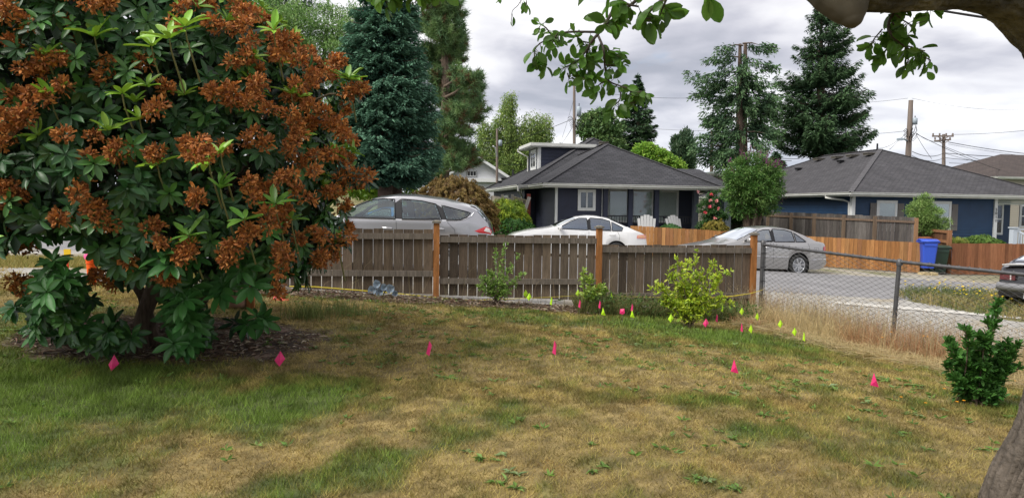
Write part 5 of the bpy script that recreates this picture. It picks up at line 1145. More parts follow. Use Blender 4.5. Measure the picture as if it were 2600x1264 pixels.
# ================= wheelie bins =================
def mkbin(mat, hbin):
    t = bpy.data.objects.new('wheelie_bin', None); COL.objects.link(t)
    def pt(n, g, m, par=None, sm_=False): o = g.build(n, m, sm_); o.parent = par or t; return o
    g = G(); r0, r1 = .21, .29; zz_ = np.linspace(.06, hbin, 8)
    ring = []
    for z in zz_:
        k = (z - .06) / (hbin - .06); a = r0 + (r1 - r0) * k; b = .24 + .1 * k; ring.append([(x * a, y * b - .03 * k, z) for x, y in ((-1, -.8), (-.8, -1), (0, -1.02), (.8, -1), (1, -.8), (1, .8), (.8, 1), (-.8, 1), (-1, .8))])
    g.grid(np.array(ring), wrap=True); g.box((0, -.02, hbin), (.64, .76, .05)); g.box((0, -.36, hbin - .08), (.46, .05, .1)); body = pt('body', g, mat)
    g = G(); g.box((0, -.255, .42), (.2, .03, .5)); pt('front_recess', g, M_dark, body)
    g = G(); g.box((0, -.27, .5), (.24, .02, .03)); g.box((0, -.275, .62), (.24, .02, .03)); pt('grab_bar', g, mat, body)
    g = G(); nn = 7; a = []
    for i in range(nn):
        y = -.41 + .82 * i / (nn - 1); zz2 = hbin + .03 + .07 * (1 - (y / .45) ** 2); a.append([(x, y, zz2 - .035 * (abs(x) > .3)) for x in (-.33, -.30, 0, .30, .33)])
    g.grid(np.array(a)); g.box((0, -.41, hbin + .02), (.62, .04, .04)); pt('lid', g, mat, None, True)
    g = G(); g.bar([-.25, .42, hbin + .02], [.25, .42, hbin + .02], .035, .035); pt('handle', g, mat)
    for sx in (-1, 1): g = G(); g.lathe((sx * .27, .24, .12), [(0, -.03), (.12, -.03), (.12, .03), (0, .03)], 16); o = pt('wheel', g, M_dark); 
    return t
MB1 = M('blue_plastic', (.03, .09, .55), .45); MB2 = M('dark_green_plastic', (.018, .045, .03), .45)
b1_ = mkbin(MB1, .98); q = P(2353, 684, 27.5); b1_.location = (q[0], 27.5, P(2353, 684, 27.2)[2] - .02); b1_.rotation_euler[2] = radians(-12); b1_.scale = (.92, .92, 1.04); tag(b1_, 'blue wheelie bin beside the orange fence end', 'bin', 'wheelie bins')
b2_ = mkbin(MB2, .92); q = P(2384, 682, 27.9); b2_.location = (q[0], 28.0, -.6); b2_.rotation_euler[2] = radians(-8); b2_.scale = (1, 1, 1.05); tag(b2_, 'dark green wheelie bin with white sticker, right of the blue one', 'bin', 'wheelie bins')
g = G(); g.box((.02, -.335, .78), (.22, .012, .045)); o_ = g.build('sticker', M_white); o_.parent = b2_
q = P(2344, 605, 29.5); g = G(); g.lathe(q + [0, 0, -.9], [(0, .88), (.38, .88), (.42, .93), (.3, .97), (0, .99)], 18); g.lathe(q + [0, 0, -.9], [(.3, .0), (.36, .88)], 18)
tag(g.build('terracotta_tub', M('terracotta', (.42, .17, .10), .7), True), 'round terracotta coloured tub lid showing above the blue bin', 'tub')
q = P(2356, 683, 27.0); g = G()
for dx in (-.2, .1): g.box((q[0] + dx, 26.9, float(zt(q[0], 27)) + .05), (.26, .3, .1), .2)
tag(g.build('paving_blocks', M('tan_stone', (.5, .40, .22), .9, noise=[(8, .2)])), 'pale tan stone blocks at the foot of the blue bin', 'stone')

# ================= utility poles and wires =================
M_pole = M('pole_wood', (.20, .16, .135), .9, noise=[(3, .2)], stretch=(5, 5, .4)); M_tank = M('transformer_grey', (.36, .42, .47), .5)
def pole(u, Y, vt, vb, w_px, lab, lean=0.):
    b = P(u - lean, vb, Y); tp = P(u, vt, Y); t = T('utility_pole', (b[0], b[1], -.4), lab, 'utility pole', 'utility poles'); r = w_px / 2 * Y / F
    g = G(); g.tube([[b[0] - (tp[0] - b[0]) * (b[2] + .4) / max(tp[2] - b[2], 1), Y, -.4], b, tp], [r * 1.25, r * 1.1, r * .85], 12); t.part('pole', g, M_pole, smooth=True); return t, b, tp
def tank(t, u, v, Y, hpx, wpx):
    c_ = P(u, v, Y); hh = hpx * Y / F; r = wpx / 2 * Y / F; g = G(); g.lathe(c_, [(0, -hh / 2), (r, -hh / 2), (r, hh / 2), (r * .7, hh / 2 + r * .3), (0, hh / 2 + r * .4)], 16); k = t.part('transformer', g, M_tank, smooth=True)
    g = G(); g.tube([c_ + [0, 0, hh / 2], c_ + [0, 0, hh * .95]], r * .18, 6); t.part('bushing', g, M_dark, k)
t, b, tp = pole(1458, 48, 219, 372, 7.5, 'tall utility pole with transformer behind the navy house roof'); tank(t, 1470, 284, 47.9, 22, 12); pA_ = tp
g = G(); g.tube([P(1461, 229, 48), P(1478, 231, 47), P(1484, 232, 46.8)], [.05, .04, .09], 6); t.part('lamp_arm', g, M_tank)
g = G()
for k_ in range(9): a_ = P(1459 + R.normal() * 2, 300 + k_ * 3, 48); b_ = P(1478 + R.normal() * 8, 300 + R.normal() * 14 + k_ * 3, 47.6); m_ = (a_ + b_) / 2 + [0, 0, -.35]; g.tube([a_, m_, b_], .018, 4)
for k_ in range(6): a_ = P(1457, 303 + k_ * 3, 48); b_ = P(1442 + k_ * 1.5, 300 + k_ * 5, 47.6); g.tube([a_, (a_ + b_) / 2 + [0, 0, .15], b_], .018, 4)
t.part('cable_bundle', g, M_dark)
t, b, tp = pole(1262, 44, 327, 440, 6, 'shorter utility pole with small transformer before the birch'); tank(t, 1270, 364, 43.9, 13, 9)
g = G(); g.tube([P(1262, 400, 44), P(1258, 376, 43.5), P(1252, 371, 43)], .04, 6); t.part('lamp_arm', g, M_white)
t, b, tp = pole(2313, 42, 255, 398, 13, 'thick leaning utility pole with transformer behind the blue house', 7); tank(t, 2323, 309, 41.9, 15, 12)
g = G(); g.tube([P(2304, 358, 42), P(2297, 354, 41.5), P(2288, 352, 41)], .05, 6); g.box(P(2286, 354, 41), (.3, .25, .12)); t.part('street_lamp_arm', g, M_tank)
g = G()
for k_ in range(10): a_ = P(2309, 325 + k_ * 3, 42); b_ = P(2322 + R.normal() * 5, 330 + R.normal() * 10 + k_, 41.6); g.tube([a_, (a_ + b_) / 2 + [0, 0, -.3], b_], .016, 4)
for k_ in range(7): a_ = P(2306, 330 + k_ * 3, 42); b_ = P(2294 + k_ % 3 * 2, 333 + k_ * 3.5, 41.6); g.tube([a_, (a_ + b_) / 2 + [0, 0, .1], b_], .016, 4)
g.tube([P(2325, 318, 41.6), P(2328, 332, 41.6), P(2322, 340, 41.8), P(2312, 345, 42)], .02, 4); t.part('cable_bundle', g, M_dark)
t, b, tp = pole(2396, 60, 341, 420, 8, 'utility pole with two crossarms right of the leaning one')
g = G(); 
for (v, a_, b_) in ((346, 2367, 2421), (356.5, 2372, 2414)):
    g.bar(P(a_, v + (2 if v > 350 else 0), 59.8), P(b_, v - (2 if v > 350 else 0), 59.8), .1, .12)
    for u in np.linspace(a_ + 2, b_ - 2, 4): q_ = P(u, v - 1, 59.8); g.tube([q_, q_ + [0, 0, .2]], .06, 6)
    for d in (-1, 1): g.bar(P(2395, v + 9, 59.7), P(2395 + d * 14, v + 1, 59.7), .05, .05)
t.part('crossarm', g, M_pole)
t, b, tp = pole(1682, 110, 373, 408, 3, 'faint far utility pole between the trees over the navy roof'); g = G(); g.bar(P(1672, 379, 109.8), P(1692, 379, 109.8), .2, .2); t.part('crossarm', g, M_pole)
WIRES = [((1262, 371, 44), (1455, 302, 48), .014, 'drop wire'), ((1120, 384, 40), (1262, 371, 44), .014, ''), ((1420, 372, 42), (1455, 320, 48), .014, ''), ((1424, 360, 44), (1456, 255, 48), .008, ''), ((1490, 231, 46.5), (1790, 248, 60), .01, ''), ((1560, 318, 60), (1790, 333, 60), .01, ''),
  ((1120, 352, 50), (1262, 349, 44), .012, ''), ((1262, 395, 44), (1120, 397, 50), .012, ''), ((1262, 405, 44), (1120, 407, 50), .012, ''), ((1262, 415, 44), (1330, 418, 48), .012, ''),
  ((2000, 252, 70), (2305, 250, 42), .008, ''), ((2315, 250, 42), (2620, 276, 60), .008, ''), ((2000, 338, 60), (2300, 333, 42), .010, ''), ((2228, 376, 60), (2298, 342, 42), .014, ''), ((2258, 380, 40), (2284, 356, 41), .012, ''),
  ((2326, 338, 42), (2396, 357, 60), .018, ''), ((2326, 340, 42), (2620, 452, 60), .016, ''), ((2326, 342, 42), (2366, 404, 45), .012, ''), ((2316, 385, 42), (2396, 389, 60), .02, ''), ((2400, 389, 60), (2620, 399, 60), .024, ''), ((2400, 401, 60), (2620, 414, 60), .018, ''),
  ((2316, 396, 42), (2396, 401, 60), .016, ''), ((2408, 361, 60), (2620, 392, 60), .024, ''), ((2408, 366, 60), (2620, 398, 60), .012, ''), ((2400, 373, 60), (2530, 420, 60), .016, ''), ((2415, 342, 60), (2620, 330, 60), .014, ''), ((2400, 390, 60), (2500, 415, 60), .014, ''),
  ((2410, 414, 70), (2500, 415, 70), .02, ''), ((2440, 421, 70), (2500, 421, 70), .02, ''), ((2450, 427, 70), (2500, 427, 70), .02, ''),
  ((1960, 389, 80), (2070, 392, 80), .03, ''), ((1960, 401, 80), (2030, 403, 80), .03, ''), ((1960, 407, 80), (2010, 408, 80), .03, ''),
  ((1560, 376, 90), (1960, 389, 80), .028, ''), ((1700, 398, 90), (1960, 407, 80), .028, ''), ((1740, 404, 90), (1880, 408, 80), .028, ''), ((1420, 362, 60), (1560, 376, 90), .02, '')]
WL = ['service wire rising to the tall pole from the short one', 'service wire reaching the short pole from the left', 'short wire sloping up from the dormer roof to the tall pole', 'steep thin guy wire left of the tall pole', 'highest thin wire right of the tall pole towards the twin trunk fir', 'second faint wire left of the twin trunk fir, below the highest', 'topmost wire crossing the birch', 'wire crossing the lower birch, first below the transformer', 'wire crossing the lower birch, second below the transformer', 'wire from the short pole right towards the dormer', 'top wire reaching the leaning pole from the big fir', 'top wire leaving the leaning pole to the right edge', 'middle wire from the big fir to the leaning pole', 'sloping service wire left of the leaning pole', 'steep wire down from the street lamp arm', 'wire from the leaning pole to the lower crossarm', 'long wire falling from the leaning pole to the brown roof', 'steep wire falling just right of the leaning pole', 'level wire between the leaning pole and the crossarm pole, upper', 'level wire right of the crossarm pole, upper of the pair', 'level wire right of the crossarm pole, lower of the pair', 'level wire between the leaning pole and the crossarm pole, lower', 'thick wire sloping from the lower crossarm to the right edge', 'thin wire just under the thick sloping one', 'wire falling from the crossarm pole towards the small fir tip', 'wire rising from the upper crossarm to the right edge', 'short wire falling right from the foot of the crossarm pole', 'low wire near the right roof, highest of three', 'low wire near the right roof, middle of three', 'low wire near the right roof, lowest of three', 'wire left of the big fir trunk, highest of three', 'wire left of the big fir trunk, middle of three', 'wire left of the big fir trunk, lowest of three', 'long wire over the poplars from the round tree to the big fir', 'lower wire from the poplars to the big fir', 'lowest short wire right of the poplars', 'wire behind the navy house peak to the slim fir']
for i, (a, b, r, _) in enumerate(WIRES):
    A, B = P(*a), P(*b); t_ = np.linspace(0, 1, 14)[:, None]; q_ = A + (B - A) * t_; q_[:, 2] -= (4 * t_ * (1 - t_))[:, 0] * .012 * np.linalg.norm(B - A)
    g = G(); g.tube(q_, r, 4); tag(g.build('power_line', M_dark), WL[i], 'cable', 'power lines strung over the roofs')
g = G(); A, B = P(2340, 20, 7.5), P(3900, 260, 5.5); g.tube([A, (A + B) / 2 + [0, 0, -.01], B], .012, 6); tag(g.build('service_cable', M_dark), 'thicker grey cable crossing under the apple limb at top right', 'cable')
# ================= cars =================
def spl(x, pts):
    p = np.asarray(pts, float); return np.interp(x, p[:, 0], p[:, 1])
def smooth_prof(pts, n=200, it=5):
    p = np.asarray(pts, float); x = np.linspace(p[0, 0], p[-1, 0], n); y = np.interp(x, p[:, 0], p[:, 1])
    for _ in range(it): y[1:-1] = (y[:-2] + 2 * y[1:-1] + y[2:]) / 4
    return np.stack([x, y], 1)
M_tyre = M('tyre_rubber', (.018, .018, .018), .85); M_alloy = M('alloy_rim', (.62, .63, .65), .3, .8); M_trim = M('black_trim', (.012, .012, .014), .35); M_chrome = M('chrome_strip', (.75, .75, .77), .15, .9)
M_seat = M('grey_seat', (.10, .10, .105), .8); M_lampred = M('red_lamp', (.55, .012, .015), .12, coat=1.); M_lampwhite = M('clear_lamp', (.75, .72, .7), .1, coat=1.)
M_wind = MGlass('car_glass', (.62, .78, .76), (.92, .97, 1.), 1.55, .10)
M_wind2 = MGlass('car_glass_bright', (.55, .68, .68), (.92, .97, 1.), 1.55, .30)
def paint(name, col, metal=.5, rough=.32): return M(name, col, rough, metal, coat=1., noise=[(90, .03)])
class Car:
    def __init__(s, name, lab, L, W, Hh, top, belt, roofx, mpaint, loc, rz, wheels, wins, glass=M_wind, group=None, sill=.2, wr=.325):
        s.L, s.W, s.H = L, W, Hh; s.top = smooth_prof(top); s.belt = smooth_prof(belt, it=3); s.wh = wheels; s.sill = sill; s.wr = wr
        s.o = bpy.data.objects.new(name, None); COL.objects.link(s.o); s.o.location = loc; s.o.rotation_euler = rz if np.ndim(rz) else (0, 0, rz); tag(s.o, lab, 'car', group)
        xs = np.unique(np.round(np.concatenate([np.linspace(0, L, 150), *[wx + (wr + .06) * np.cos(np.linspace(0, pi, 25)) for wx in wheels]]), 4)); xs = xs[(xs >= 0) & (xs <= L)]
        rows = np.linspace(0, 1, 46); s.V = np.array([s.section(x, rows) for x in xs])           # (nx, nr, 3) y>0 side
        nx, nr = s.V.shape[:2]; mid = (s.V[:-1, :-1] + s.V[1:, 1:]) / 2
        keep = np.ones((nx - 1, nr - 1), bool)
        for (kind, poly) in wins:
            X_, Z_, Y_ = mid[..., 0], mid[..., 2], mid[..., 1]
            if kind == 'side': keep &= ~(inpoly(X_, Z_, shrink(poly, .02)) & (np.arange(nr - 1)[None] < s.kroof))
            else:  keep &= ~((X_ > poly[0] + .03) & (X_ < poly[1] - .03) & (np.arange(nr - 1)[None] >= s.kroof) & (Y_ < s.halfw(X_, .04)))
        g = G(); ii = np.arange(nx * nr).reshape(nx, nr)
        f = np.stack([ii[:-1, :-1], ii[1:, :-1], ii[1:, 1:], ii[:-1, 1:]], -1)[keep]
        g.add(s.V.reshape(-1, 3), f); Vm = s.V * [1, -1, 1]; g.add(Vm.reshape(-1, 3), f[:, ::-1])
        for e in (0, -1):      # closed ends
            a = s.V[e]; b = Vm[e]; v = np.vstack([a, b]); q = np.array([[k, k + 1, nr + k + 1, nr + k] for k in range(nr - 1)]); g.add(v, q if e == -1 else q[:, ::-1])
        s.part('body', g, mpaint, True)
        for (kind, poly) in wins:
            for sd in (1, -1) if kind == 'side' else (1,):
                g = G()
                if kind == 'side':
                    P_ = s.patch(poly, sd, .004); g.grid(P_); s.part('window', g, glass, True)
                    g = G(); pl = resample(poly, .06); q = np.array([s.onside(x, z, .007) * [1, sd, 1] for x, z in pl + [pl[0]]]); g.tube(q, .013, 4); s.part('window_trim', g, M_trim, True)
                else:
                    x_ = np.linspace(poly[0], poly[1], 14); u_ = np.linspace(-1, 1, 15)
                    g.grid(np.array([[s.ontop(a, b * s.halfw(a, .03)) + [0, 0, .006] for b in u_] for a in x_])); s.part('windscreen' if poly[0] < L / 2 else 'rear_window', g, glass, True)
                    g = G(); g.grid(np.array([[s.ontop(a, sd_ * (s.halfw(a, .03) - c)) + [0, 0, .009] for c in (0, .045)] for sd_ in (1,) for a in x_])); g.grid(np.array([[s.ontop(a, -(s.halfw(a, .03) - c)) + [0, 0, .009] for c in (0, .045)] for a in x_]))
                    s.part('window_trim', g, M_trim, True)
        # cabin
        for wx in wheels:
            for sd in (1, -1): s.wheel(wx, sd)
        g = G(); g.box((L / 2, 0, .3), (L * .78, W * .72, .2)); s.part('underbody', g, M_trim)
    def part(s, n, g, m, sm_=False, par=None, label=None): o = g.build(n, m, sm_); o.parent = par or s.o; return tag(o, label)
    def w(s, x): t = np.clip(np.minimum(x, s.L - x) / .9, 0, 1); return s.W / 2 * (1 - .2 * (1 - t) ** 2.4)
    def zb(s, x): return np.interp(x, s.belt[:, 0], s.belt[:, 1])
    def zc(s, x): return np.interp(x, s.top[:, 0], s.top[:, 1])
    def tumble(s, z, x): return .03 + .25 * np.clip((z - s.zb(x)) / (s.H - .95), 0, 1.1) ** 1.1
    kroof = 30
    def section(s, x, rows):
        w = float(s.w(x)); zb = float(s.zb(x)); zc = float(max(s.zc(x), zb + .02)); z0 = s.sill + .25 * max(0, 1 - min(x, s.L - x) / .5) ** 2 * .6
        for wx in s.wh:
            r = s.wr + .055
            if abs(x - wx) < r: z0 = max(z0, s.wr + math.sqrt(r * r - (x - wx) ** 2))
        zr = max(zb + .004, zc - .045 - .02 * (zc > zb + .2)); yr = w * (1 - float(s.tumble(zr, x)))
        lo = [(w * .965, z0), (w * .985, z0 + (zb - z0) * .18), (w, z0 + (zb - z0) * .45), (w * .992, z0 + (zb - z0) * .75), (w * .972, zb)]
        t1 = np.linspace(0, 1, 16); a = np.array(lo); A = np.stack([np.interp(t1, np.linspace(0, 1, 5), a[:, i]) for i in (0, 1)], 1)
        t2 = np.linspace(0, 1, 16)[1:]; zz_ = zb + (zr - zb) * t2; yy = w * (1 - s.tumble(zz_, x)) if zr > zb + .08 else w * (.972 + (1 - float(s.tumble(zr, x)) - .972) * t2) + 0 * zz_
        B = np.stack([np.broadcast_to(yy, zz_.shape), zz_], 1)
        t3 = np.linspace(0, 1, 16)[1:]; yy = yr * np.cos(t3 * pi / 2); yy = yr * (1 - t3); C_ = np.stack([yy, zr + (zc - zr) * (1 - (1 - t3) ** 2.6)], 1)
        q = np.vstack([A, B, C_]); return np.column_stack([np.full(len(q), x), q])
    def onside(s, x, z, off=0.):
        w = float(s.w(x)); zb = float(s.zb(x))
        if z >= zb: y = w * (1 - float(s.tumble(z, x))); y = min(y, w * .972)
        else:
            q = s.section(x, None)[:16]; y = float(np.interp(z, q[:, 2], q[:, 1]))
        return np.array([x, y + off, z + off * .4])
    def ontop(s, x, y):
        q = s.section(x, None)[30:]; a = abs(y); return np.array([x, y, float(np.interp(-a, -q[:, 1], q[:, 2]))])
    def halfw(s, x, m):
        x = np.asarray(x, float); zr = np.maximum(s.zb(x), s.zc(x) - .06); return s.w(x) * (1 - s.tumble(zr, x)) - m
    def patch(s, poly, sd, off, nz_=10, nx_=14):
        p = np.array(poly); z0, z1 = p[:, 1].min(), p[:, 1].max(); rows = []
        for z in np.linspace(z0 + 1e-4, z1 - 1e-4, nz_):
            xs_ = []
            for i in range(len(p)):
                a, b = p[i], p[(i + 1) % len(p)]
                if (a[1] - z) * (b[1] - z) <= 0 and a[1] != b[1]: xs_.append(a[0] + (b[0] - a[0]) * (z - a[1]) / (b[1] - a[1]))
            x0, x1 = min(xs_), max(xs_); rows.append([s.onside(x, z, off) * [1, sd, 1] for x in np.linspace(x0, x1, nx_)])
        return np.array(rows)
    def sidepart(s, n, poly, m, off=.008, sides=(1, -1), label=None):
        for sd in sides: g = G(); g.grid(s.patch(poly, sd, off, 6, 10)); s.part(n, g, m, True, label=label)
    def line(s, pts, r=.004, m=None, name='door_seam', sides=(1, -1)):
        for sd in sides:
            g = G(); g.tube([s.onside(x, z, .001) * [1, sd, 1] for x, z in resample(pts, .05, False)], r, 4); s.part(name, g, m or M_trim)
    def wheel(s, wx, sd):
        t = bpy.data.objects.new('wheel', None); COL.objects.link(t); t.parent = s.o; t.location = (wx, sd * (s.W / 2 - .11), s.wr)
        def pt(n, g, m, sm_=True): o = g.build(n, m, sm_); o.parent = t
        r = s.wr; y = .1 * sd; g = G(); g.lathe((0, 0, 0), [(r * .66, y * .9), (r * .8, y * 1.1), (r * .95, y), (r, y * .6), (r, -y * .6), (r * .95, -y), (r * .6, -y)], 36, axis=1); pt('tyre', g, M_tyre)
        g = G(); g.lathe((0, 0, 0), [(r * .68, y * .92), (r * .64, y * 1.0), (r * .6, y * .85), (r * .6, -y * .5), (0, -y * .5)], 30, axis=1); pt('rim', g, M_alloy)
        g = G()
        for k in range(7):
            a = k * 2 * pi / 7 + .2; g.bar([r * .1 * cos(a), y * .86, r * .1 * sin(a)], [r * .63 * cos(a), y * .93, r * .63 * sin(a)], r * .14, .03, (0, 1, 0))
        g.lathe((0, 0, 0), [(0, y * .95), (r * .16, y * .92), (r * .17, y * .7)], 14, axis=1); pt('spokes', g, M_alloy, False)
        g = G(); g.lathe((wx, sd * (s.W / 2 - .03), s.wr), [(r + .055, 0), (r + .05, -.16 * sd), (0, -.16 * sd)], 30, axis=1); s.part('wheel_arch', g, M_dark)
    def seats(s, xf, xr, zs=.55):
        for x, ys, n in ((xf, (-.36, .36), 'front_seat'), (xr, (0,), 'rear_seat')):
            for y in ys:
                g = G(); wd = .48 if len(ys) > 1 else 1.2; g.box((x - .2, y, zs - .1), (.5, wd, .18)); g.bar([x + .05, y, zs - .1], [x + .2, y, zs + .50], wd, .13, (1, 0, .2))
                for hy in ((y,) if len(ys) > 1 else (-.35, .35)): g.bar([x + .2, hy, zs + .52], [x + .225, hy, zs + .70], .24, .10, (1, 0, 0))
                s.part(n, g, M_seat)
        g = G(); a = np.linspace(0, 2 * pi, 20); g.tube(np.stack([xf - .52 + .08 * np.sin(a), -.36 + .18 * np.cos(a), zs + .3 + .17 * np.sin(a)], 1), .015, 5); g.box((xf - .85, 0, zs + .2), (.35, 1.25, .16)); s.part('dashboard', g, M_trim)
    def mirror(s, x, z, m):
        for sd in (1, -1):
            p = s.onside(x, z, .0) * [1, sd, 1]; g = G(); c_ = p + [.0, sd * .13, .05]
            th = np.linspace(0, pi, 8); ring = []
            for t_ in th: ring.append([(c_[0] - .06 * cos(t_) + .01, c_[1] + .11 * sin(t_) * cos(a) , c_[2] + .085 * sin(t_) * sin(a)) for a in np.arange(12) * pi / 6])
            g.grid(np.array(ring), wrap=True); g.bar(p, c_ + [0, 0, -.04], .05, .03); s.part('wing_mirror', g, m, True)
    def handle(s, x, z, m):
        for sd in (1, -1):
            p = s.onside(x, z, .02) * [1, sd, 1]; g = G(); g.tube([p + [-.1, -sd * .02, 0], p + [-.08, sd * .01, 0], p + [.08, sd * .01, 0], p + [.1, -sd * .02, 0]], .013, 6); s.part('door_handle', g, m, True)
def inpoly(X, Z, p):
    r = np.zeros(X.shape, bool); n = len(p)
    for i in range(n):
        (x0, z0), (x1, z1) = p[i], p[(i + 1) % n]
        if z0 == z1: continue
        c = ((z0 > Z) != (z1 > Z)) & (X < (x1 - x0) * (Z - z0) / (z1 - z0) + x0); r ^= c
    return r
def shrink(p, d):
    p = np.array(p, float); c = p.mean(0); return [tuple(c + (q - c) * (1 - d / max(np.linalg.norm(q - c), .05))) for q in p]
def resample(p, st, close=True):
    o = []; q = list(p) + ([p[0]] if close else [])
    for a, b in zip(q[:-1], q[1:]):
        n = max(1, int(math.hypot(b[0] - a[0], b[1] - a[1]) / st)); o += [(a[0] + (b[0] - a[0]) * i / n, a[1] + (b[1] - a[1]) * i / n) for i in range(n)]
    if not close: o.append(tuple(p[-1]))
    return o

# --- grey hatchback on the near side (front to the left) ---
zg = lambda x: float(zt(x, 20))
hx = P(1252, 580, 15.8)[0]
MPg = paint('grey_metallic', (.40, .40, .42), .7, .3)
top = [(0, .55), (.06, .75), (.4, .93), (1.0, 1.08), (1.5, 1.42), (1.95, 1.60), (2.35, 1.66), (2.75, 1.665), (3.3, 1.61), (3.8, 1.50), (4.02, 1.44), (4.1, 1.36), (4.32, 1.1), (4.38, .95), (4.4, .5)]
belt = [(0, .5), (.1, .68), (.5, .88), (1.0, 1.0), (1.4, 1.06), (3.3, 1.10), (3.9, 1.10), (4.25, 1.02), (4.35, .9), (4.4, .48)]
wins = [('side', [(1.28, 1.13), (2.38, 1.13), (2.33, 1.53), (2.1, 1.535), (1.85, 1.50), (1.55, 1.36)]), ('side', [(2.52, 1.13), (3.34, 1.15), (3.20, 1.46), (2.9, 1.515), (2.47, 1.54)]), ('side', [(3.44, 1.15), (3.72, 1.155), (3.86, 1.22), (3.93, 1.305), (3.32, 1.44)]), ('top', (1.05, 1.85)), ('top', (4.06, 4.27))]
c = Car('grey_hatchback', 'dark silver grey hatchback parked behind the near fence, front hidden by the rhododendron', 4.4, 1.83, 1.66, top, belt, None, MPg, (hx - 4.4, 16.45, zg(hx - 2) + .07), (0, radians(1.2), radians(-1.5)), [.85, 3.52], wins)
c.seats(2.15, 3.15, .68); c.mirror(1.32, 1.14, MPg)
c.line([(1.2, 1.105), (2.5, 1.11), (3.6, 1.125), (3.78, 1.15), (3.95, 1.245), (4.0, 1.32)], .011, M_chrome, 'chrome_strip')
c.sidepart('pillar', [(2.39, 1.13), (2.51, 1.13), (2.46, 1.54), (2.34, 1.53)], M_trim, .006); c.sidepart('pillar', [(3.345, 1.15), (3.43, 1.15), (3.31, 1.44), (3.21, 1.46)], M_trim, .006)
c.line([(2.4, 1.09), (2.42, .8), (2.4, .4)]); c.line([(3.46, 1.1), (3.62, .95), (3.66, .7)]); c.handle(2.22, .93, M_chrome); c.handle(3.3, .95, M_chrome)
c.sidepart('tail_light', [(4.0, .915), (4.36, .86), (4.385, .92), (4.33, 1.005), (4.25, 1.03)], M_lampred, .012); c.sidepart('tail_light_lens', [(4.22, .93), (4.365, .89), (4.33, .985), (4.26, 1.005)], M_lampwhite, .018)
g = G(); g.grid(np.array([[c.ontop(a, b * .55) + [.0, 0, .02] for b in np.linspace(-1, 1, 9)] for a in (3.9, 4.0, 4.1)])); g.grid(np.array([[c.ontop(4.1, b * .55) + [0, 0, h_] for b in np.linspace(-1, 1, 9)] for h_ in (.02, -.03)])); c.part('roof_spoiler', g, MPg, True)
g = G(); p_ = c.ontop(3.55, 0); g.tube([p_, p_ + [.06, 0, .05]], .02, 6); c.part('antenna', g, M_trim)

# --- blue sedan beyond the hatchback, seen through its windows ---
stop = [(0, .5), (.05, .68), (.35, .8), (1.2, .95), (1.5, 1.02), (2.0, 1.25), (2.35, 1.39), (2.8, 1.45), (3.1, 1.455), (3.45, 1.42), (3.9, 1.27), (4.3, 1.09), (4.65, 1.05), (4.76, .96), (4.8, .5)]
sbelt = [(0, .48), (.1, .62), (.5, .77), (1.3, .9), (1.7, .945), (3.0, .975), (4.0, 1.0), (4.5, 1.0), (4.72, .9), (4.8, .48)]
swins = [('side', [(1.78, .99), (2.72, .995), (2.68, 1.345), (2.45, 1.33), (2.2, 1.24)]), ('side', [(2.82, .995), (3.52, 1.01), (3.46, 1.30), (3.2, 1.355), (2.79, 1.365)]), ('side', [(3.57, 1.01), (3.92, 1.03), (3.52, 1.28)]), ('top', (1.55, 2.3)), ('top', (3.5, 4.15))]
MPb = paint('blue_metallic', (.05, .16, .36), .5, .3)
bx_ = P(1120, 560, 20.5)[0]
c = Car('blue_sedan', 'blue sedan glimpsed through the windows of the grey hatchback', 4.7, 1.8, 1.46, [(x * 4.7 / 4.8, z) for x, z in stop], [(x * 4.7 / 4.8, z) for x, z in sbelt], None, MPb, (bx_ - 4.1, 21.6, zg(bx_ - 2) - .02), (0, radians(1.2), 0), [.9, 3.6], [(k_, [(x * 4.7 / 4.8, z) for x, z in w_] if k_ == 'side' else w_) for k_, w_ in swins]); c.seats(2.4, 3.35, .5)

# --- white sedan across the road ---
MPw = paint('white_paint_car', (.80, .80, .80), .0, .35)
wx_ = P(1627, 600, 25.2)[0]
wtop = [(0, .5), (.05, .68), (.3, .80), (.8, .93), (1.3, 1.01), (1.55, 1.06), (2.0, 1.28), (2.35, 1.41), (2.75, 1.47), (3.05, 1.47), (3.45, 1.42), (3.95, 1.24), (4.35, 1.08), (4.6, 1.0), (4.75, .9), (4.8, .5)]
wwins = [('side', [(1.72, 1.0), (2.72, 1.0), (2.68, 1.37), (2.42, 1.36), (2.15, 1.25)]), ('side', [(2.82, 1.0), (3.50, 1.01), (3.46, 1.31), (3.2, 1.37), (2.79, 1.385)]), ('side', [(3.54, 1.01), (3.86, 1.02), (3.9, 1.12), (3.52, 1.29)]), ('top', (1.6, 2.3)), ('top', (3.5, 4.2))]
th_ = radians(3); c = Car('white_sedan', 'white sedan parked across the road in front of the navy house', 4.8, 1.8, 1.47, wtop, sbelt, None, MPw, (wx_ - 4.62 * cos(th_), 25.9 - 4.8 * sin(th_), zg(wx_ - 2.4) - .04), (0, radians(2), th_), [.95, 3.72], wwins, M_wind2)
c.o.scale = (1, 1, 1.05); c.seats(2.4, 3.35, .52); c.mirror(1.78, .98, MPw); c.line([(2.76, .97), (2.78, .5)]); c.line([(3.72, 1.0), (3.8, .85), (3.78, .6)]); c.handle(2.55, .86, MPw); c.handle(3.55, .88, MPw)
c.sidepart('pillar', [(2.725, 1.0), (2.815, 1.0), (2.785, 1.375), (2.685, 1.37)], M_trim, .006)
c.sidepart('tail_light', [(4.38, .80), (4.72, .80), (4.74, .88), (4.66, .93), (4.40, .92)], M('pale_red_lamp', (.75, .28, .22), .15, coat=1.), .01); c.sidepart('tail_light_lens', [(4.42, .84), (4.68, .84), (4.68, .88), (4.44, .88)], M('amber_lens', (.85, .5, .25), .15), .016)

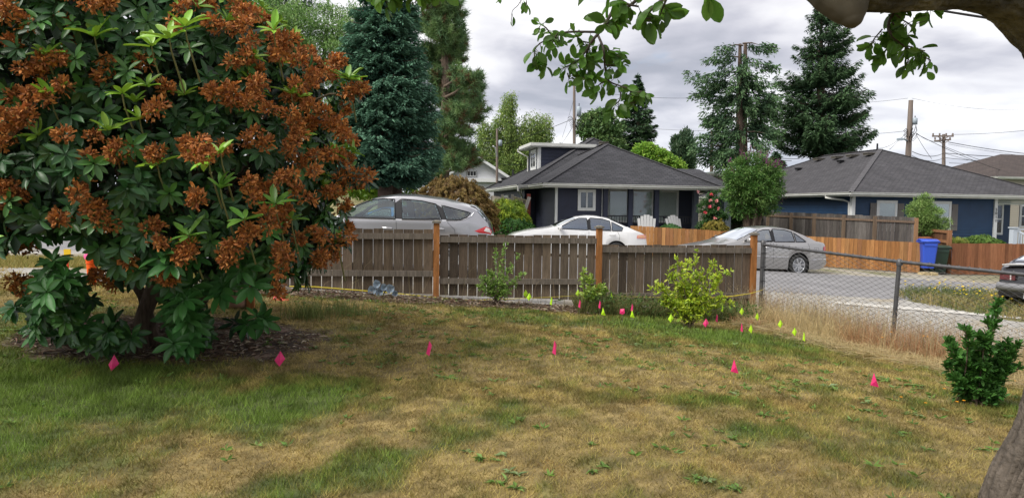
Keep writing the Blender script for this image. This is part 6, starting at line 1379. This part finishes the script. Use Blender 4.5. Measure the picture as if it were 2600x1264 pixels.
# --- silver sedan ---
MPs = paint('silver_metallic', (.44, .43, .42), .65, .33)
th_ = radians(14); sx_ = P(2084, 640, 24.0); 
c = Car('silver_sedan', 'silver grey sedan with alloy wheels parked across the road beyond the last fence post', 4.8, 1.8, 1.49, stop, sbelt, None, MPs, (sx_[0] - 4.72 * cos(th_) - .9 * sin(th_) + .12, 24.0 - 4.8 * sin(th_) + .85, zg(sx_[0] - 2) - .06), (0, radians(1.5), th_), [.95, 3.70], swins, M_wind2)
c.o.scale = (1.02, 1.02, 1.07); c.seats(2.4, 3.35, .52); c.mirror(1.84, .97, MPs)
c.line([(2.77, .97), (2.79, .35)]); c.line([(3.98, .99), (4.05, .85), (3.95, .7), (3.82, .66)]); c.handle(2.6, .82, M_chrome); c.handle(3.72, .83, M_chrome)
c.line([(1.8, .965), (2.8, .985), (3.9, 1.01)], .009, M_chrome, 'chrome_strip'); c.line([(1.35, .56), (3.28, .56)], .012, M_chrome, 'side_moulding'); c.line([(4.12, .50), (4.76, .52)], .012, M_chrome, 'side_moulding')
c.line([(4.22, .86), (4.4, .86), (4.4, .70), (4.22, .70), (4.22, .86)], .003, M_trim, 'fuel_flap', (-1,))
c.sidepart('pillar', [(2.725, .995), (2.815, .995), (2.785, 1.355), (2.685, 1.345)], M_trim, .006)
c.sidepart('tail_light', [(4.6, .80), (4.70, .66), (4.785, .62), (4.785, .84), (4.72, .94), (4.63, .93)], M_lampred, .012)

# --- black car at the right edge, tail towards the viewer ---
MPk = paint('black_paint', (.018, .018, .022), .3, .3)
th_ = radians(28 + 180); kx = P(2570, 740, 15.6)
c = Car('black_car', 'black car cut off by the right edge, tail light and number plate showing', 4.5, 1.75, 1.38, [(x * 4.5 / 4.8, z * .95) for x, z in stop], [(x * 4.5 / 4.8, z * .95) for x, z in sbelt], None, MPk, (0, 0, 0), 0, [.9, 3.45], [(k_, [(x * 4.5 / 4.8, z * .95) for x, z in w_] if k_ == 'side' else (w_[0] * .94, w_[1] * .94)) for k_, w_ in swins])
rear = np.array([4.5, 0, 0]); c.o.rotation_euler[2] = th_; ct, st_ = cos(th_), sin(th_); rc = P(2624, 760, 15.2); c.o.location = (rc[0] - 4.5 * ct, rc[1] - 4.5 * st_, -.44)
c.seats(2.25, 3.1, .45)
for sd in (1, -1):
    g = G(); g.box((4.49, sd * .52, .77), (.05, .30, .14)); c.part('tail_light', g, M('smoked_lamp', (.10, .01, .015), .2, coat=1.)); 
    g = G(); g.box((4.517, sd * .45, .77), (.012, .025, .13)); c.part('tail_light_divider', g, M('lamp_divider', (.5, .45, .45), .3))
g = G(); 
for i in range(9):
    y = -.68 + 1.36 * i / 8; pass
ys_ = np.linspace(-.72, .72, 13); g.grid(np.array([[(4.44 + .09 * (1 - (y / .8) ** 4) + dx, y, z) for y in ys_] for dx, z in ((-.02, .64), (.05, .63), (.09, .58), (.08, .50), (.02, .47))])); c.part('rear_bumper', g, M('bumper_grey', (.22, .22, .23), .35, .3, coat=.6), True)
g = G(); g.grid(np.array([[(x, y, float(c.ontop(min(x, 4.4), y)[2]) + dz) for y in np.linspace(-.66, .66, 11)] for x, dz in ((4.2, .012), (4.3, .06), (4.42, .10), (4.47, .10), (4.46, .07), (4.36, .03))])); c.part('rear_spoiler', g, M('spoiler_reflection', (.62, .62, .63), .3, .2, coat=1.), True)  # white colour painted in for the bright reflection on the black tail
g = G(); g.box((4.515, .0, .42), (.02, .36, .17)); pl_ = c.part('number_plate', g, M('plate_white', (.55, .56, .58), .5))
cu = bpy.data.curves.new('plate_text', 'FONT'); cu.body = '1UNX'; cu.size = .12; cu.align_x = 'CENTER'; cu.extrude = .002
tmp = bpy.data.objects.new('tmp', cu); me_ = bpy.data.meshes.new_from_object(tmp); bpy.data.objects.remove(tmp); o_ = bpy.data.objects.new('plate_lettering', me_); COL.objects.link(o_); me_.materials.clear(); me_.materials.append(M_num)
o_.parent = pl_; o_.location = (4.528, 0, .38); o_.rotation_euler = (pi / 2, 0, pi / 2)
# ================= trees =================
M_need = M('needles', attr=True, rough=.6, trans=.12, spec=.3); M_tleaf = M('tree_leaf', attr=True, rough=.5, trans=.3, spec=.35)
def base_of(u, Y, z=None): p = P(u, 560, Y); return np.array([p[0], Y, float(zt(p[0], 30)) if z is None else z])
def conifer(name, lab, u, Y, vtop, prof, nb, col, tip, sprig=.16, droop=.35, tw=.8, trunk=.2, z0=.6, dens=1., gapf=None, lean=0., cat='tree', group=None, twin=None, upturn=.25, fill=.55, trcol=None, wr=.5):
    """prof: [(photo v, half width px)] outline of the crown"""
    b = base_of(u, Y); top = P(u, vtop, Y); ht = top[2]; f = T(name, b, lab, cat, group)
    pv = np.array([P(u, v, Y)[2] for v, _ in prof]); pw = np.array([w_ * Y / F for _, w_ in prof]); o = np.argsort(pv)
    gt, gf = G(), G(); cx_ = top[0]
    gt.tube([[b[0], Y, b[2] - .1], [(b[0] + cx_) / 2, Y, ht * .5], [cx_, Y, ht * .985]], [trunk, trunk * .65, .02], 10)
    zs = pv.min() + (pv.max() - pv.min()) * (R.random(nb)) ** 1.0; az = R.random(nb) * 2 * pi; rad = np.interp(zs, pv[o], pw[o]) * (.72 + .4 * R.random(nb))
    if gapf is not None: k = gapf(zs, az); zs, az, rad = zs[k], az[k], rad[k]
    for z, a, L in zip(zs, az, rad):
        if L < .05: continue
        x0 = b[0] + (cx_ - b[0]) * z / ht; d = np.array([cos(a), sin(a), 0]); m = max(3, int(7 * L)); t = np.linspace(0, 1, 6)
        q = np.array([x0, Y, z])[None] + d[None] * (L * t)[:, None]; q[:, 2] += -droop * L * t ** 1.3 + upturn * L * t ** 3
        gt.tube(q, np.linspace(.012 + .012 * L, .005, 6), 4, cap=False)
        n = int(dens * 120 * L ** 1.25) + 14
        s_ = R.random(n) ** .7 * .95 + .05; c = np.stack([np.interp(s_, t, q[:, i]) for i in range(3)], 1)
        side = np.array([-d[1], d[0], 0]); sg = np.where(R.random(n) < .5, -1, 1); lat = sg * R.random(n) * tw * L * .42 * (1.15 - s_) ** .6
        c = c + side[None] * lat[:, None] + d[None] * np.abs(lat)[:, None] * .5; c[:, 2] -= np.abs(lat) * (.3 + .5 * R.random(n)) + .06 * R.random(n) * L
        dr = unit(d[None] * .8 + side[None] * (sg * .7)[:, None] + rdir(n) * .45 + [0, 0, -.25])
        tt = np.clip(s_ * .75 + .25 * R.random(n), 0, 1) ** 2
        cc = mixc(col, tip, tt) * (.75 + .5 * R.random((n, 1)))
        ln = sprig * (.6 + .7 * R.random(n)); cards(gf, c, dr, ln, ln * wr, cc, LEAF4, unit(rdir(n) * .6 + [0, 0, 1.]), .1)
    if fill:      # dense inner foliage close to the stem
        n = int(900 * fill * (pv.max() - pv.min())); z = pv.min() + (pv.max() - pv.min()) * R.random(n); a = R.random(n) * 2 * pi; r_ = np.interp(z, pv[o], pw[o]) * R.random(n) ** .6 * .72
        c = np.stack([b[0] + (cx_ - b[0]) * z / ht + r_ * np.cos(a), Y + r_ * np.sin(a), z], 1); cards(gf, c, rdir(n) + [0, 0, -.3], sprig, sprig * wr, jit(col, n, .3))
    f.part('trunk', gt, M_bark if trcol is None else trcol, smooth=True); f.part('crown', gf, M_need); return f
def lobes_tree(name, lab, base, lobes, n, leaf, col, col2, mat=M_tleaf, trunk=.15, cat='tree', group=None, clump=.28, per=60, hang=0., wr=.5, up=0., branches=True, tcol=None, shellk=.35, extra=None, dirv=None):
    """lobes: [(u, v, Y, rx px, ry px)]"""
    f = T(name, base, lab, cat, group); gt, gf = G(), G(); base = np.asarray(base, float)
    vol = np.array([l_[3] * l_[4] for l_ in lobes], float); vol /= vol.sum()
    for (u, v, Y, rx, ry), w_ in zip(lobes, vol):
        c0 = P(u, v, Y); R3 = np.array([rx, (rx + ry) / 2, ry]) * Y / F
        if branches:
            mid = (base + c0) / 2 + np.array([(c0[0] - base[0]) * -.15, 0, .1]); q = np.array([base, mid * .5 + (base + c0) * .25, c0 * .9 + mid * .1, c0]); gt.tube(q, [trunk, trunk * .6, trunk * .35, .01], 7)
        m = max(4, int(n * w_)); d = rdir(m); r_ = (1 - shellk * R.random(m) ** 1.5) * (.85 + .25 * fbm(d[:, 0] * 2.5 + 9 + u, d[:, 2] * 2.5 + v, 4, 2)); cc = c0 + d * R3 * r_[:, None]
        tone = R.random(m)
        if branches:
            for k in range(0, m, 6): gt.tube([c0 + (cc[k] - c0) * .1, c0 + (cc[k] - c0) * .6 + [0, 0, -.03], cc[k]], [.018 * trunk / .15, .01, .004], 4, cap=False)
        off = rdir(m * per).reshape(m, per, 3) * clump * (R.random((m, per, 1)) ** .5) * [1, 1, .65]
        if hang: off[..., 2] -= hang * R.random((m, per)) ** 1.2
        p_ = (cc[:, None] + off).reshape(-1, 3); tn = np.repeat(tone, per); N_ = len(p_)
        dr = unit(np.repeat(d, per, 0) * .5 + rdir(N_) + [0, 0, up - (.9 if hang else 0)]) if dirv is None else unit(np.repeat(d * [1, 1, .3], per, 0) * dirv[0] + rdir(N_) * dirv[1] + [0, 0, dirv[2]])
        ln = leaf * (.6 + .8 * R.random(N_)); cards(gf, p_, dr, ln, ln * wr, jit(mixc(col, col2, np.clip(tn + .3 * R.normal(size=N_), 0, 1)), N_, .25), LEAF4, unit(rdir(N_) * .7 + [0, -.2, 1.]), .1)
    if extra: extra(gt, gf)
    f.part('crown', gf, mat)
    if gt.n: f.part('trunk', gt, tcol or M_bark, smooth=True)
    return f

# blue spruce pair behind the hatchback
M_sbark = M('reddish_bark', (.13, .085, .065), .95, noise=[(4, .3)], bump=(9, 1., .04))
conifer('blue_spruce', 'huge dense blue-green spruce with drooping branches behind the grey hatchback', 978, 24.0, -150, [(-140, 8), (-60, 55), (20, 78), (100, 100), (200, 118), (300, 122), (380, 128), (425, 118), (452, 60)], 760, (.042, .115, .08), (.15, .30, .19), .15, .50, .95, .27, z0=3, dens=1.25, fill=1.2, trcol=M_sbark, upturn=.32, wr=.36)
b_ = base_of(1004, 24.6); f = T('spruce_trunk', b_, 'second bare reddish trunk right beside the main spruce trunk', 'tree'); g = G(); g.tube([b_, b_ + [.02, 0, 2.5], b_ + [.05, 0, 5]], [.22, .19, .16], 10); f.part('trunk', g, M_sbark, smooth=True)
g = G(); n = 2600; z = 2.9 + 3.5 * R.random(n); a = R.random(n) * 2 * pi; r_ = 1.3 * R.random(n) ** .6 * np.clip((6.6 - z) / 3, .1, 1); cards(g, np.stack([b_[0] + .25 + r_ * np.cos(a), b_[1] + r_ * np.sin(a), z], 1), rdir(n) + [0, 0, -.4], .15, .07, jit((.035, .09, .07), n, .35)); f.part('crown', g, M_need)
# pine behind it: tufts of long needles
def tufts(name, lab, u, Y, vtop, lobes, col, tip, n_t=26, nl=.2, trunk=.25, spar=1.):
    b = base_of(u, Y); f = T(name, b, lab, 'tree'); gt, gf = G(), G(); top = P(u, vtop, Y); gt.tube([b, (b + top) / 2 + [.1, 0, 0], top], [trunk, trunk * .7, .05], 9)
    for (lu, lv, rx, ry) in lobes:
        c0 = P(lu, lv, Y + R.normal() * .8); zt0 = np.array([top[0] + (b[0] - top[0]) * .5, Y, c0[2] - .3 - .1 * abs(c0[0] - top[0])]); gt.tube([zt0, (zt0 + c0) / 2 + [0, 0, -.1], c0], [.07, .05, .02], 5)
        m = int(n_t * spar * rx * ry / 300) + 5; d = rdir(m); cc = c0 + d * np.array([rx, rx * .9, ry]) * Y / F * (R.random((m, 1)) ** .4)
        for k in range(0, m, 3): gt.tube([c0 + (cc[k] - c0) * .2, cc[k]], [.022, .008], 3, cap=False)
        per = 46; ax = unit(d * [1, 1, .4] + [0, 0, .7]); D = unit(np.repeat(ax, per, 0) * .55 + rdir(m * per)); p_ = np.repeat(cc, per, 0) + np.repeat(ax, per, 0) * (R.random((m * per, 1)) - .5) * .28
        ln = nl * (.7 + .5 * R.random(m * per)); tn = np.repeat(R.random(m), per); c_ = jit(mixc(col, tip, tn), m * per, .25); br = np.repeat(R.random(m) < .12, per)[:, None]; c_ = np.where(br, c_ * 0 + np.array([.16, .095, .045]), c_)
        cards(gf, p_, D, ln, .022, c_, TRI)
    f.part('trunk', gt, M_bark, smooth=True); f.part('crown', gf, M_need); return f
tufts('pine_tree', 'tall shaggy pine with olive tufts just right of the big spruce', 1125, 30.0, -120, [(1110, -60, 60, 50), (1120, 10, 50, 35), (1140, 30, 40, 30), (1080, 60, 40, 30), (1130, 80, 50, 35), (1165, 100, 28, 22), (1150, 120, 36, 26), (1100, 140, 50, 30), (1150, 150, 34, 20), (1120, 195, 44, 26), (1165, 185, 24, 16), (1190, 205, 34, 22), (1215, 225, 20, 14), (1150, 230, 40, 26), (1190, 250, 34, 20), (1210, 275, 32, 18), (1160, 285, 40, 22), (1130, 250, 40, 30), (1205, 300, 24, 14), (1150, 320, 40, 20), (1185, 335, 24, 12), (1120, 330, 40, 26), (1140, 370, 40, 24), (1180, 385, 34, 22), (1200, 410, 22, 16), (1160, 415, 36, 18), (1120, 400, 40, 26), (1100, 440, 30, 14)], (.09, .18, .08), (.22, .34, .12), 30, .24)
# feathery locust and others behind the bush, upper left
lobes_tree('locust_tree', 'light green feathery tree behind the top of the rhododendron', base_of(790, 34), [(700, 60, 34, 60, 60), (760, 80, 34, 70, 60), (830, 60, 35, 60, 50), (870, 110, 34, 50, 60), (800, 150, 34, 60, 55), (870, 190, 34, 40, 50), (750, 160, 34, 60, 50), (720, 120, 35, 60, 60), (900, 60, 36, 40, 45), (860, 250, 34, 40, 40), (840, 310, 34, 30, 30)], 480, .15, (.12, .24, .06), (.26, .40, .13), clump=.5, per=60, wr=.33, trunk=.22)
lobes_tree('dark_conifer_mass', 'dark green tree top peeking over the rhododendron', base_of(690, 42), [(680, -10, 42, 60, 50), (740, 10, 42, 50, 40), (650, 60, 42, 50, 50), (600, 0, 42, 50, 60)], 160, .22, (.03, .06, .035), (.06, .11, .05), clump=.55, per=60, wr=.3, trunk=.25)
lobes_tree('bright_maple', 'bright green tree behind the top left of the rhododendron', base_of(100, 22), [(10, -20, 22, 110, 110), (60, 60, 22, 60, 70), (250, -30, 22, 60, 60), (560, 20, 26, 70, 50), (620, 60, 26, 60, 50)], 260, .14, (.10, .24, .04), (.22, .38, .06), clump=.4, per=55, wr=.6)
# low greenery seen between the spruce trunks
lobes_tree('laurel_hedge', 'bright yellow-green laurel hedge behind the spruce trunks', base_of(960, 26), [(930, 470, 26, 40, 28), (975, 475, 26, 40, 28), (1030, 485, 26, 26, 24), (890, 480, 26, 40, 26)], 150, .13, (.16, .34, .03), (.30, .46, .05), clump=.25, per=45, branches=False, wr=.45, cat='hedge')
# Japanese maple dome
def dome(name, lab, u, Y, v0, v1, rx, col, col2, n=1500, leaf=.1, ln_=.3, cat='shrub', thick=.3, zb=None, wr=.3, ry=None):
    b = base_of(u, Y); c0 = P(u, v1, Y); rz = (P(u, v0, Y)[2] - c0[2]); f = T(name, b, lab, cat); gt, gf = G(), G()
    th = R.random(n) * 2 * pi; ph = np.arccos(1 - R.random(n) * 1.05) ; r_ = 1 - thick * R.random(n) ** 2 + .06 * R.normal(size=n); ex = rx * Y / F; ey = (ry or rx) * Y / F
    d = np.stack([np.sin(ph) * np.cos(th), np.sin(ph) * np.sin(th), np.cos(ph)], 1); p_ = c0 + d * [ex, ey, rz] * r_[:, None]
    for k in range(0, n, 24): gt.tube([b + [R.normal() * .1, R.normal() * .1, .1], c0 + (p_[k] - c0) * .5, p_[k]], [.03, .014, .004], 4, cap=False)
    per = 42; dn = unit(d * [1, 1, 0] + [0, 0, -.55]); pp_ = np.repeat(p_, per, 0) + rdir(n * per) * ln_ * .3 + np.repeat(dn, per, 0) * (R.random((n * per, 1)) * ln_); D = unit(np.repeat(dn, per, 0) + .45 * rdir(n * per))
    tn = np.repeat(R.random(n), per); lw = leaf * (.6 + .7 * R.random(n * per)); cards(gf, pp_, D, lw, lw * wr, jit(mixc(col, col2, tn), n * per, .28), LEAF4, unit(np.repeat(d, per, 0) + .6 * rdir(n * per)), .1)
    f.part('stem', gt, M_bark, smooth=True); f.part('foliage', gf, M_tleaf); return f
dome('japanese_maple', 'wide dome shaped laceleaf maple with drooping brown foliage behind the hatchback', 1148, 21.5, 450, 572, 106, (.14, .08, .025), (.26, .185, .05), 1700, .08, .11, thick=.2)
dome('golden_conifer_shrub', 'bright yellow-green spreading shrub between the maple and the navy house', 1285, 29.5, 503, 566, 50, (.09, .19, .02), (.36, .46, .03), 460, .10, .2)
dome('clipped_hedge', 'low rounded dark green hedge behind the white sedan', 1300, 28.6, 554, 606, 66, (.035, .12, .02), (.10, .24, .05), 640, .07, .05, thick=.15, wr=.6, cat='hedge')
dome('golden_box_shrub', 'small rounded golden shrub in front of the porch post', 1816, 29.5, 558, 592, 30, (.18, .16, .03), (.34, .28, .05), 360, .07, .06, wr=.5)
dome('fern_clump', 'small dark green fern clump under the porch railing', 1702, 30.3, 567, 590, 24, (.04, .12, .03), (.08, .2, .05), 200, .1, .12)
dome('low_green_shrub', 'low feathery green shrubs at the foot of the blue house wall', 2490, 30.6, 596, 622, 42, (.06, .13, .02), (.14, .24, .04), 280, .12, .15)
dome('low_yellow_shrub', 'low yellowish shrub between the side fence and the blue wall', 2432, 30.4, 600, 620, 18, (.14, .2, .03), (.3, .32, .06), 160, .1, .12)
# camellia
def cam_extra(gt, gf): pass
f = lobes_tree('camellia_bush', 'tall dark bush dotted with pink flowers beside the porch', base_of(1805, 31.5), [(1800, 520, 31.5, 28, 26), (1812, 552, 31.3, 30, 26), (1795, 575, 31.3, 22, 14), (1815, 500, 31.6, 16, 12)], 130, .09, (.03, .08, .02), (.07, .17, .04), clump=.16, per=45, wr=.5)
M_pet = M('pink_petals', attr=True, rough=.6, trans=.2)
for (u, v, c_) in [(1806, 493, (.8, .12, .16)), (1803, 508, (.85, .4, .4)), (1819, 511, (.85, .35, .35)), (1802, 526, (.8, .15, .2)), (1815, 555, (.85, .35, .35)), (1772, 488, (.7, .4, .42)), (1790, 540, (.7, .1, .14)), (1824, 530, (.8, .3, .3))]:
    g = G(); q = P(u, v, 30.7); n = 14; cards(g, np.tile(q, (n, 1)) + rdir(n) * .03, rdir(n) + [0, -.8, 0], .085, .075, jit(c_, n, .15)); f.part('flower', g, M_pet)
# butterfly bush tree
f = lobes_tree('butterfly_bush', 'tall light green butterfly bush with purple flower spikes beside the carport', base_of(1905, 30.5), [(1915, 420, 30.5, 46, 28), (1890, 450, 30.3, 44, 36), (1940, 450, 30.5, 40, 36), (1880, 490, 30.4, 38, 34), (1925, 490, 30.2, 46, 36), (1960, 470, 30.6, 22, 34), (1890, 525, 30.5, 34, 28), (1940, 520, 30.5, 30, 26)], 560, .13, (.06, .16, .03), (.20, .34, .09), clump=.26, per=46, wr=.28, dirv=(.7, .6, .1))
g = G(); gt_ = G()
for k in range(46):
    u = 1862 + 115 * R.random(); v = 386 + 30 * R.random() + .010 * (u - 1915) ** 2; q = P(u, v, 30.3 + R.normal() * .3); d = unit(np.array([(u - 1915) / 60 + .3 * R.normal(), R.normal() * .3, .8])); n = 26; t = R.random(n); c_ = (.16, .035, .12) if R.random() < .6 else (.10, .07, .04)
    cards(g, q + d * (t * .34)[:, None] + rdir(n) * .025, rdir(n), .05, .04, jit(c_, n, .3))
for k in range(12):
    q = P(1972 + R.random() * 16, 440 + R.random() * 80, 30.3); d = unit(np.array([1, 0, .4 + .5 * R.normal()])); n = 12; cards(g, q + d * (R.random(n) * .3)[:, None], rdir(n), .05, .03, jit((.10, .06, .05), n))
f.part('flower_spikes', g, M('purple_flowers', attr=True, rough=.7))
g = G(); b_ = f.loc
for k in range(12):
    tp_ = P(1870 + 90 * R.random(), 470, 30.5 + R.normal() * .3); g.tube([b_ + [R.normal() * .12, R.normal() * .1, 0], (b_ + tp_) / 2 + [R.normal() * .1, 0, 0], tp_], [.035, .025, .012], 5)
f.part('stems', g, M('pale_stems', (.22, .19, .14), .9), smooth=True)
lobes_tree('shade_shrub', 'dark leafy shrub mass below the butterfly bush', base_of(1880, 33.5), [(1880, 540, 33.5, 44, 26), (1850, 545, 33.5, 20, 20), (1850, 510, 34, 14, 30)], 130, .12, (.02, .06, .015), (.05, .12, .03), clump=.25, per=45, branches=False)
# small pale tree before the blue house window
lobes_tree('small_pale_tree', 'small feathery pale green tree before the blue house window', base_of(2345, 29.6), [(2345, 510, 29.6, 18, 16), (2340, 535, 29.6, 34, 26), (2360, 550, 29.5, 36, 26), (2335, 565, 29.5, 38, 24), (2380, 570, 29.5, 28, 20), (2350, 585, 29.5, 40, 14)], 330, .08, (.13, .24, .05), (.28, .40, .12), clump=.2, per=52, wr=.3)
# birch behind the white house and the house tree
lobes_tree('weeping_birch', 'weeping birch with hanging strands behind the short utility pole', base_of(1290, 52), [(1290, 270, 52, 22, 34), (1285, 320, 52, 45, 34), (1250, 370, 52, 45, 40), (1310, 370, 52, 48, 40), (1355, 310, 52, 34, 30), (1375, 340, 52, 28, 34), (1340, 360, 52, 36, 40), (1225, 400, 52, 30, 36), (1390, 300, 52, 14, 20), (1280, 410, 52, 60, 30), (1235, 320, 52, 24, 24), (1300, 235, 52, 7, 16)], 760, .19, (.13, .22, .05), (.32, .42, .11), clump=.32, per=52, hang=1.3, wr=.3, shellk=.5)
lobes_tree('round_far_tree', 'rounded mid green tree above the navy house ridge', base_of(1525, 60), [(1500, 310, 60, 30, 20), (1530, 300, 60, 30, 16), (1545, 330, 60, 30, 26), (1505, 340, 60, 34, 22), (1540, 360, 60, 34, 24), (1490, 330, 60, 18, 14), (1560, 370, 60, 26, 20)], 230, .26, (.09, .18, .06), (.2, .3, .1), clump=.55, per=46, wr=.5)
lobes_tree('bright_green_tree', 'bright yellow-green tree rising behind the navy roof', base_of(1665, 46), [(1640, 385, 46, 26, 18), (1660, 400, 46, 36, 22), (1690, 415, 46, 36, 16), (1625, 400, 46, 16, 20), (1720, 425, 46, 20, 8)], 260, .17, (.16, .34, .04), (.33, .50, .07), clump=.34, per=50, wr=.5)
for (u, v0, w_, l_) in ((1722, 348, 12, 'left narrow column of the pair of poplars'), (1742, 338, 13, 'right taller column of the pair of poplars')):
    lobes_tree('poplar_tree', l_, base_of(u, 75), [(u, v0 + 14, 75, w_ * .6, 16), (u, v0 + 36, 75, w_, 24), (u, v0 + 62, 75, w_ * 1.15, 26), (u, v0 + 82, 75, w_ * 1.2, 20)], 130, .35, (.045, .10, .05), (.10, .16, .08), clump=.6, per=46, wr=.4, up=1.2, group='pair of poplars')
# firs
FIR = dict(col=(.035, .08, .042), tip=(.11, .2, .08))
conifer('fir_tree', 'slim dark conical fir to the right of the hanging apple twig', 1620, 62, 190, [(192, 2), (230, 14), (280, 32), (330, 46), (372, 50), (392, 36), (400, 20)], 190, FIR['col'], FIR['tip'], .30, .34, .8, .35, dens=.6, fill=.2, upturn=.3, wr=.32)
def gp(z, a): return (fbm(z * .9, a * 1.0, 12, 2) > .38)
conifer('fir_tree', 'tall broad dark fir, the biggest tree on the right of the photo', 2085, 52, -20, [(-18, 3), (40, 34), (100, 68), (140, 62), (190, 92), (240, 104), (290, 108), (330, 112), (355, 120), (378, 90), (395, 30)], 330, FIR['col'], FIR['tip'], .27, .26, .7, .5, dens=.75, fill=.22, gapf=gp, upturn=.4, wr=.3)
# broken twin-trunk fir
b_ = base_of(1886, 50); f = T('twin_trunk_fir', b_, 'sparse fir with two bare cut-off trunks sticking up together', 'tree'); gt, gf = G(), G()
A1, A2 = P(1879, 112, 50), P(1893, 109, 50.3)
gt.tube([b_, P(1878, 300, 50), A1], [.42, .24, .1], 9); gt.tube([b_ + [.1, .1, 0], P(1888, 290, 50.2), A2], [.36, .24, .11], 9)
for (u, v, w_, hgt, n_) in [(1845, 120, 26, 12, 1), (1830, 150, 30, 14, 1), (1812, 190, 44, 16, 1), (1830, 215, 40, 18, 1), (1850, 250, 44, 20, 1), (1800, 240, 26, 22, 1), (1870, 175, 20, 22, 1), (1905, 200, 18, 26, 1), (1930, 115, 36, 12, 1), (1940, 165, 34, 10, 1), (1920, 215, 34, 22, 1), (1945, 240, 34, 20, 1), (1930, 270, 44, 26, 1), (1960, 280, 26, 20, 1), (1840, 290, 30, 34, 1), (1815, 305, 24, 24, 1), (1920, 320, 40, 30, 1), (1950, 340, 26, 24, 1), (1850, 340, 34, 38, 1), (1830, 385, 24, 30, 1), (1800, 345, 16, 12, 1), (1778, 375, 26, 10, 1), (1865, 385, 26, 30, 1), (1840, 405, 28, 20, 1), (1795, 400, 12, 10, 1), (1925, 365, 24, 14, 1), (1868, 225, 20, 30, 1), (1900, 260, 24, 30, 1), (1900, 150, 14, 20, 1)]:
    c0 = P(u, v, 50 + R.normal() * .6); o_ = P(1886, v - 4, 50); gt.tube([o_, (o_ + c0) / 2 + [0, 0, .1], c0], [.06, .04, .015], 4); m = int(2 + w_ * hgt / (60 if v < 260 else 40))
    for k in range(m):
        e = c0 + np.array([R.normal() * w_ * .45, R.normal() * w_ * .4, R.normal() * hgt * .45]) * 50 / F; s_ = unit(e - o_ + [0, 0, -.3]); n = 46; t = R.random(n)
        p_ = e + s_ * ((t - .5) * 1.1)[:, None] + rdir(n) * .1; p_[:, 2] -= .35 * R.random(n) ** 1.5; cards(gf, p_, unit(s_ + .8 * rdir(n) + [0, 0, -.4]), .27, .085, jit(mixc(FIR['col'], FIR['tip'], t), n, .3))
f.part('trunk', gt, M_bark, smooth=True); f.part('crown', gf, M_need)
b_ = base_of(1807, 60); g = G(); f = T('small_bare_fir', b_, 'thin dark fir stem left of the twin trunk fir', 'tree'); g.tube([b_, P(1807, 330, 60)], [.22, .1], 7); f.part('trunk', g, M_bark)
conifer('fir_tree', 'little fir tip behind the butterfly bush', 1970, 60, 386, [(388, 2), (400, 10), (425, 24), (445, 26)], 70, FIR['col'], FIR['tip'], .34, .3, .9, .2, dens=.5, fill=.3)
conifer('fir_tree', 'small ragged fir tip by the brown roof at far right', 2513, 62, 404, [(406, 2), (416, 10), (432, 14), (448, 8)], 40, FIR['col'], FIR['tip'], .3, .1, .7, .12, dens=.7, fill=.1)
conifer('fir_tree', 'smallest fir tip just left of the ragged one', 2494, 62, 412, [(414, 2), (424, 7), (440, 10), (450, 6)], 26, FIR['col'], FIR['tip'], .3, .2, .7, .1, dens=.6, fill=.1)
# distant green behind everything
g = G(); n = 26000; u = -500 + 3600 * R.random(n); Yd = 130 + 60 * R.random(n); h_ = .35 + .65 * fbm(u * .012, Yd * .03, 5, 4); v_ = 560 - 84 * h_ * R.random(n) ** .6
d = _f[None] + CR[None] * ((u - 1300) / F)[:, None] - CU[None] * ((v_ - 632) / F)[:, None]; p_ = EYE + d * (Yd / d[:, 1])[:, None]
cards(g, p_, rdir(n), 1.5, 1.0, jit(mixc((.05, .085, .045), (.10, .14, .07), R.random(n)), n, .25)); tag(g.build('distant_woods', M_tleaf), kind='stuff')
